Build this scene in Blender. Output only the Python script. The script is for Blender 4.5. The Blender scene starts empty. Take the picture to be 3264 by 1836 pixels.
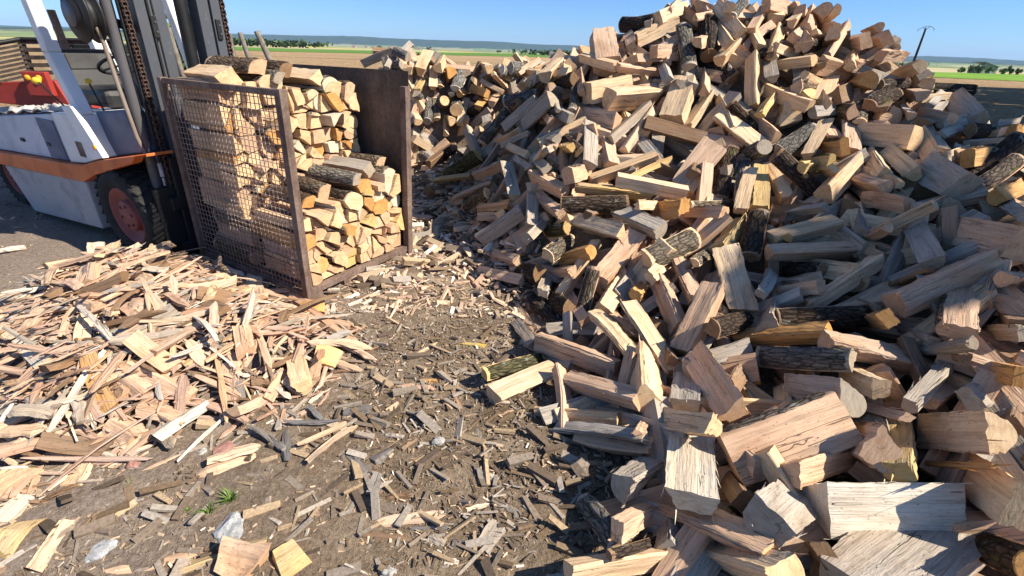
import bpy, bmesh, math, random
import numpy as np
from mathutils import Vector, Matrix
D = bpy.data
scene = bpy.context.scene
col = scene.collection
R = math.radians

# ------------------------------------------------------------------ camera
CAM_F, CAM_PITCH, CAM_ROLL, CAM_Z = 1450.0, R(27.4), R(1.9), 1.65
cam = D.cameras.new('camera')
cam_o = D.objects.new('camera', cam)
col.objects.link(cam_o)
cam.sensor_width = 36.0
cam.lens = 36.0 * CAM_F / 3264.0
cam.clip_start = 0.05
cam.clip_end = 30000
c_, s_ = math.cos(CAM_PITCH), math.sin(CAM_PITCH)
fw = Vector((0, c_, -s_)); rt0 = Vector((1, 0, 0)); up0 = Vector((0, s_, c_))
rt = rt0 * math.cos(CAM_ROLL) + up0 * math.sin(CAM_ROLL)
up = up0 * math.cos(CAM_ROLL) - rt0 * math.sin(CAM_ROLL)
cam_o.matrix_world = Matrix(((rt.x, up.x, -fw.x, 0), (rt.y, up.y, -fw.y, 0), (rt.z, up.z, -fw.z, CAM_Z), (0, 0, 0, 1)))
scene.camera = cam_o

# ------------------------------------------------------------------ sky and sun
SUN_AZ = Vector((0.966, -0.259)).normalized()
SUN_EL = R(42)
sun_dir = Vector((SUN_AZ.x * math.cos(SUN_EL), SUN_AZ.y * math.cos(SUN_EL), math.sin(SUN_EL)))
world = D.worlds.new('World')
scene.world = world
world.use_nodes = True
wn = world.node_tree
for n in list(wn.nodes): wn.nodes.remove(n)
sky = wn.nodes.new('ShaderNodeTexSky')
sky.sky_type = 'NISHITA'
sky.sun_disc = False
sky.sun_elevation = SUN_EL
sky.sun_rotation = math.atan2(SUN_AZ.x, SUN_AZ.y)
sky.altitude = 200
sky.air_density = 1.0
sky.dust_density = 0.0
sky.ozone_density = 4.0
bg = wn.nodes.new('ShaderNodeBackground')
bg.inputs['Strength'].default_value = 0.085
wo = wn.nodes.new('ShaderNodeOutputWorld')
hsv = wn.nodes.new('ShaderNodeHueSaturation')          # a clear, deep-blue spring sky
hsv.inputs['Saturation'].default_value = 1.05
wn.links.new(sky.outputs[0], hsv.inputs['Color'])
wtc = wn.nodes.new('ShaderNodeTexCoord'); wsx = wn.nodes.new('ShaderNodeSeparateXYZ'); wr = wn.nodes.new('ShaderNodeValToRGB')
wn.links.new(wtc.outputs['Generated'], wsx.inputs[0]); wn.links.new(wsx.outputs[2], wr.inputs[0])
el = wr.color_ramp.elements
el.new(0.10); el.new(0.35)
for e_, (p_, c3_) in zip(el, ((0.0, (0.46, 0.66, 0.97)), (0.10, (0.42, 0.64, 1.0)), (0.35, (0.72, 0.84, 1.0)), (0.85, (0.95, 0.97, 1.0)))):
    e_.position = p_; e_.color = (*c3_, 1)
wm = wn.nodes.new('ShaderNodeMix'); wm.data_type = 'RGBA'; wm.blend_type = 'MULTIPLY'; wm.inputs[0].default_value = 1.0
wn.links.new(hsv.outputs[0], wm.inputs[6]); wn.links.new(wr.outputs[0], wm.inputs[7])
wn.links.new(wm.outputs[2], bg.inputs['Color'])
wn.links.new(bg.outputs[0], wo.inputs['Surface'])
sun = D.lights.new('sun', 'SUN')
sun.energy = 5.0
sun.angle = R(0.5)
sun.color = (1.0, 0.92, 0.78)
sun_o = D.objects.new('sun', sun)
sun_o.rotation_euler = sun_dir.to_track_quat('Z', 'Y').to_euler()
sun_o.location = (20, -8, 20)
col.objects.link(sun_o)
scene.view_settings.view_transform = 'Standard'
scene.view_settings.look = 'None'
scene.view_settings.exposure = 0.92
scene.view_settings.gamma = 1.0
scene.cycles.max_bounces = 6
scene.cycles.diffuse_bounces = 4
scene.cycles.glossy_bounces = 2
scene.cycles.transparent_max_bounces = 8

# ------------------------------------------------------------------ measured layout (metres, world space)
LOGS=[
([1.069,4.801,1.775],[1.459,4.941,1.939],[0.4,-0.9,-0.17],0.110,0.081,'r','c',0,'cream split log rising rightward, on the crest of the tall heap'),
([1.492,4.851,1.911],[1.488,4.461,1.582],[-0.2,-0.63,0.75],0.143,0.131,'b','g',0,'greyish bark-sided log standing steeply, just below the crest, middle'),
([1.725,4.913,1.969],[1.683,4.575,1.67],[-0.39,-0.58,0.71],0.149,0.149,'k','d',0,'broad dark brown round log standing steeply, just below the crest, middle'),
([0.795,5.051,1.824],[0.8,4.642,1.582],[-0.09,-0.51,0.86],0.207,0.131,'r','p',0,'broad pinkish brown split log standing steeply, just below the crest, left side'),
([0.585,4.847,1.623],[0.847,4.439,1.563],[-0.82,-0.48,-0.32],0.078,0.058,'r','c',0,'cream split log lying level, just below the crest, left side'),
([0.863,4.383,1.565],[1.287,4.621,1.535],[0.49,-0.84,0.25],0.090,0.050,'w','p',0,'pinkish brown wedge log lying level, just below the crest, left side'),
([1.021,4.487,1.627],[1.441,4.7,1.65],[0.38,-0.79,0.48],0.069,0.045,'r','p',0,'thin pinkish brown split log lying level, just below the crest, left side'),
([1.171,4.492,1.691],[1.474,4.856,1.725],[0.77,-0.64,0.01],0.114,0.075,'r','p',0,'pinkish brown split log lying level, just below the crest, left side'),
([1.008,5.309,1.931],[1.237,4.91,1.943],[-0.87,-0.5,0.05],0.145,0.102,'b','d',0,'broad dark brown bark-sided log lying level, on the crest of the tall heap'),
([1.258,4.847,1.964],[1.612,5.196,2.083],[0.59,-0.72,0.37],0.101,0.051,'r','c',0,'cream split log lying level, on the crest of the tall heap'),
([1.37,4.933,2.021],[1.569,5.343,2.157],[0.3,-0.43,0.85],0.101,0.077,'w','p',0,'pinkish brown wedge log rising rightward, on the crest of the tall heap'),
([0.593,4.249,1.35],[0.974,4.435,1.422],[0.43,-0.9,0.06],0.168,0.121,'r','c',0,"broad cream split log lying level, on the heap's upper left shoulder"),
([0.763,4.085,1.321],[1.207,4.347,1.342],[0.5,-0.86,0.14],0.200,0.147,'w','c',0,"broad cream wedge log lying level, on the heap's upper left shoulder"),
([1.192,4.449,1.428],[1.652,4.463,1.385],[0.02,-1.0,-0.07],0.100,0.052,'r','g',0,'greyish split log lying level, high in the middle of the heap'),
([1.284,4.047,1.175],[1.443,4.37,1.464],[-0.39,-0.5,0.77],0.184,0.137,'r','c',0,'broad cream split log standing steeply, high in the middle of the heap'),
([1.409,3.98,1.14],[1.668,4.317,1.377],[0.16,-0.65,0.75],0.108,0.091,'w','c',0,'cream wedge log rising rightward, high in the middle of the heap'),
([1.735,4.267,1.347],[1.745,3.882,1.141],[-0.69,-0.36,0.63],0.101,0.076,'w','c',0,'left-hand cream wedge log falling rightward, high in the middle of the heap'),
([1.736,4.038,1.331],[2.045,3.9,1.064],[-0.34,-0.94,0.09],0.093,0.070,'b','d',0,'dark brown bark-sided log falling rightward, high in the middle of the heap'),
([1.939,4.143,1.256],[2.007,3.713,1.128],[-0.66,-0.31,0.68],0.095,0.067,'w','p',0,'pinkish brown wedge log falling rightward, high in the middle of the heap'),
([1.664,4.049,1.234],[1.893,3.727,1.054],[-0.72,-0.65,0.24],0.141,0.115,'w','c',0,'right-hand cream wedge log falling rightward, high in the middle of the heap'),
([0.765,3.891,1.037],[1.104,4.121,1.293],[0.47,-0.87,0.16],0.076,0.059,'r','g',0,"rightmost greyish split log rising rightward, on the heap's upper left shoulder"),
([0.868,3.801,0.978],[1.118,4.101,1.259],[-0.13,-0.62,0.77],0.089,0.069,'w','c',0,"cream wedge log rising rightward, on the heap's upper left shoulder"),
([1.53,3.885,1.062],[1.042,3.941,1.169],[-0.01,-0.9,0.43],0.110,0.076,'r','d',0,'dark brown split log lying level, high in the middle of the heap'),
([1.29,3.509,0.742],[1.537,3.67,1.052],[-0.2,-0.79,0.57],0.186,0.106,'r','p',0,'broad pinkish brown split log rising rightward, in the middle of the heap'),
([0.589,3.579,0.772],[1.108,3.674,0.957],[0.05,-0.94,0.34],0.106,0.087,'w','c',0,"cream wedge log lying level, on the heap's sunny left face"),
([0.867,3.468,0.832],[1.236,3.727,0.927],[0.51,-0.82,0.27],0.059,0.030,'r','y',0,"thin yellowish split log rising rightward, on the heap's sunny left face"),
([1.285,3.384,0.741],[0.757,3.423,0.817],[-0.09,-0.98,-0.15],0.089,0.071,'r','c',0,"right-hand cream split log lying level, on the heap's sunny left face"),
([0.471,3.451,0.742],[1.041,3.428,0.697],[-0.02,-0.97,0.22],0.090,0.069,'w','y',0,"yellowish wedge log lying level, on the heap's sunny left face"),
([1.54,3.405,0.708],[1.68,3.722,1.036],[-0.35,-0.59,0.72],0.133,0.116,'b','d',0,'dark brown bark-sided log standing steeply, in the middle of the heap'),
([1.851,3.528,1.077],[1.876,3.848,0.911],[-0.92,-0.12,-0.37],0.112,0.112,'k','g',0,'greyish round log rising rightward, in the middle of the heap'),
([1.792,3.651,0.949],[1.622,3.217,0.744],[-0.4,-0.26,0.88],0.085,0.059,'b','g',0,'greyish bark-sided log standing steeply, in the middle of the heap'),
([1.601,3.139,0.7],[1.761,3.461,0.92],[-0.31,-0.43,0.85],0.089,0.067,'r','c',0,'cream split log standing steeply, in the middle of the heap'),
([1.725,3.12,0.722],[1.876,3.556,0.914],[-0.23,-0.32,0.92],0.107,0.070,'s','y',0,'yellowish bark-edged log standing steeply, in the middle of the heap'),
([1.863,3.384,1.06],[2.268,3.225,0.752],[-0.3,-0.95,0.1],0.120,0.090,'b','d',0,'dark brown bark-sided log falling rightward, on the right slope of the heap'),
([2.374,3.865,1.175],[2.014,3.622,1.031],[0.21,-0.71,0.67],0.135,0.126,'b','g',0,'greyish bark-sided log rising rightward, on the right slope of the heap'),
([2.473,3.881,1.233],[2.177,3.495,1.027],[-0.44,-0.14,0.89],0.099,0.063,'q','c',0,'cream half-round log rising rightward, on the right slope of the heap'),
([1.959,4.104,1.309],[2.0,4.425,1.692],[-0.44,-0.66,0.6],0.114,0.088,'w','c',0,'cream wedge log standing steeply, high in the middle of the heap'),
([2.176,3.95,1.25],[2.278,4.368,1.087],[-0.72,-0.09,-0.68],0.207,0.154,'w','c',0,"broad cream wedge log end on to viewer, high on the heap's right slope"),
([2.121,4.276,1.43],[2.283,3.846,1.344],[-0.93,-0.31,-0.18],0.094,0.049,'r','c',0,"cream split log lying level, high on the heap's right slope"),
([2.208,4.239,1.423],[1.913,3.852,1.276],[-0.15,-0.25,0.96],0.082,0.047,'w','y',0,"yellowish wedge log rising rightward, high on the heap's right slope"),
([2.335,4.757,1.919],[2.13,4.36,1.719],[-0.24,-0.34,0.91],0.113,0.087,'w','c',0,'cream wedge log standing steeply, just below the crest, right side'),
([2.141,4.351,1.753],[2.483,4.627,1.705],[0.61,-0.78,-0.11],0.072,0.045,'r','c',0,'thin cream split log lying level, just below the crest, right side'),
([2.407,4.207,1.66],[2.178,4.581,1.599],[-0.77,-0.53,-0.35],0.083,0.064,'r','c',0,'cream split log lying level, just below the crest, right side'),
([2.248,4.594,1.686],[2.093,4.166,1.517],[-0.48,-0.17,0.86],0.104,0.067,'q','g',0,'left-hand greyish half-round log standing steeply, just below the crest, right side'),
([2.394,4.384,1.772],[2.441,4.838,1.889],[-0.96,0.02,0.29],0.111,0.088,'w','p',0,'pinkish brown wedge log falling rightward, just below the crest, right side'),
([2.489,4.244,1.629],[2.866,4.435,1.564],[0.38,-0.86,-0.34],0.132,0.074,'r','p',0,'pinkish brown split log lying level, just below the crest, right side'),
([2.531,4.654,1.731],[2.473,4.196,1.629],[-0.98,0.08,0.2],0.067,0.050,'w','d',0,'thin dark brown wedge log falling rightward, just below the crest, right side'),
([1.894,4.521,1.653],[1.963,4.961,1.766],[-0.57,-0.12,0.82],0.160,0.100,'w','c',0,'broad cream wedge log end on to viewer, just below the crest, middle'),
([2.083,4.847,1.94],[2.068,4.466,1.752],[-0.73,-0.28,0.62],0.099,0.076,'w','c',0,'cream wedge log falling rightward, on the crest of the tall heap'),
([2.027,4.627,1.882],[2.243,4.955,2.095],[-0.34,-0.34,0.88],0.071,0.041,'r','p',0,'thin pinkish brown split log rising rightward, on the crest of the tall heap'),
([1.837,5.029,2.101],[1.939,4.623,1.856],[-0.8,-0.45,0.4],0.113,0.058,'r','c',0,'rightmost cream split log falling rightward, on the crest of the tall heap'),
([1.801,4.9,1.922],[1.797,4.477,1.756],[-0.85,-0.18,0.49],0.088,0.045,'r','c',0,'leftmost cream split log falling rightward, on the crest of the tall heap'),
([1.743,4.44,1.649],[2.048,4.786,1.864],[0.29,-0.68,0.67],0.120,0.100,'w','c',0,'cream wedge log rising rightward, just below the crest, middle'),
([2.019,4.691,1.765],[2.125,4.356,1.684],[-0.86,-0.36,0.36],0.072,0.062,'b','d',0,'thin dark brown bark-sided log lying level, just below the crest, middle'),
([2.303,4.855,2.007],[2.398,5.281,2.15],[-0.6,-0.13,0.79],0.165,0.101,'w','c',0,"broad cream wedge log end on to viewer, on the crest's right end"),
([2.181,4.802,2.105],[2.528,5.096,2.089],[0.64,-0.75,0.17],0.119,0.072,'r','p',0,"left-hand pinkish brown split log lying level, on the crest's right end"),
([1.893,4.755,1.989],[2.116,5.115,2.153],[0.4,-0.57,0.72],0.090,0.077,'b','g',0,'greyish bark-sided log rising rightward, on the crest of the tall heap'),
([1.695,5.06,2.088],[1.771,5.505,2.177],[-0.72,-0.02,0.69],0.156,0.127,'w','p',0,'broad pinkish brown wedge log end on to viewer, on the crest of the tall heap'),
([1.573,4.758,1.968],[1.831,5.004,2.026],[0.7,-0.69,-0.2],0.067,0.038,'w','p',0,'thin pinkish brown wedge log lying level, on the crest of the tall heap'),
([1.926,5.217,2.156],[1.851,4.754,2.045],[-0.88,0.03,0.47],0.087,0.046,'r','c',0,'second from left cream split log falling rightward, on the crest of the tall heap'),
([1.703,4.815,1.656],[1.867,4.437,1.461],[-0.84,-0.49,0.24],0.211,0.191,'b','d',0,'broad dark brown bark-sided log falling rightward, just below the crest, middle'),
([1.308,4.687,1.596],[1.266,4.268,1.476],[-0.8,-0.09,0.6],0.072,0.055,'r','g',0,'thin greyish split log standing steeply, just below the crest, left side'),
([1.532,4.653,1.541],[1.442,4.201,1.45],[-0.63,-0.03,0.77],0.111,0.063,'w','g',0,'greyish wedge log standing steeply, high in the middle of the heap'),
([1.678,4.597,1.547],[1.558,4.185,1.419],[-0.23,-0.23,0.95],0.085,0.071,'w','p',0,'pinkish brown wedge log standing steeply, high in the middle of the heap'),
([2.249,4.043,1.45],[2.629,4.296,1.384],[0.56,-0.83,0.03],0.150,0.130,'b','p',0,"broad pinkish brown bark-sided log lying level, high on the heap's right slope"),
([2.675,4.339,1.515],[2.442,3.978,1.347],[-0.28,-0.25,0.93],0.130,0.097,'q','c',0,"cream half-round log standing steeply, high on the heap's right slope"),
([2.309,4.099,1.549],[2.648,4.381,1.476],[0.54,-0.75,-0.38],0.081,0.046,'r','c',0,"left-hand cream split log falling rightward, high on the heap's right slope"),
([2.467,4.523,1.622],[2.291,4.073,1.483],[-0.44,-0.1,0.89],0.119,0.062,'q','g',0,'right-hand greyish half-round log standing steeply, just below the crest, right side'),
([2.313,3.833,1.302],[2.736,4.105,1.333],[0.45,-0.76,0.47],0.084,0.044,'r','g',0,"greyish split log lying level, high on the heap's right slope"),
([2.395,3.742,1.044],[2.339,3.376,1.12],[-0.95,0.08,-0.3],0.110,0.059,'s','o',0,'orange brown bark-edged log lying level, on the right slope of the heap'),
([2.024,3.262,0.996],[2.421,3.583,0.966],[0.55,-0.64,0.53],0.095,0.056,'w','y',0,'yellowish wedge log lying level, on the right slope of the heap'),
([1.171,4.802,1.924],[1.331,5.242,1.989],[0.51,-0.31,0.81],0.088,0.055,'w','g',0,'greyish wedge log rising rightward, on the crest of the tall heap'),
([1.048,5.07,1.832],[0.993,4.613,1.734],[-0.62,-0.09,0.78],0.090,0.048,'r','p',0,'pinkish brown split log standing steeply, just below the crest, left side'),
([1.539,4.49,1.76],[1.775,4.881,1.822],[0.83,-0.53,0.16],0.093,0.065,'r','p',0,'pinkish brown split log rising rightward, just below the crest, middle'),
([2.615,4.817,1.918],[2.353,4.476,1.818],[0.41,-0.53,0.74],0.105,0.076,'r','p',0,"left-hand pinkish brown split log rising rightward, on the crest's right end"),
([0.508,4.397,1.171],[0.829,3.99,1.168],[-0.78,-0.62,0.12],0.136,0.098,'r','p',0,"pinkish brown split log lying level, on the heap's upper left shoulder"),
([0.566,3.593,0.898],[0.6,4.037,1.143],[-0.32,-0.44,0.84],0.129,0.081,'w','g',0,"greyish wedge log standing steeply, on the heap's sunny left face"),
([0.394,3.451,0.821],[0.648,3.85,0.808],[0.8,-0.5,0.33],0.105,0.084,'s','p',0,"pinkish brown bark-edged log lying level, on the heap's sunny left face"),
([1.228,4.359,1.236],[1.041,3.93,1.087],[-0.06,-0.3,0.95],0.100,0.062,'r','p',0,"pinkish brown split log rising rightward, on the heap's upper left shoulder"),
([1.329,3.433,0.879],[1.526,3.878,0.955],[0.29,-0.28,0.92],0.082,0.060,'r','d',0,'dark brown split log standing steeply, in the middle of the heap'),
([1.68,4.008,1.047],[1.573,3.599,1.032],[-0.52,0.11,0.85],0.079,0.050,'r','c',0,'cream split log falling rightward, in the middle of the heap'),
([2.65,4.729,2.066],[2.805,5.099,1.998],[-0.49,0.04,-0.87],0.122,0.075,'r','p',0,"right-hand pinkish brown split log rising rightward, on the crest's right end"),
([2.517,4.813,2.045],[2.809,5.155,1.95],[0.42,-0.56,-0.72],0.109,0.085,'w','p',0,"pinkish brown wedge log end on to viewer, on the crest's right end"),
([2.626,4.395,1.71],[2.908,4.723,1.969],[-0.16,-0.52,0.84],0.082,0.044,'w','p',0,'pinkish brown wedge log rising rightward, just below the crest, right side'),
([2.912,4.403,1.821],[2.991,4.801,1.807],[-0.86,0.15,-0.49],0.112,0.080,'r','p',0,"leftmost pinkish brown split log lying level, high on the heap's right slope"),
([3.154,4.651,1.938],[3.324,5.045,1.916],[-0.61,0.22,-0.76],0.117,0.062,'q','p',0,"pinkish brown half-round log rising rightward, on the crest's right end"),
([3.115,4.469,1.845],[3.251,4.859,1.815],[-0.74,0.21,-0.63],0.110,0.074,'r','p',0,"second from left pinkish brown split log lying level, high on the heap's right slope"),
([3.421,4.623,1.715],[3.058,4.367,1.712],[0.55,-0.78,-0.31],0.088,0.068,'r','p',0,"rightmost pinkish brown split log lying level, high on the heap's right slope"),
([3.218,4.445,1.774],[3.341,4.782,1.804],[-0.91,0.35,-0.21],0.051,0.033,'w','c',0,"thin cream wedge log lying level, high on the heap's right slope"),
([2.995,4.643,1.744],[2.74,4.228,1.636],[-0.12,-0.18,0.98],0.104,0.070,'w','c',0,"cream wedge log standing steeply, high on the heap's right slope"),
([2.737,5.022,2.066],[2.497,4.587,1.882],[0.06,-0.42,0.91],0.169,0.121,'w','p',0,"broad pinkish brown wedge log standing steeply, on the crest's right end"),
([2.795,4.791,2.063],[2.884,5.165,2.004],[-0.9,0.15,-0.41],0.091,0.075,'w','c',0,"right-hand cream wedge log rising rightward, on the crest's right end"),
([2.632,4.976,2.047],[2.382,4.635,1.95],[0.55,-0.58,0.6],0.088,0.062,'w','c',0,"left-hand cream wedge log rising rightward, on the crest's right end"),
([2.706,4.521,1.92],[2.802,4.93,1.928],[-0.97,0.23,-0.11],0.094,0.051,'r','p',0,"right-hand pinkish brown split log lying level, on the crest's right end"),
([2.51,4.487,1.868],[2.774,4.729,1.823],[0.57,-0.7,-0.43],0.072,0.040,'w','c',0,"thin cream wedge log falling rightward, on the crest's right end"),
([2.533,4.831,1.892],[2.392,4.389,1.783],[-0.73,0.06,0.68],0.124,0.073,'r','p',0,'pinkish brown split log falling rightward, just below the crest, right side'),
([2.451,4.403,1.785],[2.69,4.672,1.772],[0.72,-0.65,-0.23],0.072,0.060,'b','d',0,'thin dark brown bark-sided log lying level, just below the crest, right side'),
([3.218,4.121,1.642],[3.322,4.486,1.564],[-0.73,0.06,-0.69],0.086,0.047,'r','c',0,"cream split log lying level, on the heap's right shoulder"),
([3.404,4.308,1.55],[3.637,4.705,1.564],[-0.73,0.41,0.54],0.115,0.098,'w','c',0,"cream wedge log end on to viewer, on the heap's right shoulder"),
([3.419,4.213,1.52],[3.671,4.59,1.444],[-0.33,0.03,-0.94],0.105,0.068,'r','c',0,"cream split log end on to viewer, on the heap's right shoulder"),
([2.925,4.059,1.503],[3.337,4.317,1.512],[0.51,-0.83,0.22],0.081,0.058,'b','d',0,"left-hand dark brown bark-sided log lying level, on the heap's right shoulder"),
([2.776,4.031,1.522],[2.932,4.416,1.482],[-0.85,0.3,-0.42],0.157,0.097,'w','o',0,"broad orange brown wedge log lying level, high on the heap's right slope"),
([3.147,4.155,1.435],[2.747,3.858,1.357],[0.34,-0.64,0.68],0.141,0.125,'b','d',0,"dark brown bark-sided log rising rightward, high on the heap's right slope"),
([3.155,3.918,1.453],[3.368,4.324,1.453],[-0.76,0.4,0.52],0.105,0.074,'w','p',0,"pinkish brown wedge log lying level, on the heap's right shoulder"),
([3.583,4.164,1.436],[3.254,4.02,1.408],[0.41,-0.91,-0.08],0.053,0.038,'r','c',0,"thin cream split log lying level, on the heap's right shoulder"),
([3.288,3.946,1.365],[3.541,4.186,1.456],[0.14,-0.48,0.87],0.059,0.035,'r','g',0,"thin greyish split log rising rightward, on the heap's right shoulder"),
([3.715,4.252,1.421],[3.542,3.775,1.28],[-0.8,0.12,0.59],0.166,0.087,'r','g',0,"broad greyish split log falling rightward, on the heap's right shoulder"),
([2.892,3.823,1.287],[3.096,4.227,1.209],[-0.87,0.38,-0.31],0.153,0.114,'w','g',0,"broad greyish wedge log end on to viewer, high on the heap's right slope"),
([3.304,4.029,1.311],[3.212,3.618,1.301],[-0.98,0.22,-0.01],0.089,0.062,'r','p',0,"pinkish brown split log lying level, on the heap's right shoulder"),
([2.955,3.545,1.27],[3.353,3.865,1.24],[0.62,-0.75,0.2],0.098,0.069,'w','d',0,"dark brown wedge log lying level, on the heap's right shoulder"),
([3.144,3.606,1.257],[3.554,3.856,1.282],[0.5,-0.83,0.24],0.080,0.045,'r','g',0,"greyish split log lying level, on the heap's right shoulder"),
([3.047,3.462,1.211],[3.39,3.706,1.229],[0.3,-0.49,0.82],0.060,0.043,'r','g',0,'thin greyish split log lying level, by the right edge of the photo'),
([2.671,3.758,1.165],[2.796,3.37,1.197],[-0.95,-0.3,0.1],0.166,0.103,'r','c',0,'broad cream split log lying level, on the right slope of the heap'),
([2.995,3.669,1.244],[2.876,3.231,1.082],[-0.87,0.06,0.48],0.114,0.060,'q','c',0,'right-hand cream half-round log falling rightward, by the right edge of the photo'),
([2.622,3.849,1.23],[2.456,3.488,1.081],[-0.63,-0.03,0.77],0.132,0.098,'w','p',0,'pinkish brown wedge log standing steeply, on the right slope of the heap'),
([3.069,3.678,1.223],[2.931,3.285,1.124],[-0.83,0.16,0.54],0.112,0.074,'w','g',0,'greyish wedge log falling rightward, by the right edge of the photo'),
([2.631,3.529,1.079],[2.448,3.086,1.008],[-0.47,0.05,0.88],0.100,0.056,'w','c',0,'cream wedge log falling rightward, on the right slope of the heap'),
([2.713,3.457,1.085],[2.603,3.018,1.019],[-0.82,0.12,0.57],0.106,0.077,'q','c',0,'left-hand cream half-round log falling rightward, by the right edge of the photo'),
([2.488,3.324,0.975],[2.449,2.916,0.971],[-1.0,0.1,0.02],0.054,0.034,'r','c',0,'thin cream split log falling rightward, on the right slope of the heap'),
([2.41,3.317,0.909],[2.362,2.93,0.945],[-0.99,0.13,0.03],0.107,0.074,'w','p',0,'pinkish brown wedge log lying level, on the right slope of the heap'),
([2.649,3.02,0.94],[2.917,3.394,0.962],[-0.39,0.22,0.89],0.227,0.168,'w','d',0,'broad dark brown wedge log end on to viewer, by the right edge of the photo'),
([2.664,2.719,1.011],[2.789,3.138,1.038],[-0.89,0.24,0.4],0.169,0.123,'r','g',0,'broad greyish split log falling rightward, by the right edge of the photo'),
([2.395,3.073,0.834],[2.384,2.704,0.904],[-0.98,-0.01,-0.22],0.101,0.062,'r','p',0,'pinkish brown split log lying level, on the right slope of the heap'),
([2.253,2.989,0.791],[2.502,3.375,0.761],[-0.33,0.28,0.9],0.161,0.128,'w','d',0,'broad dark brown wedge log end on to viewer, on the right slope of the heap'),
([2.968,3.093,1.113],[3.383,3.342,1.107],[0.49,-0.8,0.34],0.103,0.078,'s','o',0,'orange brown bark-edged log lying level, by the right edge of the photo'),
([2.813,3.11,1.114],[3.205,3.394,1.123],[0.52,-0.74,0.43],0.071,0.050,'r','c',0,'thin cream split log lying level, by the right edge of the photo'),
([3.306,3.537,1.24],[3.692,3.77,1.207],[0.52,-0.84,0.16],0.108,0.080,'b','d',0,"right-hand dark brown bark-sided log lying level, on the heap's right shoulder"),
([3.592,3.633,1.224],[3.975,3.905,1.231],[0.58,-0.82,0.03],0.070,0.043,'r','p',0,"thin pinkish brown split log lying level, on the heap's right shoulder"),
([3.744,3.822,1.269],[4.067,3.978,1.282],[0.42,-0.88,0.22],0.051,0.040,'r','g',0,"thin greyish split log lying level, on the heap's right shoulder"),
([3.787,3.72,1.229],[4.177,3.988,1.19],[0.57,-0.79,0.22],0.089,0.068,'r','o',0,"orange brown split log lying level, on the heap's right shoulder"),
([3.219,3.412,1.173],[3.559,3.528,1.186],[0.23,-0.73,0.64],0.049,0.037,'w','g',0,'thin greyish wedge log lying level, by the right edge of the photo'),
([3.019,3.064,0.982],[3.411,3.261,1.244],[-0.23,-0.59,0.78],0.107,0.080,'b','d',0,'dark brown bark-sided log rising rightward, by the right edge of the photo'),
([2.877,2.85,0.983],[3.267,3.069,1.128],[0.1,-0.66,0.75],0.100,0.082,'b','p',0,'pinkish brown bark-sided log rising rightward, by the right edge of the photo'),
([3.11,2.822,1.008],[2.729,2.573,1.009],[0.38,-0.58,0.72],0.091,0.051,'r','o',0,'orange brown split log lying level, by the right edge of the photo'),
([2.223,3.61,0.937],[2.197,3.255,1.034],[-1.0,0.07,-0.01],0.099,0.051,'s','y',0,'yellowish bark-edged log lying level, on the right slope of the heap'),
([2.864,4.147,1.368],[2.626,3.727,1.258],[-0.18,-0.15,0.97],0.102,0.083,'b','c',0,"cream bark-sided log standing steeply, high on the heap's right slope"),
([2.576,3.772,1.317],[2.621,4.169,1.299],[-0.99,0.11,0.01],0.115,0.099,'b','p',0,"pinkish brown bark-sided log lying level, high on the heap's right slope"),
([2.522,3.965,1.407],[2.875,4.303,1.439],[0.59,-0.66,0.45],0.129,0.085,'r','d',0,"dark brown split log lying level, high on the heap's right slope"),
([2.588,4.3,1.431],[2.429,3.881,1.356],[-0.88,0.27,0.39],0.097,0.057,'r','c',0,"right-hand cream split log falling rightward, high on the heap's right slope"),
([2.264,3.935,1.402],[2.6,4.312,1.418],[0.49,-0.47,0.73],0.096,0.060,'r','y',0,"yellowish split log lying level, high on the heap's right slope"),
([2.139,3.109,0.858],[2.449,3.352,1.043],[-0.14,-0.49,0.86],0.143,0.112,'w','c',0,'cream wedge log rising rightward, on the right slope of the heap'),
([3.128,4.185,1.408],[2.797,3.787,1.344],[-0.05,-0.12,0.99],0.075,0.048,'r','d',0,"dark brown split log rising rightward, high on the heap's right slope"),
([3.176,4.095,1.347],[2.944,3.674,1.317],[-0.77,0.39,0.51],0.066,0.048,'w','p',0,"thin pinkish brown wedge log falling rightward, on the heap's right shoulder"),
([2.161,3.15,1.014],[2.322,3.489,0.887],[-0.58,-0.03,-0.82],0.068,0.043,'r','c',0,'thin cream split log rising rightward, on the right slope of the heap'),
([0.858,3.367,0.659],[0.343,3.354,0.634],[0.01,-0.93,0.36],0.132,0.107,'b','d',0,"dark brown bark-sided log lying level, on the heap's sunny left face"),
([0.436,3.381,0.52],[0.752,2.997,0.562],[-0.63,-0.46,0.62],0.104,0.061,'r','c',0,"left-hand cream split log lying level, on the heap's sunny left face"),
([0.984,2.944,0.601],[0.782,3.332,0.584],[-0.86,-0.44,0.24],0.148,0.089,'w','g',0,"broad greyish wedge log falling rightward, on the heap's sunny left face"),
([0.878,2.754,0.456],[1.251,2.966,0.547],[0.26,-0.73,0.64],0.153,0.108,'b','c',0,'broad cream bark-sided log rising rightward, on the lower middle slope'),
([0.88,3.064,0.518],[0.584,2.738,0.308],[-0.08,-0.49,0.87],0.141,0.078,'r','p',0,'pinkish brown split log rising rightward, on the lower middle slope'),
([0.615,3.111,0.444],[0.343,2.773,0.176],[0.15,-0.68,0.71],0.092,0.064,'w','c',0,'cream wedge log rising rightward, on the lower middle slope'),
([0.549,2.774,0.39],[0.426,2.511,0.007],[-0.33,-0.74,0.59],0.096,0.089,'b','p',0,'pinkish brown bark-sided log standing steeply, on the lower middle slope'),
([0.571,1.973,0.162],[0.151,2.251,0.143],[-0.41,-0.57,0.72],0.121,0.083,'w','p',0,"left-hand pinkish brown wedge log lying level, at the heap's edge by bare ground"),
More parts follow.
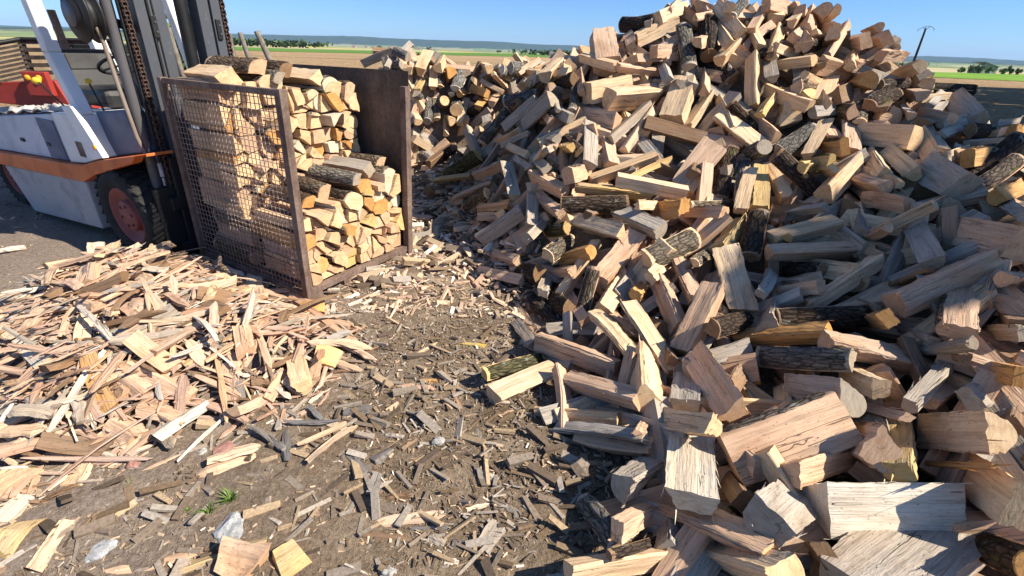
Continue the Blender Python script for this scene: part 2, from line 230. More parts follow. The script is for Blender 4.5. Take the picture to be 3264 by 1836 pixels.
([0.492,2.403,0.254],[0.645,1.991,0.241],[-0.77,-0.3,0.57],0.087,0.057,'w','c',0,"cream wedge log falling rightward, at the heap's edge by bare ground"),
([0.571,2.585,0.219],[0.679,2.201,0.26],[-0.59,-0.08,0.8],0.073,0.037,'w','p',0,'thin pinkish brown wedge log falling rightward, on the lower middle slope'),
([0.677,2.343,0.359],[0.838,1.911,0.201],[-0.68,-0.46,0.57],0.103,0.086,'w','c',0,'cream wedge log falling rightward, on the lower slope'),
([0.635,1.622,0.279],[0.721,2.012,0.249],[-0.1,0.1,0.99],0.157,0.120,'w','c',0,'broad cream wedge log standing steeply, on the lower slope'),
([0.93,2.637,0.382],[0.944,2.189,0.299],[-0.59,-0.17,0.79],0.124,0.074,'w','p',0,'pinkish brown wedge log falling rightward, on the lower middle slope'),
([1.096,2.848,0.456],[1.094,2.404,0.382],[-0.64,-0.12,0.76],0.105,0.064,'w','p',0,'pinkish brown wedge log falling rightward, in the shade right of centre'),
([1.15,2.331,0.493],[0.923,2.029,0.236],[-0.45,-0.36,0.82],0.121,0.088,'r','p',0,'pinkish brown split log rising rightward, in the shade right of centre'),
([1.334,2.697,0.582],[1.347,2.314,0.339],[-0.17,-0.53,0.83],0.160,0.089,'q','c',0,'broad cream half-round log standing steeply, in the shade right of centre'),
([1.018,1.952,0.443],[1.394,2.283,0.309],[0.6,-0.41,0.69],0.107,0.100,'b','d',0,'left-hand dark brown bark-sided log lying level, in the shade right of centre'),
([0.95,1.902,0.327],[0.977,1.491,0.316],[-0.84,-0.07,0.53],0.144,0.090,'r','p',0,'pinkish brown split log falling rightward, on the lower slope'),
([0.783,2.855,0.292],[0.57,2.429,0.253],[0.47,-0.31,0.83],0.103,0.056,'r','c',0,'left-hand cream split log rising rightward, on the lower middle slope'),
([0.774,2.515,0.331],[0.975,2.874,0.242],[0.4,0.0,0.92],0.073,0.042,'r','o',0,'thin orange brown split log rising rightward, on the lower middle slope'),
([0.85,2.549,0.433],[1.071,2.934,0.394],[0.59,-0.26,0.77],0.087,0.047,'r','c',0,'right-hand cream split log rising rightward, on the lower middle slope'),
([1.127,2.592,0.527],[1.395,2.964,0.462],[0.42,-0.15,0.89],0.074,0.062,'b','c',0,'thin cream bark-sided log rising rightward, in the shade right of centre'),
([1.352,2.794,0.542],[1.628,3.139,0.632],[0.01,-0.26,0.97],0.128,0.104,'w','y',0,'yellowish wedge log rising rightward, in the shade right of centre'),
([1.177,3.077,0.725],[1.112,3.419,0.604],[-0.98,-0.16,0.07],0.141,0.083,'r','o',0,"orange brown split log lying level, on the heap's sunny left face"),
([1.231,3.124,0.74],[1.667,3.371,0.691],[0.49,-0.78,0.4],0.049,0.045,'b','c',0,'thin cream bark-sided log lying level, in the middle of the heap'),
([1.418,2.993,0.723],[1.319,3.341,0.612],[-0.94,-0.17,0.29],0.092,0.056,'r','p',0,'pinkish brown split log lying level, in the middle of the heap'),
([0.857,3.106,0.727],[1.143,3.46,0.628],[0.78,-0.54,0.31],0.064,0.032,'r','c',0,"thin cream split log lying level, on the heap's sunny left face"),
([0.249,3.001,0.358],[0.453,3.402,0.349],[0.68,-0.33,0.65],0.130,0.098,'b','c',0,"cream bark-sided log rising rightward, at the heap's left foot"),
([0.364,3.223,0.228],[0.535,2.925,0.436],[-0.69,-0.64,-0.35],0.100,0.063,'r','o',0,'orange brown split log lying level, on the lower middle slope'),
([0.273,3.174,0.145],[0.402,2.86,0.322],[-0.92,-0.17,0.37],0.092,0.052,'w','p',0,"right-hand pinkish brown wedge log lying level, at the heap's left foot"),
([0.262,3.483,0.377],[0.391,3.155,0.525],[-0.93,-0.37,-0.01],0.098,0.070,'b','y',0,"yellowish bark-sided log lying level, at the heap's left foot"),
([0.192,3.007,0.221],[0.016,3.341,0.083],[-0.9,-0.41,0.15],0.155,0.144,'b','d',0,"broad dark brown bark-sided log lying level, at the heap's left foot"),
([-0.285,3.413,0.031],[0.074,3.067,0.125],[-0.58,-0.37,0.72],0.095,0.051,'r','p',0,"pinkish brown split log lying level, at the heap's left foot"),
([-0.181,3.565,0.127],[0.024,3.209,0.222],[-0.87,-0.47,0.14],0.094,0.049,'w','p',0,"left-hand pinkish brown wedge log lying level, at the heap's left foot"),
([-0.294,3.697,0.195],[0.062,3.6,0.497],[-0.09,-0.97,-0.2],0.110,0.055,'r','g',0,"greyish split log rising rightward, on the heap's shaded left flank"),
([0.133,3.364,0.453],[0.148,3.783,0.614],[0.23,-0.35,0.91],0.094,0.049,'r','g',0,"greyish split log standing steeply, on the heap's shaded left flank"),
([0.198,3.714,0.583],[0.343,3.311,0.588],[-0.75,-0.26,0.6],0.100,0.063,'w','p',0,"right-hand pinkish brown wedge log falling rightward, on the heap's shaded left flank"),
([-0.327,4.117,0.348],[-0.041,3.814,0.48],[-0.73,-0.47,0.5],0.087,0.054,'r','o',0,"orange brown split log lying level, on the heap's shaded left flank"),
([0.108,3.189,0.42],[0.289,3.61,0.45],[0.61,-0.31,0.73],0.073,0.058,'r','g',0,"thin greyish split log rising rightward, at the heap's left foot"),
([0.208,2.786,0.176],[0.286,3.164,0.124],[0.17,0.1,0.98],0.075,0.050,'r','g',0,"greyish split log rising rightward, at the heap's left foot"),
([0.097,2.912,0.092],[0.34,2.557,0.053],[-0.46,-0.51,0.73],0.116,0.105,'b','d',0,"dark brown bark-sided log falling rightward, at the heap's left foot"),
([0.035,2.865,0.012],[0.166,2.532,0.015],[-0.6,-0.15,0.79],0.057,0.032,'r','p',0,"thin pinkish brown split log falling rightward, at the heap's left foot"),
([0.038,2.637,0.017],[0.147,2.301,0.065],[-0.57,0.14,0.81],0.071,0.047,'r','g',0,"thin greyish split log falling rightward, at the heap's edge by bare ground"),
([0.378,2.586,0.165],[0.28,2.896,0.048],[-0.96,-0.28,0.05],0.140,0.108,'b','d',0,"dark brown bark-sided log lying level, at the heap's left foot"),
([0.396,2.858,0.145],[0.472,2.458,0.155],[-0.58,-0.09,0.81],0.074,0.039,'r','p',0,'thin pinkish brown split log falling rightward, on the lower middle slope'),
([-0.134,1.953,0.108],[0.195,2.216,0.03],[0.61,-0.45,0.66],0.083,0.060,'b','y',0,"yellowish bark-sided log lying level, at the heap's edge by bare ground"),
([-0.07,1.828,0.072],[0.265,2.084,0.056],[0.57,-0.64,0.52],0.120,0.097,'w','c',0,"cream wedge log lying level, at the heap's edge by bare ground"),
([0.069,2.421,0.009],[0.347,2.093,0.082],[-0.66,-0.23,0.72],0.050,0.032,'r','g',0,"thin greyish split log lying level, at the heap's edge by bare ground"),
([0.588,1.615,0.257],[0.298,1.938,0.098],[-0.77,-0.5,0.39],0.110,0.068,'w','p',0,"right-hand pinkish brown wedge log lying level, at the heap's edge by bare ground"),
([0.548,3.233,0.597],[0.754,3.599,0.522],[0.87,-0.46,0.17],0.081,0.051,'w','d',0,"dark brown wedge log lying level, on the heap's sunny left face"),
([0.681,2.326,0.114],[0.675,1.996,0.259],[-0.99,0.08,0.15],0.054,0.039,'w','o',0,"thin orange brown wedge log falling rightward, at the heap's edge by bare ground"),
([0.884,2.277,0.198],[0.832,1.913,0.277],[-0.32,0.24,0.92],0.064,0.047,'w','d',0,'thin dark brown wedge log falling rightward, on the lower slope'),
([1.054,2.207,0.332],[1.178,2.588,0.285],[-0.54,0.27,0.8],0.068,0.043,'r','d',0,'thin dark brown split log standing steeply, in the shade right of centre'),
([1.398,2.622,0.319],[1.18,2.229,0.343],[0.22,-0.06,0.97],0.096,0.071,'b','d',0,'left-hand dark brown bark-sided log standing steeply, in the shade right of centre'),
([1.699,2.822,0.618],[2.122,2.878,0.728],[-0.05,-0.79,0.61],0.135,0.082,'w','c',0,'cream wedge log lying level, in the shade right of centre'),
([2.139,2.658,0.616],[1.601,2.641,0.584],[0.01,-0.96,0.28],0.114,0.077,'w','p',0,'pinkish brown wedge log lying level, in the shade right of centre'),
([2.006,2.885,0.814],[1.879,3.206,0.652],[-0.88,-0.44,-0.17],0.070,0.051,'w','g',0,'thin greyish wedge log lying level, on the right slope of the heap'),
([1.833,2.812,0.391],[1.853,2.489,0.55],[-1.0,-0.05,0.02],0.105,0.094,'b','d',0,'right-hand dark brown bark-sided log lying level, in the shade right of centre'),
([1.589,2.522,0.357],[1.683,2.225,0.567],[-0.97,-0.2,0.15],0.079,0.057,'r','p',0,'pinkish brown split log lying level, in the shade right of centre'),
([2.086,2.398,0.667],[1.646,2.202,0.465],[-0.04,-0.68,0.74],0.094,0.064,'w','c',0,'cream wedge log rising rightward, in the deep shade on the right'),
([1.407,2.287,0.477],[1.652,2.645,0.448],[0.31,-0.13,0.94],0.061,0.039,'r','g',0,'thin greyish split log rising rightward, in the shade right of centre'),
([1.575,2.414,0.353],[1.351,2.049,0.422],[-0.08,0.23,0.97],0.142,0.120,'w','g',0,'greyish wedge log standing steeply, in the shade right of centre'),
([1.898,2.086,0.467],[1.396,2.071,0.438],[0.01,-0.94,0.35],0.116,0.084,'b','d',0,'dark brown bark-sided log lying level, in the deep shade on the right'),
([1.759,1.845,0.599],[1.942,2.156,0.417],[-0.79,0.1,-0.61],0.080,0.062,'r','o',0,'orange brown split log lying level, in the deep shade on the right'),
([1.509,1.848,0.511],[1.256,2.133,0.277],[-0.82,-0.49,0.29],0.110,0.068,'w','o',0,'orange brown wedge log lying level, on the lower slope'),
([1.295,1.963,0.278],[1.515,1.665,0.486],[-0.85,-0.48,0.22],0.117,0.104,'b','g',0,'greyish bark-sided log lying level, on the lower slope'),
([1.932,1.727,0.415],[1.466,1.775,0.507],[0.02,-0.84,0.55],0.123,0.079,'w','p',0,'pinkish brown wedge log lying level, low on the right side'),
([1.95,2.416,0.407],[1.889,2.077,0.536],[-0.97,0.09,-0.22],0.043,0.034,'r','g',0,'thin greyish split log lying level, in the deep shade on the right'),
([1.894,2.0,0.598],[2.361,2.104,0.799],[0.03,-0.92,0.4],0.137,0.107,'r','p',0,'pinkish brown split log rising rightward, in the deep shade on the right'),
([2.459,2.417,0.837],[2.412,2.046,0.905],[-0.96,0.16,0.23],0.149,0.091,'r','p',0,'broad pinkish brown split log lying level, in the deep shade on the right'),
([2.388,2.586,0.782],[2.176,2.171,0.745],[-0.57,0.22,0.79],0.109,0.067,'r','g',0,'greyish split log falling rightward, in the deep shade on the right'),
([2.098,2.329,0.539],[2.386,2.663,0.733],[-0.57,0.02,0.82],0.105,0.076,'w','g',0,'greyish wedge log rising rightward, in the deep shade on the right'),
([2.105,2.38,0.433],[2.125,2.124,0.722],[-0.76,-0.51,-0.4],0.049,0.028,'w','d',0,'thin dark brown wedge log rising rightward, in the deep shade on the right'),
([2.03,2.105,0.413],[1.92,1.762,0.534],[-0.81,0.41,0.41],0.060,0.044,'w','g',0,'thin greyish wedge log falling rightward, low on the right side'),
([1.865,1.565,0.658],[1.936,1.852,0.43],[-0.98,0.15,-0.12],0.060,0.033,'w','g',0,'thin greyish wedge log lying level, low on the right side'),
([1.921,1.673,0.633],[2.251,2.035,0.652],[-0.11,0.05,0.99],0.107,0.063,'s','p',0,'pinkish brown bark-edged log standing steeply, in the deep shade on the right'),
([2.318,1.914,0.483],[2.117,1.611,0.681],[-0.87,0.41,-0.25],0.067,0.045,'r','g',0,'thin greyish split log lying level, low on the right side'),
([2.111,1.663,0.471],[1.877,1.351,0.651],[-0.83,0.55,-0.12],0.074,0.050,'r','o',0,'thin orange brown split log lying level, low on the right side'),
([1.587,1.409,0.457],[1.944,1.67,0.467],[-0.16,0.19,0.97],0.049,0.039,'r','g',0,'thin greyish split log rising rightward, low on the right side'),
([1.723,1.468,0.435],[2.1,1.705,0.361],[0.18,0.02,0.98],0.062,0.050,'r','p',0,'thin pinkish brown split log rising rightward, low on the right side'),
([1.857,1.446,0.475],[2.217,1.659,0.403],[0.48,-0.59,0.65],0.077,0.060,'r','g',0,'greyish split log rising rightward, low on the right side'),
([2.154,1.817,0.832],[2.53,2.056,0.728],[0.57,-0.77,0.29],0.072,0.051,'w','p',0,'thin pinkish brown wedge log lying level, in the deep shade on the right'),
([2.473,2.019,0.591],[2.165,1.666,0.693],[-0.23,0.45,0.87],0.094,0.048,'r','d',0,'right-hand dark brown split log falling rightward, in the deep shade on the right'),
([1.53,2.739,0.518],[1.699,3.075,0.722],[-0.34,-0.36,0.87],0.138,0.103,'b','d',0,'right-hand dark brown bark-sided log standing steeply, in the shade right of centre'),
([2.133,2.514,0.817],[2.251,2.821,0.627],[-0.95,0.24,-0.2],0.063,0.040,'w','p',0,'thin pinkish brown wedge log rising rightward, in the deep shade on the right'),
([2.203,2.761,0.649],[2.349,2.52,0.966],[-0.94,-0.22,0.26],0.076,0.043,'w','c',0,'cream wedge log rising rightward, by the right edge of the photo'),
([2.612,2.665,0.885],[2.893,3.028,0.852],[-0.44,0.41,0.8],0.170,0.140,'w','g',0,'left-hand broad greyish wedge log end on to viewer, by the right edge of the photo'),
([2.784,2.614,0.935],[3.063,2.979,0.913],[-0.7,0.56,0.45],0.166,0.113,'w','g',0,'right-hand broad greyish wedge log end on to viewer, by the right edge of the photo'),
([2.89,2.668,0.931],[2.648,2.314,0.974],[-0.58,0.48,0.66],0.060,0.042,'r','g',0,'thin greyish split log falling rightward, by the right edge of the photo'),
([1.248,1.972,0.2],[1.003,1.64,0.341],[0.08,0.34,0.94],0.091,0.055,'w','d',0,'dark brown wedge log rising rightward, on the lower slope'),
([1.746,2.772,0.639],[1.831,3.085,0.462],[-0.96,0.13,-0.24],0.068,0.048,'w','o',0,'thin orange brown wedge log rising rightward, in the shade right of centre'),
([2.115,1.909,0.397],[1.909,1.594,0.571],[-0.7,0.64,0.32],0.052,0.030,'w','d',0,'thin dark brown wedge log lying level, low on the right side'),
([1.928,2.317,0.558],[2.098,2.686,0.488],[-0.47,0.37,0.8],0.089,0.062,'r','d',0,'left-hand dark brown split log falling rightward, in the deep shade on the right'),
([0.138,1.787,0.013],[0.517,1.622,0.137],[-0.47,-0.84,0.29],0.055,0.029,'r','c',0,"thin cream split log lying level, at the heap's edge by bare ground"),
([0.237,1.661,0.019],[0.582,1.423,0.212],[-0.66,-0.69,0.3],0.067,0.049,'w','g',0,"thin greyish wedge log lying level, at the heap's edge by bare ground"),
([0.69,1.612,0.172],[0.791,1.322,0.395],[-0.79,0.17,0.58],0.090,0.068,'q','c',0,'cream half-round log lying level, on the lower slope'),
([0.458,1.187,0.204],[0.742,1.476,0.046],[0.75,-0.27,0.6],0.128,0.084,'w','g',0,'greyish wedge log rising rightward, at the bottom edge by bare ground'),
([0.796,1.469,0.192],[0.654,1.094,0.251],[-0.12,0.2,0.97],0.182,0.091,'r','w',0,'broad whitish split log standing steeply, at the bottom edge by bare ground'),
([0.609,1.226,0.077],[0.849,0.918,0.265],[-0.79,-0.29,0.54],0.105,0.068,'w','p',0,'pinkish brown wedge log falling rightward, in the bottom right corner'),
([0.394,1.015,0.189],[0.625,1.252,0.014],[0.84,-0.48,0.26],0.071,0.042,'r','p',0,'thin pinkish brown split log lying level, at the bottom edge by bare ground'),
([0.309,1.264,0.021],[0.389,0.999,0.123],[-0.78,0.32,0.54],0.088,0.073,'b','g',0,'greyish bark-sided log falling rightward, at the bottom edge by bare ground'),
([0.591,1.026,0.084],[0.712,1.303,0.015],[0.06,0.65,0.76],0.127,0.065,'w','g',0,'greyish wedge log standing steeply, at the bottom edge by bare ground'),
([0.219,0.886,0.158],[0.673,1.044,0.022],[0.5,-0.38,0.78],0.079,0.057,'w','c',0,'cream wedge log lying level, at the bottom edge by bare ground'),
([0.348,0.931,0.188],[0.625,1.127,-0.0],[0.79,-0.18,0.58],0.038,0.028,'b','d',0,'thin dark brown bark-sided log lying level, at the bottom edge by bare ground'),
([0.766,1.059,0.028],[0.826,0.819,0.299],[-0.99,-0.02,0.17],0.123,0.099,'w','c',0,'cream wedge log lying level, in the bottom right corner'),
([0.804,1.567,0.246],[0.955,1.934,0.172],[-0.31,0.31,0.9],0.133,0.099,'r','g',0,'greyish split log standing steeply, on the lower slope'),
([0.872,1.134,0.21],[0.942,1.453,0.043],[-0.78,0.42,0.47],0.074,0.047,'r','d',0,'thin dark brown split log falling rightward, in the bottom right corner'),
([0.534,1.378,0.288],[0.68,1.66,0.05],[0.46,0.42,0.78],0.039,0.025,'r','p',0,"thin pinkish brown split log rising rightward, at the heap's edge by bare ground"),
([0.878,1.296,0.251],[1.323,1.379,0.41],[-0.13,-0.69,0.71],0.184,0.093,'s','p',0,'broad pinkish brown bark-edged log lying level, on the lower slope'),
([1.347,1.411,0.481],[1.343,1.71,0.276],[-0.99,0.06,0.11],0.148,0.087,'r','g',0,'broad greyish split log lying level, low on the right side'),
([1.643,1.808,0.317],[1.524,1.483,0.473],[-0.95,0.3,-0.09],0.086,0.067,'r','c',0,'cream split log falling rightward, low on the right side'),
([1.34,1.2,0.446],[1.495,1.48,0.203],[-0.78,0.59,0.18],0.136,0.080,'r','p',0,'pinkish brown split log lying level, low on the right side'),
([1.671,1.487,0.307],[1.361,1.13,0.4],[-0.27,0.46,0.85],0.082,0.049,'r','y',0,'yellowish split log standing steeply, low on the right side'),
([1.6,1.594,0.281],[1.48,1.296,0.488],[-0.74,0.56,0.38],0.042,0.031,'r','p',0,'thin pinkish brown split log lying level, low on the right side'),
([1.732,1.426,0.302],[1.646,1.156,0.562],[-0.97,0.25,-0.06],0.142,0.074,'q','c',0,'cream half-round log lying level, low on the right side'),
([1.637,1.284,0.276],[1.545,1.044,0.528],[-0.89,0.45,0.1],0.019,0.013,'r','o',0,'thin orange brown split log lying level, in the bottom right corner'),
([1.098,1.09,0.271],[1.569,1.095,0.28],[-0.0,-0.86,0.51],0.185,0.138,'q','w',0,'broad whitish half-round log lying level, in the bottom right corner'),
([1.08,0.789,0.215],[1.533,1.034,0.18],[-0.02,0.17,0.99],0.226,0.172,'r','g',0,'right-hand broad greyish split log rising rightward, in the bottom right corner'),
([0.859,0.987,0.308],[1.201,1.272,0.135],[0.44,0.01,0.9],0.147,0.082,'r','g',0,'left-hand broad greyish split log rising rightward, in the bottom right corner'),
([1.042,1.163,0.34],[1.426,1.343,0.25],[0.33,-0.23,0.92],0.095,0.064,'w','p',0,'pinkish brown wedge log lying level, in the bottom right corner'),
([1.773,1.247,0.285],[1.58,0.935,0.466],[-0.86,0.52,-0.03],0.149,0.081,'r','c',0,'broad cream split log falling rightward, in the bottom right corner'),
([1.656,1.066,0.156],[1.468,0.799,0.424],[-0.75,0.65,0.12],0.105,0.077,'b','o',0,'orange brown bark-sided log falling rightward, in the bottom right corner'),
([1.805,1.408,0.496],[2.21,1.651,0.353],[0.46,-0.27,0.84],0.090,0.051,'r','g',0,'greyish split log lying level, low on the right side'),
([1.875,1.297,0.482],[2.277,1.614,0.387],[-0.04,0.33,0.94],0.085,0.054,'w','d',0,'dark brown wedge log standing steeply, low on the right side'),
([1.022,0.908,0.267],[1.162,1.092,0.006],[-0.91,-0.16,-0.37],0.088,0.052,'r','d',0,'dark brown split log rising rightward, in the bottom right corner'),
([-1.47,6.717,1.547],[-1.724,6.96,1.623],[-0.52,-0.7,0.49],0.117,0.097,'b','g',0,'left-hand greyish bark-sided log falling rightward, on the back heap behind the sheet'),
([-1.318,6.679,1.385],[-1.263,7.043,1.594],[0.17,-0.51,0.84],0.150,0.119,'q','c',0,'broad cream half-round log rising rightward, on the back heap behind the sheet'),
([-1.731,6.604,1.417],[-1.746,6.948,1.523],[0.87,-0.11,0.49],0.084,0.042,'w','g',0,'greyish wedge log rising rightward, on the back heap behind the sheet'),
([-1.549,6.627,1.463],[-1.762,6.915,1.437],[-0.79,-0.6,-0.12],0.117,0.084,'b','g',0,'greyish bark-sided log lying level, on the back heap behind the sheet'),
([-1.449,6.577,1.413],[-1.475,7.013,1.472],[0.53,-0.08,0.85],0.125,0.085,'w','c',0,'left-hand cream wedge log rising rightward, on the back heap behind the sheet'),
([-1.165,6.724,1.187],[-1.183,6.996,1.423],[0.25,-0.62,0.74],0.116,0.063,'q','c',0,'cream half-round log standing steeply, on the back heap behind the sheet'),
([-1.076,6.774,1.202],[-1.124,7.041,1.438],[0.27,-0.61,0.74],0.104,0.084,'b','c',0,'right-hand cream bark-sided log standing steeply, on the back heap behind the sheet'),
([-1.082,6.776,1.446],[-1.083,7.23,1.539],[0.39,-0.18,0.9],0.137,0.099,'w','c',0,'right-hand cream wedge log rising rightward, on the back heap behind the sheet'),
([-0.928,6.782,1.365],[-1.012,7.125,1.243],[-0.37,-0.39,-0.84],0.169,0.134,'w','o',0,'broad orange brown wedge log standing steeply, on the low back heap'),
([-0.843,6.697,1.184],[-0.772,7.102,1.402],[0.39,-0.49,0.78],0.169,0.149,'b','w',0,'broad whitish bark-sided log rising rightward, on the low back heap'),
([-0.525,6.893,1.329],[-0.262,6.703,1.486],[-0.59,-0.81,0.01],0.074,0.051,'w','g',0,'thin greyish wedge log rising rightward, on the low back heap'),
([-0.415,6.671,1.455],[-0.523,7.085,1.47],[-0.84,-0.24,0.49],0.134,0.098,'w','c',0,'left-hand cream wedge log lying level, on the low back heap'),
([-0.334,6.607,1.389],[-0.15,6.848,1.196],[0.65,-0.71,-0.26],0.076,0.059,'w','c',0,'right-hand cream wedge log falling rightward, on the low back heap'),
([-0.042,6.993,1.324],[-0.228,6.643,1.433],[0.85,-0.5,-0.14],0.150,0.120,'b','w',0,'broad whitish bark-sided log falling rightward, on the low back heap'),
([-0.521,6.831,1.288],[-0.205,6.567,1.169],[-0.67,-0.73,-0.15],0.065,0.045,'w','c',0,'thin cream wedge log falling rightward, on the low back heap'),
([-0.614,6.627,1.31],[-0.514,6.952,1.193],[0.93,-0.34,-0.14],0.074,0.049,'r','c',0,'thin cream split log falling rightward, on the low back heap'),
([-0.655,6.883,1.178],[-0.425,6.608,1.145],[-0.67,-0.61,0.42],0.107,0.073,'r','o',0,'orange brown split log lying level, on the low back heap'),
([0.035,7.086,1.442],[-0.122,6.696,1.463],[0.93,-0.38,-0.01],0.166,0.130,'b','g',0,'broad greyish bark-sided log lying level, on the low back heap'),
([0.053,7.067,1.413],[0.256,6.77,1.401],[-0.78,-0.52,-0.34],0.106,0.057,'r','c',0,'cream split log lying level, on the low back heap'),
([0.25,4.615,1.473],[0.407,5.079,1.586],[0.56,-0.37,0.74],0.129,0.098,'w','c',0,'cream wedge log rising rightward, on the low back heap'),
([0.436,4.573,1.518],[0.463,4.927,1.58],[0.28,-0.18,0.94],0.073,0.038,'r','c',0,'thin cream split log standing steeply, on the low back heap'),
([0.253,4.846,1.433],[0.439,4.477,1.503],[-0.87,-0.47,-0.15],0.090,0.049,'w','c',0,'right-hand cream wedge log lying level, on the low back heap'),
([0.261,5.122,1.528],[0.258,4.766,1.477],[-0.37,-0.13,0.92],0.080,0.067,'b','d',0,'dark brown bark-sided log standing steeply, on the low back heap'),
([0.485,4.386,1.461],[0.374,4.755,1.39],[-0.95,-0.3,-0.06],0.122,0.103,'b','d',0,'dark brown bark-sided log lying level, on the low back heap'),
([0.465,4.178,1.224],[0.499,4.478,1.419],[0.14,-0.55,0.82],0.077,0.055,'b','g',0,"greyish bark-sided log standing steeply, on the heap's upper left shoulder"),
([0.183,4.87,1.283],[-0.146,5.126,1.196],[-0.63,-0.76,0.14],0.124,0.111,'b','g',0,"greyish bark-sided log lying level, on the heap's upper left shoulder"),
([-0.131,4.775,0.978],[0.175,4.594,1.263],[-0.53,-0.85,0.03],0.096,0.056,'r','g',0,"second from left greyish split log rising rightward, on the heap's upper left shoulder"),
([-0.372,5.03,0.768],[-0.096,5.201,1.098],[0.36,-0.92,0.17],0.119,0.102,'b','p',0,"pinkish brown bark-sided log rising rightward, on the heap's upper left shoulder"),
([-0.628,6.715,0.722],[-0.367,6.44,0.974],[-0.55,-0.78,-0.28],0.095,0.071,'r','g',0,"leftmost greyish split log rising rightward, on the heap's upper left shoulder"),
([0.064,4.554,1.036],[0.285,4.282,1.293],[-0.41,-0.78,-0.47],0.154,0.112,'w','g',0,"broad greyish wedge log rising rightward, on the heap's upper left shoulder"),
([-0.19,4.839,0.841],[0.01,4.509,0.988],[-0.87,-0.49,0.09],0.083,0.053,'w','c',0,"cream wedge log rising rightward, on the heap's shaded left flank"),
([-0.143,4.538,0.838],[0.106,4.332,0.997],[-0.7,-0.67,0.24],0.051,0.032,'r','g',0,"left-hand thin greyish split log rising rightward, on the heap's shaded left flank"),
([-0.377,5.878,0.925],[-0.337,5.46,0.901],[-0.25,-0.08,0.96],0.110,0.086,'r','g',0,"greyish split log standing steeply, on the heap's upper left shoulder"),
([-0.594,5.616,0.846],[-0.425,5.204,0.583],[-0.27,-0.59,0.76],0.121,0.085,'w','g',0,"greyish wedge log standing steeply, on the heap's shaded left flank"),
([-1.091,5.786,0.372],[-0.804,6.116,0.551],[0.52,-0.71,0.47],0.124,0.092,'w','d',0,"dark brown wedge log rising rightward, on the heap's shaded left flank"),
([-0.414,5.072,0.635],[-0.804,5.223,0.342],[-0.19,-0.95,-0.23],0.164,0.126,'b','y',0,"broad yellowish bark-sided log rising rightward, on the heap's shaded left flank"),
([-0.934,5.182,0.308],[-0.501,5.017,0.416],[-0.31,-0.93,-0.18],0.073,0.050,'w','y',0,"thin yellowish wedge log lying level, on the heap's shaded left flank"),
([-0.423,4.728,0.489],[-0.136,4.424,0.684],[-0.52,-0.75,-0.4],0.090,0.047,'r','p',0,"pinkish brown split log rising rightward, on the heap's shaded left flank"),
([-0.084,4.405,0.864],[0.099,4.096,0.845],[-0.69,-0.44,0.58],0.064,0.034,'r','c',0,"thin cream split log falling rightward, on the heap's shaded left flank"),
([0.093,4.076,0.737],[0.223,3.818,0.95],[-0.7,-0.63,-0.34],0.074,0.053,'w','c',0,"thin cream wedge log rising rightward, on the heap's shaded left flank"),
([0.2,4.25,0.982],[0.316,3.873,1.036],[-0.95,-0.28,0.13],0.095,0.063,'w','g',0,"greyish wedge log lying level, on the heap's shaded left flank"),
([0.362,4.378,1.19],[0.438,3.964,1.173],[-0.96,-0.18,0.2],0.085,0.047,'r','g',0,"greyish split log falling rightward, on the heap's upper left shoulder"),
([0.092,5.18,1.357],[0.173,4.819,1.442],[-0.6,-0.31,-0.74],0.105,0.076,'w','g',0,'right-hand greyish wedge log rising rightward, on the low back heap'),
([0.021,5.309,1.325],[0.087,4.938,1.392],[-0.54,-0.24,-0.81],0.082,0.051,'r','c',0,'cream split log rising rightward, on the low back heap'),
([0.286,4.396,1.379],[0.269,4.752,1.284],[-0.32,-0.26,-0.91],0.077,0.060,'w','p',0,'pinkish brown wedge log rising rightward, on the low back heap'),
([0.566,4.684,1.519],[0.55,4.258,1.369],[0.16,-0.33,0.93],0.078,0.056,'w','p',0,'pinkish brown wedge log standing steeply, on the low back heap'),
([-1.335,6.533,1.152],[-1.315,6.964,1.272],[0.84,-0.18,0.5],0.104,0.081,'w','y',0,'yellowish wedge log rising rightward, on the back heap behind the sheet'),
([-0.066,6.538,1.218],[-0.149,6.883,1.103],[-0.57,-0.38,-0.73],0.142,0.085,'w','g',0,'left-hand greyish wedge log rising rightward, on the low back heap'),
([-1.361,6.499,1.125],[-1.341,6.839,1.01],[0.66,-0.28,-0.7],0.111,0.079,'b','g',0,'right-hand greyish bark-sided log falling rightward, on the back heap behind the sheet'),
([-1.218,6.455,0.784],[-1.252,6.902,1.037],[0.33,-0.45,0.83],0.112,0.112,'k','g',0,'greyish round log standing steeply, on the back heap behind the sheet'),
([-1.113,6.586,0.8],[-1.176,6.843,1.045],[-0.14,-0.7,0.7],0.113,0.089,'b','c',0,'left-hand cream bark-sided log standing steeply, on the back heap behind the sheet'),
([-0.98,6.51,0.632],[-1.033,6.811,0.822],[-0.06,-0.54,0.84],0.082,0.066,'w','c',0,'cream wedge log standing steeply, on the back heap behind the sheet'),
([-0.995,6.615,1.04],[-1.133,6.947,0.898],[-0.68,-0.51,-0.53],0.129,0.129,'k','c',0,'cream round log rising rightward, on the back heap behind the sheet'),
([-0.838,6.596,0.928],[-0.891,7.043,1.021],[0.26,-0.17,0.95],0.170,0.170,'k','c',0,'broad cream round log standing steeply, on the low back heap'),
([-0.788,6.549,0.755],[-0.722,6.877,1.041],[-0.08,-0.64,0.76],0.093,0.072,'r','c',0,'cream split log standing steeply, on the low back heap'),
([-0.738,6.847,0.843],[-0.497,6.511,0.977],[-0.7,-0.63,-0.33],0.128,0.118,'b','d',0,"dark brown bark-sided log rising rightward, on the heap's upper left shoulder"),
([-0.522,6.43,0.984],[-0.459,6.877,1.064],[0.2,-0.2,0.96],0.112,0.059,'r','o',0,"orange brown split log rising rightward, on the heap's upper left shoulder"),
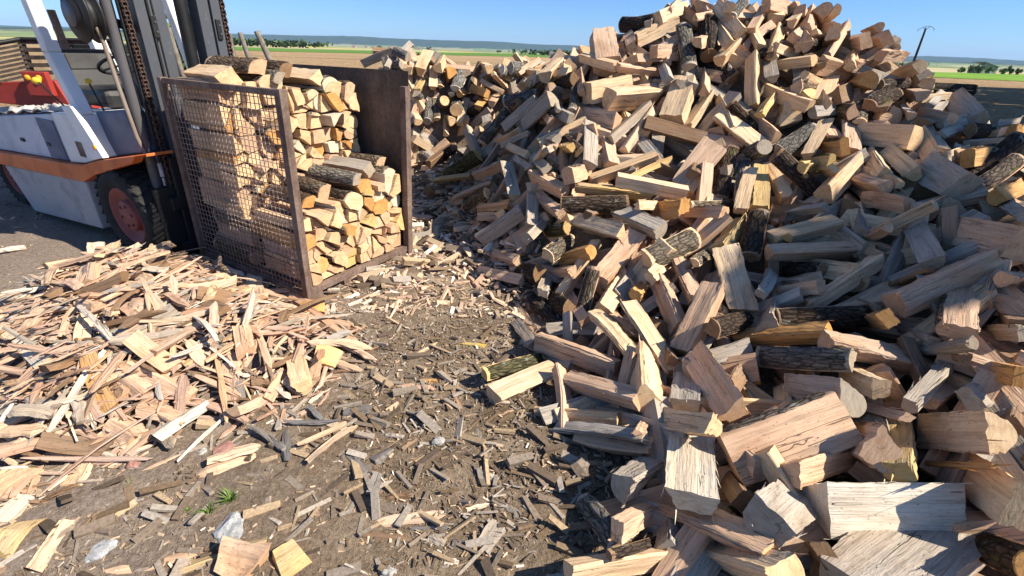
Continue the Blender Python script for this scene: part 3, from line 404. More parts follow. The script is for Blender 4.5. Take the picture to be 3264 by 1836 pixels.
([-0.909,6.698,1.109],[-0.967,7.035,1.219],[0.08,-0.3,0.95],0.097,0.080,'b','g',0,'greyish bark-sided log standing steeply, on the low back heap'),
([-0.79,6.639,1.132],[-0.715,6.99,1.154],[0.64,-0.18,0.74],0.084,0.048,'r','o',0,'orange brown split log rising rightward, on the low back heap'),
([-1.317,6.33,0.811],[-1.466,6.761,0.861],[-0.39,-0.23,0.89],0.125,0.064,'w','c',0,'cream wedge log falling rightward, on the back heap behind the sheet'),
([-0.909,6.503,0.802],[-1.031,6.905,0.795],[-0.8,-0.23,0.55],0.130,0.083,'w','c',0,'left-hand cream wedge log falling rightward, on the low back heap'),
([-0.336,6.416,1.049],[-0.278,6.849,1.102],[0.9,-0.17,0.41],0.104,0.075,'w','p',0,"pinkish brown wedge log rising rightward, on the heap's upper left shoulder"),
([-0.813,6.724,0.573],[-0.689,6.531,0.851],[0.03,-0.82,-0.58],0.085,0.067,'r','p',0,'pinkish brown split log standing steeply, on the low back heap'),
([-0.072,5.253,1.094],[0.012,4.926,1.219],[-0.82,-0.38,-0.43],0.062,0.040,'r','d',0,"thin dark brown split log rising rightward, on the heap's upper left shoulder"),
([0.237,4.618,1.16],[0.292,4.192,1.121],[-0.93,-0.15,0.34],0.068,0.048,'r','p',0,"thin pinkish brown split log falling rightward, on the heap's upper left shoulder"),
([0.342,4.523,1.304],[0.344,4.172,1.221],[-0.22,-0.23,0.95],0.051,0.032,'w','g',0,"thin greyish wedge log standing steeply, on the heap's upper left shoulder"),
([0.413,4.607,1.31],[0.333,4.277,1.19],[0.46,-0.4,0.79],0.056,0.032,'r','d',0,"thin dark brown split log standing steeply, on the heap's upper left shoulder"),
([0.151,4.092,0.837],[0.243,3.683,0.83],[-0.6,-0.15,0.78],0.078,0.058,'r','g',0,"greyish split log falling rightward, on the heap's shaded left flank"),
([0.24,3.763,0.952],[0.397,4.086,0.965],[0.82,-0.42,0.4],0.054,0.042,'r','g',0,"right-hand thin greyish split log rising rightward, on the heap's shaded left flank"),
([0.339,4.066,0.918],[0.418,3.701,0.996],[-0.98,-0.22,-0.01],0.084,0.058,'w','y',0,"yellowish wedge log lying level, on the heap's shaded left flank"),
([0.396,4.119,1.019],[0.503,3.682,0.958],[-0.77,-0.27,0.57],0.105,0.099,'b','d',0,"dark brown bark-sided log falling rightward, on the heap's sunny left face"),
([-0.011,3.774,0.565],[-0.093,4.232,0.741],[0.15,-0.33,0.93],0.113,0.067,'q','g',0,"greyish half-round log standing steeply, on the heap's shaded left flank"),
([0.13,3.834,0.744],[0.372,3.466,0.705],[-0.72,-0.52,0.46],0.121,0.085,'w','p',0,"left-hand pinkish brown wedge log falling rightward, on the heap's shaded left flank"),
([-0.642,4.622,0.258],[-0.229,4.474,0.484],[-0.23,-0.95,-0.2],0.080,0.060,'w','p',0,"pinkish brown wedge log rising rightward, on the heap's shaded left flank"),
([-0.511,4.448,0.234],[-0.258,4.17,0.48],[-0.71,-0.7,-0.07],0.109,0.094,'b','c',0,"cream bark-sided log rising rightward, on the heap's shaded left flank"),
([-0.034,3.817,0.483],[-0.336,4.113,0.345],[-0.73,-0.65,0.2],0.078,0.049,'w','p',0,"pinkish brown wedge log lying level, on the heap's shaded left flank"),
([-1.445,6.529,0.394],[-1.177,6.301,0.315],[-0.53,-0.76,0.38],0.114,0.093,'b','g',0,"greyish bark-sided log falling rightward, on the heap's shaded left flank"),
([-1.39,6.327,0.586],[-1.209,6.588,0.417],[0.72,-0.65,-0.24],0.097,0.067,'r','c',0,"cream split log falling rightward, on the heap's shaded left flank"),
([0.199,3.727,0.61],[0.347,3.307,0.584],[-0.37,-0.19,0.91],0.070,0.051,'r','p',0,"thin pinkish brown split log falling rightward, on the heap's shaded left flank"),
([0.12,3.869,0.793],[-0.006,4.206,0.802],[-0.84,-0.32,0.44],0.048,0.029,'r','g',0,"thin greyish split log falling rightward, on the heap's shaded left flank"),
([-1.14,6.08,0.298],[-0.772,5.89,0.569],[-0.32,-0.92,-0.22],0.110,0.096,'b','d',0,"dark brown bark-sided log rising rightward, on the heap's shaded left flank"),
]
FILL=[
([1.2,1.1,0.21],[0.85,0.96,0.06],[-0.33,-0.15,0.93],0.09,0.07,'rp'),
([2.17,2.62,0.6],[2.29,3.05,0.79],[-0.96,0.21,0.16],0.10,0.07,'wc'),
([0.84,1.94,0.22],[1.26,2.04,0.31],[-0.25,0.11,0.96],0.11,0.07,'wg'),
([0.92,1.64,0.21],[0.48,1.55,0.09],[-0.25,-0.03,0.97],0.08,0.07,'wp'),
([0.68,1.2,0.03],[0.7,1.66,0.22],[0.4,-0.39,0.83],0.11,0.09,'rg'),
([0.79,1.4,0.08],[1.11,1.43,0.38],[-0.09,-0.98,0.19],0.11,0.07,'rp'),
([2.42,1.62,0.74],[2.21,2.08,0.63],[-0.79,-0.23,0.57],0.11,0.08,'wp'),
([1.98,3.64,0.93],[1.98,3.26,0.76],[-0.38,-0.39,0.84],0.09,0.07,'rc'),
([0.96,4.07,1.08],[1.14,3.69,0.89],[-0.92,-0.37,-0.11],0.08,0.07,'wg'),
([2.21,2.53,0.61],[2.08,2.92,0.63],[-0.91,-0.31,0.26],0.09,0.06,'rp'),
([3.09,3.74,1.21],[3.09,3.35,1.04],[-0.86,-0.2,0.46],0.11,0.08,'wp'),
([1.99,1.36,0.46],[2.02,1.83,0.56],[-1.0,0.07,-0.03],0.11,0.09,'wp'),
([0.42,3.22,0.31],[-0.01,3.26,0.11],[-0.38,-0.57,0.73],0.11,0.07,'wc'),
([2.07,2.09,0.57],[1.73,2.25,0.36],[-0.33,-0.93,-0.16],0.10,0.07,'rp'),
([-1.34,6.4,0.22],[-1.47,6.51,0.67],[0.57,-0.75,0.33],0.11,0.07,'wc'),
([1.73,1.01,0.29],[1.3,1.06,0.12],[-0.28,-0.86,0.43],0.10,0.07,'rp'),
([0.25,3.79,0.71],[0.01,3.75,0.39],[0.22,-0.97,-0.07],0.12,0.09,'qg'),
([2.53,3.41,1.07],[2.19,3.4,0.82],[-0.15,-0.96,0.23],0.09,0.06,'rg'),
([-1.39,6.4,0.52],[-1.4,6.7,0.83],[0.6,-0.56,0.57],0.10,0.07,'qg'),
([-0.35,4.53,0.24],[-0.74,4.54,0.04],[0.11,-0.95,-0.28],0.12,0.08,'wp'),
([1.6,2.24,0.51],[1.3,2.45,0.19],[-0.76,-0.06,0.65],0.08,0.05,'rg'),
([0.97,1.23,0.29],[0.88,1.67,0.18],[-0.31,0.17,0.94],0.10,0.07,'wp'),
([2.68,3.4,1.03],[2.29,3.28,0.89],[0.25,-0.96,0.09],0.08,0.07,'rc'),
([-0.53,6.99,1.51],[-0.72,6.88,1.14],[0.17,-0.96,0.2],0.09,0.07,'wd'),
([2.4,3.08,0.77],[2.17,2.72,0.71],[0.45,-0.44,0.78],0.12,0.08,'qg'),
([1.92,1.84,0.45],[2.27,1.95,0.7],[-0.61,0.17,0.78],0.10,0.09,'qc'),
([-0.17,3.81,0.22],[-0.1,3.35,0.05],[0.74,-0.14,0.66],0.08,0.06,'wp'),
([3.0,4.46,1.61],[2.58,4.49,1.67],[-0.08,-0.99,-0.08],0.07,0.04,'wd'),
([1.02,3.7,0.89],[0.6,3.82,0.89],[-0.11,-0.48,0.87],0.12,0.09,'wc'),
([0.42,3.95,0.97],[0.17,3.84,0.66],[-0.24,-0.84,0.49],0.12,0.08,'wp'),
([0.91,1.83,0.29],[1.13,2.17,0.23],[0.8,-0.44,0.4],0.09,0.06,'wg'),
([-0.33,3.97,0.3],[0.14,3.8,0.38],[-0.21,-0.82,-0.53],0.08,0.06,'wp'),
([1.37,1.81,0.21],[1.15,1.44,0.35],[0.19,0.23,0.95],0.08,0.05,'wc'),
([1.0,1.01,0.11],[1.05,1.43,0.28],[-0.7,-0.19,0.69],0.09,0.08,'wp'),
([0.66,3.95,1.1],[0.3,4.11,0.95],[-0.53,-0.64,0.56],0.11,0.09,'wc'),
([1.66,1.11,0.24],[1.32,0.82,0.11],[0.26,-0.64,0.73],0.08,0.06,'wg'),
([3.64,4.57,1.36],[3.41,4.28,1.59],[0.32,-0.73,-0.6],0.12,0.10,'qg'),
([-1.33,6.52,0.19],[-0.96,6.57,0.52],[0.01,-0.99,0.14],0.11,0.10,'rp'),
([-1.52,6.31,0.49],[-1.54,6.67,0.8],[-0.49,-0.59,0.64],0.10,0.09,'qp'),
([0.85,1.2,0.07],[0.6,0.88,0.03],[0.04,-0.24,0.97],0.12,0.09,'rg'),
([1.46,3.01,0.71],[1.13,3.0,0.32],[-0.67,-0.46,0.58],0.08,0.07,'rp'),
([2.25,3.67,0.99],[2.43,3.28,0.94],[-0.41,-0.31,0.86],0.09,0.07,'wp'),
([0.63,1.36,0.09],[0.71,1.81,0.18],[-0.38,-0.11,0.92],0.10,0.08,'rp'),
([1.6,1.12,0.17],[1.83,1.33,0.45],[-0.56,-0.37,0.74],0.12,0.08,'wg'),
([1.41,3.35,0.51],[1.43,3.53,0.94],[0.44,-0.84,0.33],0.11,0.09,'qp'),
([1.94,2.32,0.58],[1.91,2.8,0.42],[-0.81,0.14,0.57],0.12,0.10,'rc'),
([1.22,4.41,1.41],[0.77,4.37,1.34],[0.18,-0.67,-0.72],0.12,0.08,'qp'),
([2.49,2.41,0.78],[2.88,2.49,0.93],[-0.05,-0.81,0.58],0.09,0.07,'wd'),
([0.76,3.67,0.87],[0.74,4.07,1.07],[0.43,-0.4,0.81],0.11,0.08,'rp'),
([1.84,1.38,0.4],[1.81,0.97,0.27],[-0.74,-0.14,0.66],0.10,0.07,'rg'),
([-1.8,6.48,0.53],[-1.4,6.52,0.85],[0.08,-1.0,0.01],0.12,0.08,'qg'),
([2.49,2.89,0.78],[2.78,2.67,0.99],[-0.63,-0.09,0.77],0.09,0.07,'qg'),
([1.31,1.57,0.29],[0.81,1.62,0.24],[-0.12,-0.24,0.96],0.09,0.06,'wc'),
([2.01,2.99,0.64],[2.3,2.58,0.65],[-0.75,-0.55,-0.37],0.09,0.05,'qp'),
([0.33,1.6,0.03],[0.63,1.43,0.14],[-0.58,-0.8,0.17],0.10,0.08,'wp'),
([1.58,3.51,0.89],[1.89,3.77,0.87],[0.63,-0.71,0.31],0.08,0.07,'rg'),
([0.5,3.78,0.76],[0.42,3.39,0.56],[0.57,-0.46,0.68],0.08,0.06,'rp'),
([0.68,2.6,0.25],[0.92,2.97,0.32],[0.41,-0.43,0.8],0.12,0.09,'rg'),
([2.84,4.08,1.28],[3.04,4.33,1.58],[-0.81,-0.06,0.58],0.07,0.06,'wg'),
([3.77,3.68,1.14],[3.82,4.19,1.25],[-0.93,0.01,0.38],0.09,0.06,'wp'),
([0.98,1.26,0.34],[1.2,0.93,0.03],[-0.15,-0.74,0.65],0.10,0.07,'wc'),
([1.67,4.47,1.42],[1.92,4.08,1.25],[-0.08,-0.43,0.9],0.11,0.07,'qg'),
([-1.49,6.91,1.49],[-1.49,6.64,1.13],[-0.03,-0.8,0.6],0.08,0.05,'wp'),
([-1.31,6.68,0.89],[-1.54,6.74,1.31],[-0.38,-0.92,-0.08],0.10,0.08,'rc'),
([-1.84,6.74,0.46],[-1.81,6.29,0.61],[0.6,-0.22,-0.77],0.11,0.08,'wp'),
([-1.85,6.78,1.11],[-1.76,6.54,0.79],[-0.7,-0.65,0.28],0.12,0.08,'rg'),
([1.66,1.27,0.23],[1.97,1.51,0.54],[-0.51,-0.34,0.79],0.08,0.05,'qp'),
([0.28,1.63,0.03],[0.27,2.01,0.14],[-0.06,-0.64,0.77],0.08,0.06,'wp'),
([-0.69,7.05,1.43],[-1.09,7.06,1.44],[-0.01,-0.74,0.67],0.08,0.06,'rp'),
([0.17,1.73,0.03],[0.61,1.89,0.09],[0.07,-0.67,0.74],0.09,0.07,'rg'),
([2.14,2.61,0.64],[2.14,3.11,0.68],[-0.52,-0.07,0.85],0.11,0.08,'wg'),
([0.29,7.18,1.56],[-0.01,6.85,1.39],[0.79,-0.57,-0.25],0.09,0.07,'wp'),
([-0.11,6.64,1.02],[-0.05,6.95,1.37],[0.57,-0.66,0.49],0.08,0.06,'wg'),
([2.05,3.04,0.75],[1.71,3.28,0.62],[-0.57,-0.82,-0.01],0.12,0.10,'qd'),
([0.4,3.7,0.72],[0.67,3.86,0.99],[0.48,-0.88,0.0],0.12,0.08,'wc'),
([2.82,3.83,1.27],[3.33,3.85,1.19],[-0.11,-0.54,-0.83],0.09,0.07,'wp'),
([-0.13,5.31,1.14],[0.27,5.13,1.38],[-0.47,-0.88,0.11],0.12,0.11,'wg'),
([1.36,4.03,1.04],[1.83,3.82,1.03],[-0.39,-0.88,-0.26],0.11,0.09,'wp'),
([-1.98,6.9,1.27],[-1.61,6.7,1.33],[-0.49,-0.79,0.37],0.11,0.07,'rg'),
([2.66,3.97,1.19],[2.88,4.2,1.46],[0.2,-0.82,0.54],0.09,0.05,'rp'),
([1.39,2.78,0.35],[1.15,2.32,0.37],[0.59,-0.27,0.76],0.12,0.10,'wp'),
([2.12,3.41,0.86],[1.86,3.04,0.63],[0.53,-0.67,0.52],0.09,0.08,'rd'),
([1.75,2.13,0.44],[2.16,2.3,0.55],[-0.17,-0.21,0.96],0.09,0.06,'rp'),
([1.03,5.0,1.73],[1.14,4.55,1.6],[-0.69,-0.36,0.62],0.11,0.09,'rp'),
([-1.87,6.9,1.4],[-2.01,6.7,0.95],[0.22,-0.92,0.34],0.12,0.09,'wp'),
([0.6,4.1,1.12],[0.21,4.05,0.93],[0.32,-0.82,-0.48],0.12,0.09,'rc'),
([1.89,1.1,0.35],[1.94,1.5,0.46],[-0.98,0.16,-0.08],0.12,0.08,'wg'),
([1.46,1.34,0.36],[1.69,1.65,0.27],[0.2,0.14,0.97],0.11,0.09,'wg'),
([1.02,2.54,0.38],[0.69,2.47,0.11],[-0.27,-0.79,0.55],0.07,0.04,'rg'),
([0.67,2.38,0.18],[0.33,2.11,0.03],[-0.24,-0.25,0.94],0.08,0.06,'wp'),
([0.85,2.59,0.2],[0.71,2.98,0.36],[-0.77,-0.45,0.45],0.12,0.11,'rc'),
([0.3,5.18,1.63],[0.7,4.93,1.58],[-0.37,-0.73,0.57],0.07,0.05,'qg'),
([1.85,3.06,0.62],[2.28,3.21,0.85],[0.11,-0.91,0.39],0.10,0.08,'wp'),
([0.64,1.94,0.28],[0.52,1.68,0.03],[-0.84,-0.2,0.51],0.07,0.06,'rp'),
([-1.39,6.54,0.56],[-1.58,6.25,0.18],[-0.41,-0.61,0.67],0.12,0.10,'rp'),
([0.27,3.48,0.5],[-0.07,3.59,0.19],[0.29,-0.77,-0.58],0.07,0.06,'wp'),
([0.65,3.93,1.12],[0.26,4.2,0.96],[-0.56,-0.41,0.71],0.11,0.09,'wp'),
([1.21,4.66,1.63],[1.53,4.88,1.81],[-0.23,-0.38,0.9],0.12,0.08,'rg'),
([0.51,1.86,0.1],[0.62,2.29,0.16],[-0.48,-0.01,0.88],0.08,0.07,'wp'),
([2.21,1.32,0.54],[1.93,1.71,0.51],[-0.75,-0.58,-0.32],0.09,0.05,'rp'),
([0.38,3.94,0.94],[0.45,3.62,0.67],[-0.86,-0.43,0.28],0.09,0.08,'rp'),
([-0.23,4.22,0.3],[-0.02,4.18,0.68],[-0.32,-0.94,0.09],0.11,0.08,'wp'),
([2.4,2.46,0.97],[2.42,2.22,0.53],[-0.24,-0.86,0.45],0.08,0.06,'wd'),
([0.39,1.16,0.03],[0.87,1.29,0.1],[0.2,-0.95,0.25],0.12,0.09,'wp'),
([-0.1,4.25,0.64],[0.09,4.54,0.89],[0.79,-0.6,0.11],0.08,0.07,'rg'),
([-0.4,4.9,0.5],[-0.18,5.12,0.78],[-0.13,-0.72,0.68],0.08,0.06,'wp'),
([1.76,4.79,1.88],[1.54,5.17,2.07],[-0.85,-0.52,0.09],0.08,0.06,'rd'),
([2.42,2.69,0.92],[2.29,2.41,0.52],[-0.83,-0.3,0.47],0.10,0.06,'wp'),
([3.14,3.38,1.14],[2.92,2.99,0.92],[-0.75,0.06,0.66],0.10,0.09,'wg'),
([1.51,3.63,0.77],[1.09,3.72,0.91],[-0.34,-0.82,-0.45],0.10,0.08,'rd'),
([0.37,2.27,0.03],[0.36,2.44,0.23],[0.43,-0.82,0.38],0.07,0.05,'wg'),
([2.46,2.55,0.77],[2.22,2.98,0.71],[-0.72,-0.32,0.61],0.11,0.07,'rc'),
([1.0,3.94,0.99],[0.53,3.99,1.1],[-0.11,-0.99,-0.03],0.10,0.07,'rp'),
([2.01,2.95,0.68],[2.34,3.15,0.8],[-0.14,-0.35,0.93],0.09,0.07,'wg'),
([2.35,2.07,0.71],[2.25,1.65,0.65],[-0.93,0.28,-0.25],0.12,0.08,'wp'),
([1.86,4.78,1.97],[2.28,5.04,1.98],[0.35,-0.53,-0.78],0.10,0.07,'rp'),
([2.56,2.24,0.81],[2.22,1.91,0.68],[-0.17,-0.21,0.96],0.11,0.10,'wp'),
([1.03,2.84,0.55],[0.78,2.83,0.14],[-0.56,-0.75,0.36],0.12,0.11,'rc'),
([0.4,3.7,0.64],[0.53,3.91,1.06],[0.27,-0.89,0.36],0.08,0.07,'rd'),
([-0.49,4.02,0.03],[-0.22,4.11,0.35],[-0.64,-0.55,0.53],0.08,0.06,'qp'),
([1.36,4.72,1.41],[1.36,4.21,1.46],[-0.86,0.05,0.51],0.09,0.08,'wg'),
([0.57,4.39,1.24],[0.8,4.0,1.18],[-0.82,-0.42,-0.39],0.08,0.06,'rg'),
([2.51,4.14,1.25],[2.43,3.68,1.13],[-0.83,-0.0,0.56],0.12,0.08,'wp'),
([2.14,2.3,0.54],[2.47,2.2,0.86],[-0.25,-0.97,-0.05],0.12,0.09,'rg'),
([3.15,4.63,1.64],[2.81,4.31,1.63],[0.65,-0.68,-0.33],0.08,0.06,'rp'),
([0.74,3.8,0.88],[1.14,3.73,0.92],[-0.16,-0.98,-0.15],0.07,0.05,'rp'),
([2.06,1.86,0.55],[2.09,1.35,0.53],[-0.75,-0.08,0.66],0.07,0.07,'rd'),
([-0.01,3.87,0.43],[0.33,3.71,0.77],[-0.37,-0.93,-0.05],0.09,0.08,'qp'),
([2.06,1.73,0.49],[2.13,2.15,0.67],[-0.05,-0.39,0.92],0.10,0.06,'rg'),
([1.32,4.58,1.61],[1.35,4.97,1.83],[-0.15,-0.47,0.87],0.10,0.06,'wp'),
([-2.06,6.46,0.15],[-1.87,6.57,0.52],[-0.24,-0.89,0.37],0.07,0.05,'rp'),
([0.88,3.59,0.86],[1.24,3.55,0.68],[-0.4,-0.66,-0.63],0.08,0.05,'wg'),
([0.77,1.43,0.19],[0.48,1.75,0.03],[-0.78,-0.57,0.27],0.12,0.08,'rg'),
([2.65,4.47,1.85],[2.84,4.89,1.75],[-0.6,0.08,-0.8],0.12,0.08,'wp'),
([3.0,3.16,1.15],[3.02,3.54,0.97],[-0.79,0.3,0.53],0.12,0.10,'wp'),
([1.83,4.17,1.39],[1.53,4.09,1.0],[-0.71,-0.35,0.61],0.12,0.09,'qg'),
([0.55,0.91,0.03],[0.77,1.12,0.15],[-0.66,-0.3,0.69],0.09,0.07,'rp'),
([-2.16,6.97,1.45],[-1.71,6.94,1.62],[0.08,-0.91,-0.4],0.11,0.08,'rg'),
([1.98,4.59,1.73],[2.3,4.85,1.93],[0.17,-0.73,0.66],0.08,0.07,'rp'),
([0.89,2.52,0.2],[1.2,2.76,0.46],[0.46,-0.85,0.25],0.09,0.08,'qd'),
([1.79,1.36,0.31],[1.85,1.82,0.51],[-0.72,-0.19,0.67],0.07,0.06,'wd'),
([2.94,4.56,1.59],[3.32,4.6,1.82],[0.3,-0.89,-0.34],0.10,0.07,'rg'),
([3.58,4.19,1.4],[3.26,3.92,1.23],[-0.46,-0.02,0.89],0.08,0.07,'wg'),
([0.17,5.07,1.35],[0.44,5.13,1.65],[-0.24,-0.89,0.39],0.11,0.07,'rp'),
([0.64,2.9,0.18],[0.64,2.47,0.18],[-0.65,-0.0,0.76],0.08,0.06,'wp'),
([0.88,4.41,1.43],[0.4,4.48,1.3],[-0.2,-0.96,0.17],0.11,0.08,'wd'),
([1.25,2.54,0.34],[1.64,2.34,0.39],[-0.43,-0.68,0.59],0.12,0.10,'wd'),
([3.23,4.32,1.5],[2.83,4.43,1.63],[-0.3,-0.95,-0.12],0.12,0.07,'wg'),
([0.77,5.0,1.7],[0.58,4.7,1.49],[0.15,-0.61,0.78],0.07,0.05,'wp'),
([0.08,3.4,0.22],[-0.07,3.76,0.33],[-0.23,-0.36,0.9],0.08,0.07,'qp'),
([1.05,4.5,1.44],[0.92,4.82,1.7],[-0.85,-0.5,0.17],0.08,0.05,'wp'),
]
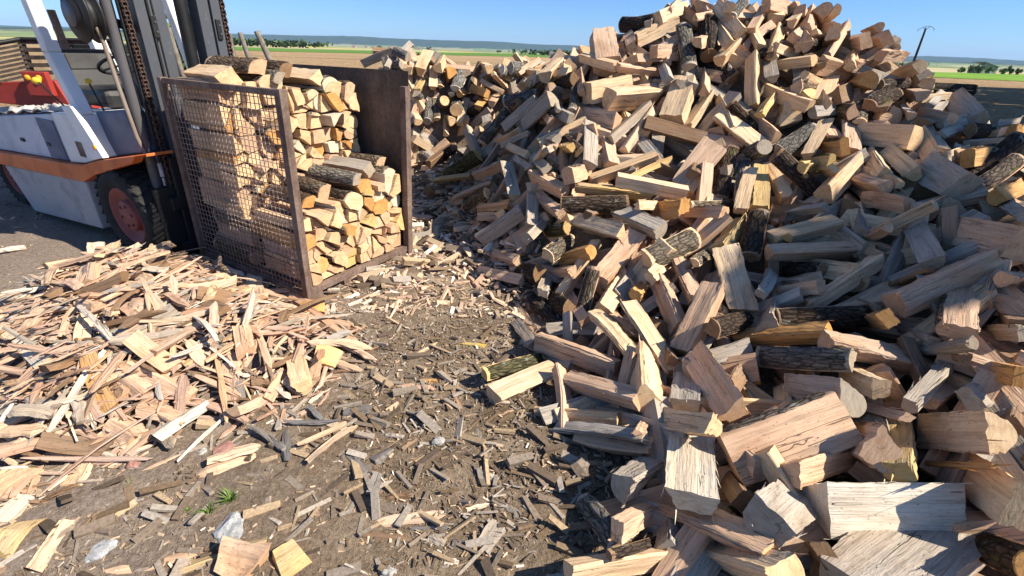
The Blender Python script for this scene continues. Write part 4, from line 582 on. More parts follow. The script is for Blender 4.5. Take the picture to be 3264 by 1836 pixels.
CHIPS=[
([-2.241,1.818,0.242],[-2.002,2.01,0.321],0.047,0.019,'g','greyish splinter rising rightward, in the middle of splinter pile'),
([-1.986,1.801,0.318],[-1.943,2.308,0.305],0.038,0.018,'p','left-hand pinkish brown splinter rising rightward, in the middle of splinter pile'),
([-2.005,1.438,0.111],[-1.981,1.8,0.301],0.030,0.014,'w','whitish splinter rising rightward, low at left of splinter pile'),
([-2.016,1.76,0.293],[-1.824,1.576,0.136],0.081,0.033,'o','orange brown offcut falling rightward, on the front of splinter pile'),
([-1.85,1.764,0.251],[-1.528,1.688,0.127],0.084,0.023,'p','pinkish brown offcut falling rightward, on the front of splinter pile'),
([-2.527,1.709,0.066],[-1.82,1.463,0.082],0.063,0.031,'p','pinkish brown splinter falling rightward, low at left of splinter pile'),
([-1.998,1.4,0.114],[-1.754,1.432,0.049],0.082,0.024,'d','dark brown chunk lying level, low at left of splinter pile'),
([-2.036,1.342,0.072],[-1.549,1.388,0.035],0.024,0.008,'p','right-hand pinkish brown thin splinter lying level, low at left of splinter pile'),
([-1.649,1.396,0.051],[-1.596,1.539,0.074],0.032,0.012,'p','right-hand pinkish brown splinter rising rightward, on the front of splinter pile'),
([-1.418,1.386,0.04],[-1.326,1.679,0.066],0.019,0.008,'w','whitish thin splinter rising rightward, on the front of splinter pile'),
([-1.288,1.375,0.049],[-1.099,1.463,0.057],0.048,0.024,'c','leftmost cream splinter lying level, at the front edge of splinter pile'),
([-0.948,1.485,0.047],[-0.775,1.633,0.029],0.028,0.010,'c','cream thin splinter rising rightward, at the front edge of splinter pile'),
([-0.866,1.391,0.047],[-0.729,1.628,0.031],0.032,0.013,'c','right-hand cream splinter rising rightward, at the front edge of splinter pile'),
([-1.047,1.597,0.03],[-0.962,1.408,0.033],0.043,0.015,'k','charcoal grey splinter standing steeply, at the front edge of splinter pile'),
([-0.821,1.719,0.025],[-0.685,1.741,0.042],0.043,0.013,'k','charcoal grey splinter lying level, at the front edge of splinter pile'),
([-1.154,2.15,0.139],[-0.832,2.249,0.032],0.056,0.019,'c','second from left cream splinter lying level, at the front edge of splinter pile'),
([-1.092,2.086,0.089],[-0.984,2.098,0.055],0.107,0.028,'y','yellowish chunk lying level, at the front edge of splinter pile'),
([-1.61,2.868,0.035],[-0.938,2.287,0.044],0.057,0.017,'p','right-hand pinkish brown splinter falling rightward, on the right side of splinter pile'),
([-1.425,2.564,0.069],[-1.045,2.493,0.043],0.072,0.027,'p','pinkish brown offcut lying level, on the right side of splinter pile'),
([-1.437,2.675,0.039],[-1.289,2.71,0.046],0.119,0.049,'o','orange brown chunk lying level, on the right side of splinter pile'),
([-1.665,2.989,0.027],[-1.431,2.791,0.035],0.068,0.022,'p','left-hand pinkish brown splinter falling rightward, on the right side of splinter pile'),
([-1.837,2.875,0.068],[-1.486,2.763,0.03],0.067,0.023,'p','second from left pinkish brown splinter lying level, on the right side of splinter pile'),
([-2.537,3.555,0.032],[-2.11,2.936,0.11],0.094,0.043,'c','cream offcut standing steeply, by the cage mesh'),
([-2.074,3.282,0.027],[-1.861,2.899,0.067],0.102,0.043,'w','whitish offcut standing steeply, by the cage mesh'),
([-2.317,2.391,0.305],[-1.86,2.598,0.207],0.071,0.023,'p','left-hand pinkish brown offcut lying level, on the back of splinter pile'),
([-1.875,2.36,0.313],[-1.712,2.44,0.22],0.104,0.038,'d','dark brown chunk lying level, on the right side of splinter pile'),
([-1.658,2.383,0.245],[-1.671,2.635,0.122],0.040,0.018,'p','leftmost pinkish brown splinter lying level, on the right side of splinter pile'),
([-2.112,2.314,0.312],[-1.949,2.174,0.301],0.072,0.026,'w','whitish offcut falling rightward, in the middle of splinter pile'),
([-2.345,2.317,0.307],[-1.982,2.049,0.325],0.061,0.026,'p','left-hand pinkish brown splinter falling rightward, in the middle of splinter pile'),
([-2.142,2.197,0.311],[-2.041,2.177,0.305],0.088,0.039,'p','pinkish brown chunk lying level, in the middle of splinter pile'),
([-1.986,1.903,0.297],[-1.847,2.152,0.321],0.108,0.045,'g','greyish chunk rising rightward, in the middle of splinter pile'),
([-1.769,1.997,0.311],[-1.645,1.773,0.213],0.032,0.011,'c','cream splinter standing steeply, on the front of splinter pile'),
([-1.922,2.084,0.3],[-1.751,1.782,0.25],0.032,0.008,'p','pinkish brown splinter standing steeply, in the middle of splinter pile'),
([-1.402,1.845,0.146],[-1.375,2.031,0.233],0.057,0.026,'p','leftmost pinkish brown splinter rising rightward, at the front edge of splinter pile'),
([-1.654,1.923,0.28],[-1.53,1.828,0.207],0.056,0.028,'c','cream splinter falling rightward, on the front of splinter pile'),
([-1.535,1.849,0.22],[-1.415,2.018,0.265],0.049,0.020,'c','left-hand cream splinter rising rightward, at the front edge of splinter pile'),
([-1.45,1.865,0.204],[-1.368,1.706,0.08],0.063,0.025,'p','leftmost pinkish brown splinter standing steeply, at the front edge of splinter pile'),
([-1.557,1.784,0.181],[-1.292,1.737,0.069],0.039,0.012,'p','pinkish brown splinter falling rightward, at the front edge of splinter pile'),
([-1.271,1.689,0.043],[-1.168,1.841,0.065],0.044,0.019,'p','third from left pinkish brown splinter rising rightward, at the front edge of splinter pile'),
([-1.26,1.924,0.135],[-1.184,2.054,0.122],0.043,0.019,'d','dark brown splinter rising rightward, at the front edge of splinter pile'),
([-1.379,2.077,0.231],[-1.2,2.234,0.181],0.049,0.020,'p','rightmost pinkish brown splinter lying level, on the right side of splinter pile'),
([-1.414,1.96,0.234],[-1.43,2.265,0.234],0.069,0.031,'p','left-hand pinkish brown splinter rising rightward, on the right side of splinter pile'),
([-1.385,2.056,0.234],[-1.502,2.391,0.176],0.053,0.020,'p','right-hand pinkish brown splinter rising rightward, on the right side of splinter pile'),
([-1.832,1.707,0.227],[-1.719,1.666,0.164],0.097,0.037,'p','rightmost pinkish brown chunk falling rightward, on the front of splinter pile'),
([-1.914,1.698,0.223],[-1.799,1.631,0.18],0.081,0.034,'p','leftmost pinkish brown chunk falling rightward, on the front of splinter pile'),
([-1.728,1.602,0.125],[-1.541,1.603,0.084],0.081,0.031,'p','pinkish brown chunk lying level, on the front of splinter pile'),
([-1.682,1.615,0.133],[-1.637,1.676,0.15],0.030,0.015,'p','right-hand pinkish brown thin splinter rising rightward, on the front of splinter pile'),
([-1.94,1.603,0.183],[-1.81,1.508,0.124],0.043,0.016,'p','left-hand pinkish brown splinter falling rightward, on the front of splinter pile'),
([-1.803,1.517,0.1],[-1.674,1.475,0.058],0.121,0.041,'p','second from left pinkish brown chunk falling rightward, on the front of splinter pile'),
([-2.68,2.053,0.169],[-2.3,1.797,0.21],0.091,0.024,'w','whitish offcut falling rightward, at the left edge of splinter pile'),
([-3.243,2.419,0.09],[-2.524,2.204,0.285],0.042,0.019,'w','second from left whitish splinter lying level, at the left edge of splinter pile'),
([-3.37,2.545,0.071],[-2.996,2.445,0.214],0.060,0.029,'y','yellowish splinter lying level, at the left edge of splinter pile'),
([-2.394,2.11,0.281],[-2.177,2.162,0.313],0.039,0.011,'y','yellowish splinter lying level, in the middle of splinter pile'),
([-2.63,2.387,0.304],[-2.775,2.863,0.301],0.040,0.019,'p','leftmost pinkish brown splinter rising rightward, on the back of splinter pile'),
([-2.503,2.363,0.301],[-2.613,2.273,0.288],0.037,0.015,'d','right-hand dark brown splinter lying level, at the left edge of splinter pile'),
([-2.451,2.464,0.307],[-2.168,2.462,0.305],0.058,0.028,'c','fourth from left cream splinter lying level, on the back of splinter pile'),
([-2.455,2.639,0.3],[-2.239,2.506,0.302],0.060,0.020,'c','rightmost cream splinter falling rightward, on the back of splinter pile'),
([-2.442,2.863,0.268],[-2.45,3.138,0.119],0.114,0.032,'p','right-hand pinkish brown offcut lying level, on the back of splinter pile'),
([-2.58,2.938,0.277],[-2.353,2.757,0.289],0.076,0.033,'d','dark brown chunk falling rightward, on the back of splinter pile'),
([-3.427,3.647,0.043],[-2.659,3.231,0.147],0.034,0.008,'c','fifth from left cream splinter lying level, on the back of splinter pile'),
([-3.511,3.719,0.042],[-3.353,3.586,0.046],0.034,0.012,'c','second from left cream splinter falling rightward, on the back of splinter pile'),
([-2.506,2.288,0.324],[-2.355,2.331,0.304],0.041,0.019,'p','left-hand pinkish brown splinter lying level, in the middle of splinter pile'),
([-2.223,2.62,0.303],[-2.13,2.689,0.255],0.051,0.025,'p','rightmost pinkish brown splinter lying level, on the back of splinter pile'),
([-1.845,2.173,0.301],[-1.67,2.205,0.32],0.053,0.019,'p','right-hand pinkish brown splinter lying level, in the middle of splinter pile'),
([-1.893,2.02,0.317],[-1.654,2.179,0.326],0.043,0.017,'c','cream splinter lying level, in the middle of splinter pile'),
([-3.126,2.303,0.083],[-2.422,2.026,0.244],0.063,0.025,'p','second from left pinkish brown splinter lying level, at the left edge of splinter pile'),
([-2.985,2.163,0.072],[-2.514,2.013,0.209],0.062,0.021,'c','second from left cream splinter lying level, at the left edge of splinter pile'),
([-4.278,3.444,0.056],[-4.17,3.55,0.047],0.060,0.026,'w','leftmost whitish splinter lying level, at the left edge of splinter pile'),
([-2.331,1.702,0.139],[-2.024,1.657,0.241],0.045,0.021,'p','rightmost pinkish brown splinter lying level, low at left of splinter pile'),
([-2.34,1.774,0.166],[-1.988,1.756,0.296],0.038,0.013,'d','dark brown splinter lying level, low at left of splinter pile'),
([-2.674,1.855,0.074],[-2.481,1.788,0.12],0.065,0.023,'p','leftmost pinkish brown splinter lying level, low at left of splinter pile'),
([-2.44,1.621,0.068],[-2.268,1.536,0.097],0.066,0.028,'g','greyish splinter falling rightward, low at left of splinter pile'),
([-2.212,1.443,0.074],[-2.075,1.457,0.128],0.041,0.015,'c','second from left cream splinter lying level, low at left of splinter pile'),
([-2.237,1.42,0.054],[-1.992,1.384,0.077],0.040,0.015,'p','third from left pinkish brown splinter lying level, low at left of splinter pile'),
([-2.114,1.377,0.099],[-2.021,1.461,0.116],0.037,0.013,'c','second from left cream splinter rising rightward, low at left of splinter pile'),
([-1.971,1.514,0.152],[-1.91,1.55,0.154],0.035,0.016,'c','rightmost cream splinter rising rightward, low at left of splinter pile'),
([-1.589,1.649,0.126],[-1.292,1.665,0.034],0.023,0.008,'p','right-hand pinkish brown thin splinter lying level, on the front of splinter pile'),
([-1.205,1.626,0.047],[-1.142,1.721,0.043],0.031,0.013,'p','fourth from left pinkish brown splinter rising rightward, at the front edge of splinter pile'),
([-1.068,1.624,0.051],[-0.821,1.653,0.044],0.027,0.010,'k','charcoal grey thin splinter lying level, at the front edge of splinter pile'),
([-1.209,1.58,0.055],[-1.05,1.49,0.033],0.029,0.007,'k','charcoal grey thin splinter falling rightward, at the front edge of splinter pile'),
([-1.119,1.546,0.035],[-0.999,1.459,0.045],0.032,0.016,'k','second from left charcoal grey splinter falling rightward, at the front edge of splinter pile'),
([-1.001,1.739,0.045],[-0.906,1.657,0.035],0.031,0.015,'k','rightmost charcoal grey splinter falling rightward, at the front edge of splinter pile'),
([-1.369,1.803,0.131],[-1.299,1.739,0.073],0.047,0.018,'k','leftmost charcoal grey splinter falling rightward, at the front edge of splinter pile'),
([-1.313,1.815,0.122],[-1.234,1.872,0.091],0.057,0.024,'d','right-hand dark brown splinter lying level, at the front edge of splinter pile'),
([-1.167,1.899,0.09],[-1.039,1.852,0.058],0.092,0.026,'c','cream chunk falling rightward, at the front edge of splinter pile'),
([-1.503,1.953,0.266],[-1.443,2.099,0.287],0.046,0.014,'y','yellowish splinter rising rightward, on the right side of splinter pile'),
([-1.617,1.808,0.218],[-1.574,1.862,0.242],0.047,0.016,'y','yellowish splinter rising rightward, on the front of splinter pile'),
([-0.523,1.134,0.006],[-0.241,1.201,0.006],0.050,0.015,'c','cream splinter lying level, at the bottom of the dark ground'),
([-0.659,1.101,0.008],[-0.354,1.073,0.008],0.030,0.014,'d','dark brown splinter lying level, at the bottom of the dark ground'),
([-0.599,1.064,0.007],[-0.517,1.053,0.007],0.036,0.018,'y','yellowish splinter lying level, at the bottom of the dark ground'),
([-0.757,1.506,0.006],[-0.573,1.353,0.007],0.043,0.013,'k','charcoal grey splinter falling rightward, on the dark ground in the middle'),
([-0.597,1.438,0.009],[-0.536,1.507,0.009],0.051,0.023,'k','charcoal grey splinter rising rightward, on the dark ground in the middle'),
([-0.553,1.26,0.008],[-0.558,1.371,0.008],0.051,0.021,'k','charcoal grey splinter standing steeply, on the dark ground in the middle'),
([-0.6,1.265,0.007],[-0.467,1.343,0.005],0.027,0.007,'g','second from left greyish thin splinter lying level, on the dark ground in the middle'),
([-0.523,1.343,0.002],[-0.46,1.463,0.005],0.025,0.006,'g','greyish thin splinter rising rightward, on the dark ground in the middle'),
([-0.741,1.283,0.005],[-0.615,1.311,0.008],0.027,0.013,'g','leftmost greyish thin splinter lying level, on the dark ground in the middle'),
([-0.706,1.555,0.007],[-0.537,1.569,0.006],0.034,0.014,'k','charcoal grey splinter lying level, on the dark ground in the middle'),
([-0.477,1.502,0.005],[-0.415,1.563,0.005],0.037,0.014,'d','dark brown splinter rising rightward, on the dark ground in the middle'),
([-0.397,1.433,0.004],[-0.335,1.491,0.004],0.040,0.010,'y','yellowish splinter rising rightward, on dark ground near the shaded logs'),
([-0.389,1.359,0.003],[-0.216,1.355,0.003],0.024,0.008,'y','yellowish thin splinter lying level, on dark ground near the shaded logs'),
([-0.262,1.341,0.002],[-0.021,1.304,0.006],0.015,0.004,'d','dark brown thin splinter lying level, on dark ground near the shaded logs'),
([-0.216,1.302,0.005],[-0.173,1.217,0.005],0.043,0.011,'d','dark brown splinter falling rightward, at the bottom of the dark ground'),
([-0.34,1.284,0.006],[-0.313,1.203,0.004],0.029,0.009,'d','dark brown thin splinter standing steeply, at the bottom of the dark ground'),
([-0.153,1.213,0.004],[-0.065,1.251,0.004],0.026,0.010,'w','whitish thin splinter lying level, at the bottom of the dark ground'),
([-0.093,1.277,0.006],[-0.026,1.252,0.004],0.020,0.006,'w','whitish thin splinter lying level, on dark ground near the shaded logs'),
([-0.019,1.248,0.004],[0.06,1.194,0.004],0.036,0.010,'k','charcoal grey splinter falling rightward, at the bottom of the dark ground'),
([-0.109,1.397,0.007],[-0.031,1.371,0.006],0.035,0.014,'g','greyish splinter lying level, on dark ground near the shaded logs'),
([-0.076,1.046,0.01],[-0.009,1.148,0.01],0.073,0.026,'g','greyish offcut rising rightward, at the bottom of the dark ground'),
([-0.09,0.999,0.003],[-0.052,1.142,0.003],0.018,0.007,'y','yellowish thin splinter standing steeply, at the bottom of the dark ground'),
([-0.192,1.068,0.006],[-0.125,1.056,0.006],0.033,0.015,'k','right-hand charcoal grey splinter lying level, at the bottom of the dark ground'),
([-0.359,1.121,0.006],[-0.221,1.144,0.006],0.037,0.015,'k','left-hand charcoal grey splinter lying level, at the bottom of the dark ground'),
([-0.28,1.095,0.008],[-0.222,1.07,0.006],0.033,0.014,'g','greyish splinter falling rightward, at the bottom of the dark ground'),
([-0.493,1.257,0.006],[-0.364,1.271,0.006],0.030,0.014,'d','dark brown thin splinter lying level, on the dark ground in the middle'),
([-0.434,1.229,0.005],[-0.357,1.202,0.005],0.026,0.011,'k','right-hand charcoal grey thin splinter lying level, at the bottom of the dark ground'),
([-0.324,2.379,0.008],[-0.152,2.358,0.008],0.040,0.019,'z','bright yellow splinter lying level, on bare ground near the log heap'),
([-0.591,2.214,0.008],[-0.464,2.374,0.008],0.044,0.021,'c','cream splinter rising rightward, on bare ground near the log heap'),
([-0.485,2.007,0.007],[-0.4,2.005,0.007],0.036,0.017,'o','orange brown splinter lying level, on bare ground near the log heap'),
([-0.606,1.953,0.007],[-0.403,1.942,0.007],0.039,0.018,'p','pinkish brown splinter lying level, on bare ground near the splinter pile'),
([-0.318,1.964,0.007],[-0.231,1.767,0.002],0.019,0.006,'p','pinkish brown thin splinter falling rightward, on bare ground near the log heap'),
([-0.722,1.871,0.005],[-0.642,1.923,0.006],0.043,0.013,'c','cream splinter lying level, on bare ground near the splinter pile'),
([-0.658,1.856,0.007],[-0.605,1.913,0.004],0.034,0.010,'k','charcoal grey splinter rising rightward, on bare ground near the splinter pile'),
([-0.824,1.724,0.007],[-0.684,1.739,0.007],0.040,0.016,'k','charcoal grey splinter lying level, on bare ground near the splinter pile'),
([-0.231,1.734,0.008],[-0.138,1.779,0.002],0.016,0.005,'c','left-hand cream thin splinter lying level, on bare ground near the log heap'),
([-0.062,1.745,0.005],[0.026,1.802,0.005],0.024,0.012,'c','right-hand cream thin splinter lying level, on bare ground near the log heap'),
([-0.21,0.991,0.007],[-0.159,0.991,0.007],0.040,0.017,'w','left-hand whitish splinter lying level, at the bottom of the dark ground'),
([0.004,1.153,0.005],[0.041,1.144,0.005],0.031,0.013,'w','right-hand whitish splinter lying level, at the bottom of the dark ground'),
([-0.721,1.675,0.002],[-0.563,1.737,0.002],0.018,0.006,'c','cream thin splinter lying level, on bare ground near the splinter pile'),
([-0.471,1.612,0.003],[-0.372,1.664,0.005],0.017,0.006,'g','rightmost greyish thin splinter lying level, on the dark ground in the middle'),
([-0.151,1.65,0.005],[-0.131,1.588,0.005],0.031,0.013,'k','charcoal grey splinter standing steeply, on dark ground near the shaded logs'),
([-0.113,1.553,0.006],[-0.016,1.557,0.006],0.023,0.007,'g','greyish thin splinter lying level, on dark ground near the shaded logs'),
([-0.404,2.12,0.005],[-0.375,1.991,0.005],0.025,0.012,'d','dark brown thin splinter standing steeply, on bare ground near the log heap'),
([-0.486,1.007,0.004],[-0.395,0.992,0.004],0.026,0.009,'k','left-hand charcoal grey thin splinter lying level, at the bottom of the dark ground'),
([-0.943,1.677,0.006],[-0.784,1.627,0.006],0.039,0.016,'g','greyish splinter lying level, on the dark ground in the middle'),
([-0.884,1.71,0.006],[-0.939,1.751,0.006],0.032,0.015,'k','charcoal grey splinter falling rightward, on bare ground near the splinter pile'),
([-0.205,1.567,0.007],[-0.162,1.591,0.005],0.023,0.010,'c','cream thin splinter lying level, on dark ground near the shaded logs'),
([-0.15,1.459,0.005],[-0.126,1.531,0.008],0.015,0.005,'d','dark brown thin splinter rising rightward, on dark ground near the shaded logs'),
([-0.448,1.317,0.003],[-0.425,1.272,0.003],0.020,0.009,'d','dark brown thin splinter standing steeply, on the dark ground in the middle'),
([-1.908,1.082,0.012],[-1.91,1.198,0.012],0.078,0.030,'w','whitish chunk rising rightward, in the bottom left corner'),
([-1.782,0.957,0.013],[-1.787,1.106,0.013],0.099,0.034,'y','left-hand yellowish chunk rising rightward, in the bottom left corner'),
([-1.627,0.922,0.016],[-1.666,1.086,0.016],0.097,0.041,'p','pinkish brown chunk rising rightward, in the bottom left corner'),
([-1.376,0.925,0.01],[-1.092,1.012,0.01],0.062,0.026,'c','left-hand cream splinter lying level, in the bottom left corner'),
([-1.124,0.933,0.013],[-0.877,1.049,0.013],0.077,0.032,'y','yellowish chunk lying level, in the bottom left corner'),
([-0.989,0.983,0.03],[-0.85,0.96,0.03],0.125,0.075,'p','pinkish brown chunk lying level, in the bottom left corner'),
([-0.787,0.945,0.017],[-0.723,1.014,0.017],0.110,0.044,'y','right-hand yellowish chunk rising rightward, in the bottom left corner'),
([-2.048,1.223,0.02],[-2.003,1.316,0.025],0.105,0.051,'c','left-hand cream chunk rising rightward, in the bottom left corner'),
([-1.782,1.254,0.012],[-1.821,1.369,0.013],0.079,0.029,'c','right-hand cream chunk rising rightward, in the bottom left corner'),
([-1.561,1.223,0.006],[-1.534,1.288,0.006],0.039,0.016,'d','dark brown splinter rising rightward, in the bottom left corner'),
([-1.534,1.288,0.004],[-1.451,1.237,0.004],0.028,0.009,'d','dark brown thin splinter falling rightward, in the bottom left corner'),
([-1.66,1.484,0.019],[-1.639,1.517,0.028],0.055,0.017,'k','charcoal grey splinter rising rightward, in the bottom left corner'),
([-1.546,1.617,0.059],[-1.29,1.665,0.009],0.020,0.010,'p','pinkish brown thin splinter lying level, in the bottom left corner'),
([-1.31,1.325,0.011],[-1.101,1.455,0.011],0.064,0.029,'c','right-hand cream splinter lying level, in the bottom left corner'),
([-1.147,1.417,0.006],[-0.99,1.303,0.006],0.035,0.016,'k','charcoal grey splinter falling rightward, in the bottom left corner'),
([-0.888,1.137,0.006],[-0.695,1.008,0.006],0.030,0.014,'d','dark brown splinter falling rightward, in the bottom left corner'),
([-1.708,1.128,0.007],[-1.619,1.375,0.008],0.022,0.008,'p','pinkish brown thin splinter rising rightward, in the bottom left corner'),
([-2.448,2.561,0.385],[-2.325,2.291,0.28],0.063,0.013,'p','pinkish brown splinter standing steeply, on the back of splinter pile'),
([-2.012,2.486,0.263],[-1.801,2.63,0.269],0.081,0.019,'c','third from left cream splinter lying level, by the cage mesh'),
([-2.199,1.902,0.281],[-2.332,2.166,0.324],0.088,0.021,'c','rightmost cream splinter rising rightward, at the left edge of splinter pile'),
([-1.307,1.579,0.092],[-1.561,1.972,0.253],0.028,0.006,'c','cream thin splinter standing steeply, at the front edge of splinter pile'),
([-1.204,2.195,0.162],[-1.233,2.451,0.063],0.034,0.011,'d','dark brown thin splinter rising rightward, on the right side of splinter pile'),
([-2.588,2.838,0.301],[-2.474,2.694,0.302],0.047,0.016,'d','dark brown splinter standing steeply, on the back of splinter pile'),
([-1.572,2.008,0.282],[-1.638,2.171,0.373],0.045,0.015,'p','leftmost pinkish brown splinter standing steeply, on the right side of splinter pile'),
([-2.972,2.555,0.246],[-2.715,2.246,0.289],0.038,0.009,'c','fourth from left cream splinter rising rightward, at the left edge of splinter pile'),
([-2.422,2.54,0.286],[-2.246,2.462,0.401],0.029,0.009,'p','pinkish brown thin splinter rising rightward, on the back of splinter pile'),
([-2.138,1.652,0.295],[-2.135,1.814,0.257],0.076,0.026,'d','dark brown splinter rising rightward, low at left of splinter pile'),
([-2.128,1.465,0.22],[-1.999,1.494,0.174],0.058,0.019,'g','second from left greyish splinter lying level, low at left of splinter pile'),
([-2.432,1.733,0.145],[-2.292,1.638,0.102],0.062,0.023,'d','dark brown splinter falling rightward, low at left of splinter pile'),
([-2.147,1.543,0.183],[-2.3,1.821,0.224],0.044,0.015,'p','right-hand pinkish brown splinter rising rightward, low at left of splinter pile'),
([-1.16,1.971,0.137],[-1.239,2.365,0.181],0.026,0.010,'p','pinkish brown thin splinter standing steeply, on the right side of splinter pile'),
([-2.984,3.369,0.062],[-2.687,3.418,0.027],0.040,0.013,'d','rightmost dark brown splinter lying level, on the back of splinter pile'),
([-1.41,1.942,0.262],[-1.507,2.329,0.392],0.034,0.013,'w','whitish thin splinter standing steeply, on the right side of splinter pile'),
([-2.903,3.244,0.095],[-2.555,3.474,0.138],0.018,0.005,'p','second from left pinkish brown thin splinter lying level, on the back of splinter pile'),
([-2.809,2.102,0.147],[-2.979,2.341,0.126],0.076,0.028,'c','second from left cream splinter rising rightward, at the left edge of splinter pile'),
([-1.558,2.379,0.24],[-1.461,2.139,0.284],0.060,0.017,'g','greyish splinter rising rightward, on the right side of splinter pile'),
([-3.148,2.709,0.277],[-3.06,3.025,0.246],0.039,0.010,'p','seventh from left pinkish brown splinter lying level, at the left edge of splinter pile'),
([-2.71,3.409,0.089],[-2.434,3.292,0.025],0.035,0.011,'g','greyish splinter falling rightward, by the cage mesh'),
([-2.36,3.105,0.146],[-2.243,3.074,0.127],0.049,0.015,'c','second from left cream splinter lying level, by the cage mesh'),
([-1.44,1.712,0.078],[-1.24,1.746,0.085],0.044,0.010,'d','left-hand dark brown splinter lying level, at the front edge of splinter pile'),
([-3.001,3.366,0.086],[-2.869,3.176,0.143],0.091,0.030,'c','rightmost cream splinter rising rightward, on the back of splinter pile'),
([-1.896,2.724,0.122],[-1.712,2.652,0.132],0.053,0.020,'c','fifth from left cream splinter lying level, by the cage mesh'),
([-3.269,3.177,0.071],[-3.119,2.955,0.172],0.101,0.030,'w','rightmost whitish splinter lying level, at the left edge of splinter pile'),
([-0.998,1.819,0.01],[-1.031,2.099,0.064],0.023,0.007,'p','pinkish brown thin splinter standing steeply, at the front edge of splinter pile'),
([-1.128,2.209,0.18],[-1.121,2.416,0.106],0.022,0.005,'p','right-hand pinkish brown thin splinter rising rightward, on the right side of splinter pile'),
([-2.082,2.527,0.27],[-2.048,2.703,0.192],0.048,0.010,'p','leftmost pinkish brown splinter lying level, by the cage mesh'),
([-2.283,2.054,0.393],[-1.98,1.867,0.28],0.035,0.011,'g','greyish thin splinter falling rightward, in the middle of splinter pile'),
([-1.271,1.591,0.145],[-1.252,1.785,0.06],0.079,0.018,'p','second from left pinkish brown splinter rising rightward, at the front edge of splinter pile'),
([-1.317,2.207,0.224],[-1.367,2.374,0.209],0.043,0.017,'d','left-hand dark brown splinter rising rightward, on the right side of splinter pile'),
([-2.774,2.323,0.255],[-2.685,2.103,0.199],0.085,0.024,'p','third from left pinkish brown splinter rising rightward, at the left edge of splinter pile'),
([-2.344,1.964,0.263],[-2.473,2.188,0.3],0.048,0.011,'c','second from left cream splinter standing steeply, at the left edge of splinter pile'),
([-2.701,2.739,0.379],[-2.892,3.159,0.242],0.034,0.009,'g','left-hand greyish thin splinter lying level, on the back of splinter pile'),
([-1.793,2.834,0.093],[-1.717,2.697,0.099],0.079,0.022,'p','right-hand pinkish brown splinter standing steeply, by the cage mesh'),
([-3.069,2.666,0.299],[-2.755,2.81,0.376],0.047,0.018,'p','eighth from left pinkish brown splinter lying level, at the left edge of splinter pile'),
([-2.658,1.793,0.201],[-2.273,1.762,0.17],0.041,0.014,'p','second from left pinkish brown splinter lying level, low at left of splinter pile'),
([-2.34,3.059,0.175],[-2.205,2.929,0.121],0.020,0.005,'p','pinkish brown thin splinter falling rightward, by the cage mesh'),
([-1.466,1.943,0.215],[-1.382,1.844,0.189],0.054,0.011,'c','cream splinter falling rightward, at the front edge of splinter pile'),
([-2.375,1.703,0.161],[-2.248,1.924,0.282],0.056,0.013,'p','fourth from left pinkish brown splinter rising rightward, at the left edge of splinter pile'),
([-2.643,2.537,0.28],[-2.332,2.82,0.382],0.044,0.014,'c','fourth from left cream splinter rising rightward, on the back of splinter pile'),
([-2.835,2.431,0.248],[-2.695,2.331,0.303],0.092,0.021,'d','left-hand dark brown splinter lying level, at the left edge of splinter pile'),
([-3.185,3.226,0.141],[-3.073,3.128,0.162],0.079,0.021,'c','leftmost cream splinter falling rightward, on the back of splinter pile'),
([-1.729,2.104,0.318],[-1.467,1.872,0.327],0.033,0.010,'w','whitish thin splinter falling rightward, on the right side of splinter pile'),
([-2.933,2.205,0.175],[-2.793,2.096,0.145],0.062,0.017,'p','left-hand pinkish brown splinter falling rightward, at the left edge of splinter pile'),
([-2.195,2.732,0.212],[-2.036,2.762,0.224],0.067,0.023,'g','left-hand greyish splinter lying level, by the cage mesh'),
([-2.375,1.859,0.237],[-2.277,1.989,0.261],0.046,0.014,'g','rightmost greyish splinter rising rightward, at the left edge of splinter pile'),
([-1.064,1.931,0.037],[-1.093,2.087,0.058],0.096,0.021,'p','second from left pinkish brown splinter standing steeply, at the front edge of splinter pile'),
([-2.371,2.632,0.345],[-2.236,2.617,0.341],0.054,0.012,'w','whitish splinter lying level, on the back of splinter pile'),
([-2.527,3.474,0.023],[-2.394,3.14,0.11],0.027,0.011,'p','right-hand pinkish brown thin splinter rising rightward, by the cage mesh'),
([-1.089,2.313,0.054],[-0.776,2.14,0.049],0.042,0.016,'c','cream splinter falling rightward, on the right side of splinter pile'),
([-2.562,1.677,0.056],[-2.401,1.705,0.085],0.067,0.020,'g','leftmost greyish splinter lying level, low at left of splinter pile'),
([-1.124,2.233,0.087],[-1.017,1.982,0.15],0.045,0.011,'p','rightmost pinkish brown splinter standing steeply, at the front edge of splinter pile'),
([-1.533,1.55,0.031],[-1.6,1.755,0.198],0.070,0.018,'p','pinkish brown splinter standing steeply, on the front of splinter pile'),
([-3.082,2.569,0.298],[-2.647,2.419,0.326],0.041,0.008,'c','third from left cream splinter lying level, at the left edge of splinter pile'),
([-3.052,3.051,0.292],[-2.866,3.104,0.242],0.046,0.016,'p','leftmost pinkish brown splinter lying level, on the back of splinter pile'),
([-2.201,2.113,0.344],[-2.089,2.046,0.363],0.054,0.018,'c','cream splinter falling rightward, in the middle of splinter pile'),
([-2.605,2.452,0.317],[-2.732,2.631,0.344],0.105,0.030,'p','pinkish brown splinter standing steeply, at the left edge of splinter pile'),
([-1.736,2.092,0.28],[-1.587,2.535,0.285],0.018,0.005,'p','left-hand pinkish brown thin splinter rising rightward, on the right side of splinter pile'),
([-1.864,1.56,0.246],[-1.909,1.874,0.286],0.044,0.015,'p','left-hand pinkish brown splinter rising rightward, on the front of splinter pile'),
([-2.288,2.592,0.278],[-2.242,2.861,0.285],0.049,0.018,'p','fourth from left pinkish brown splinter rising rightward, on the back of splinter pile'),
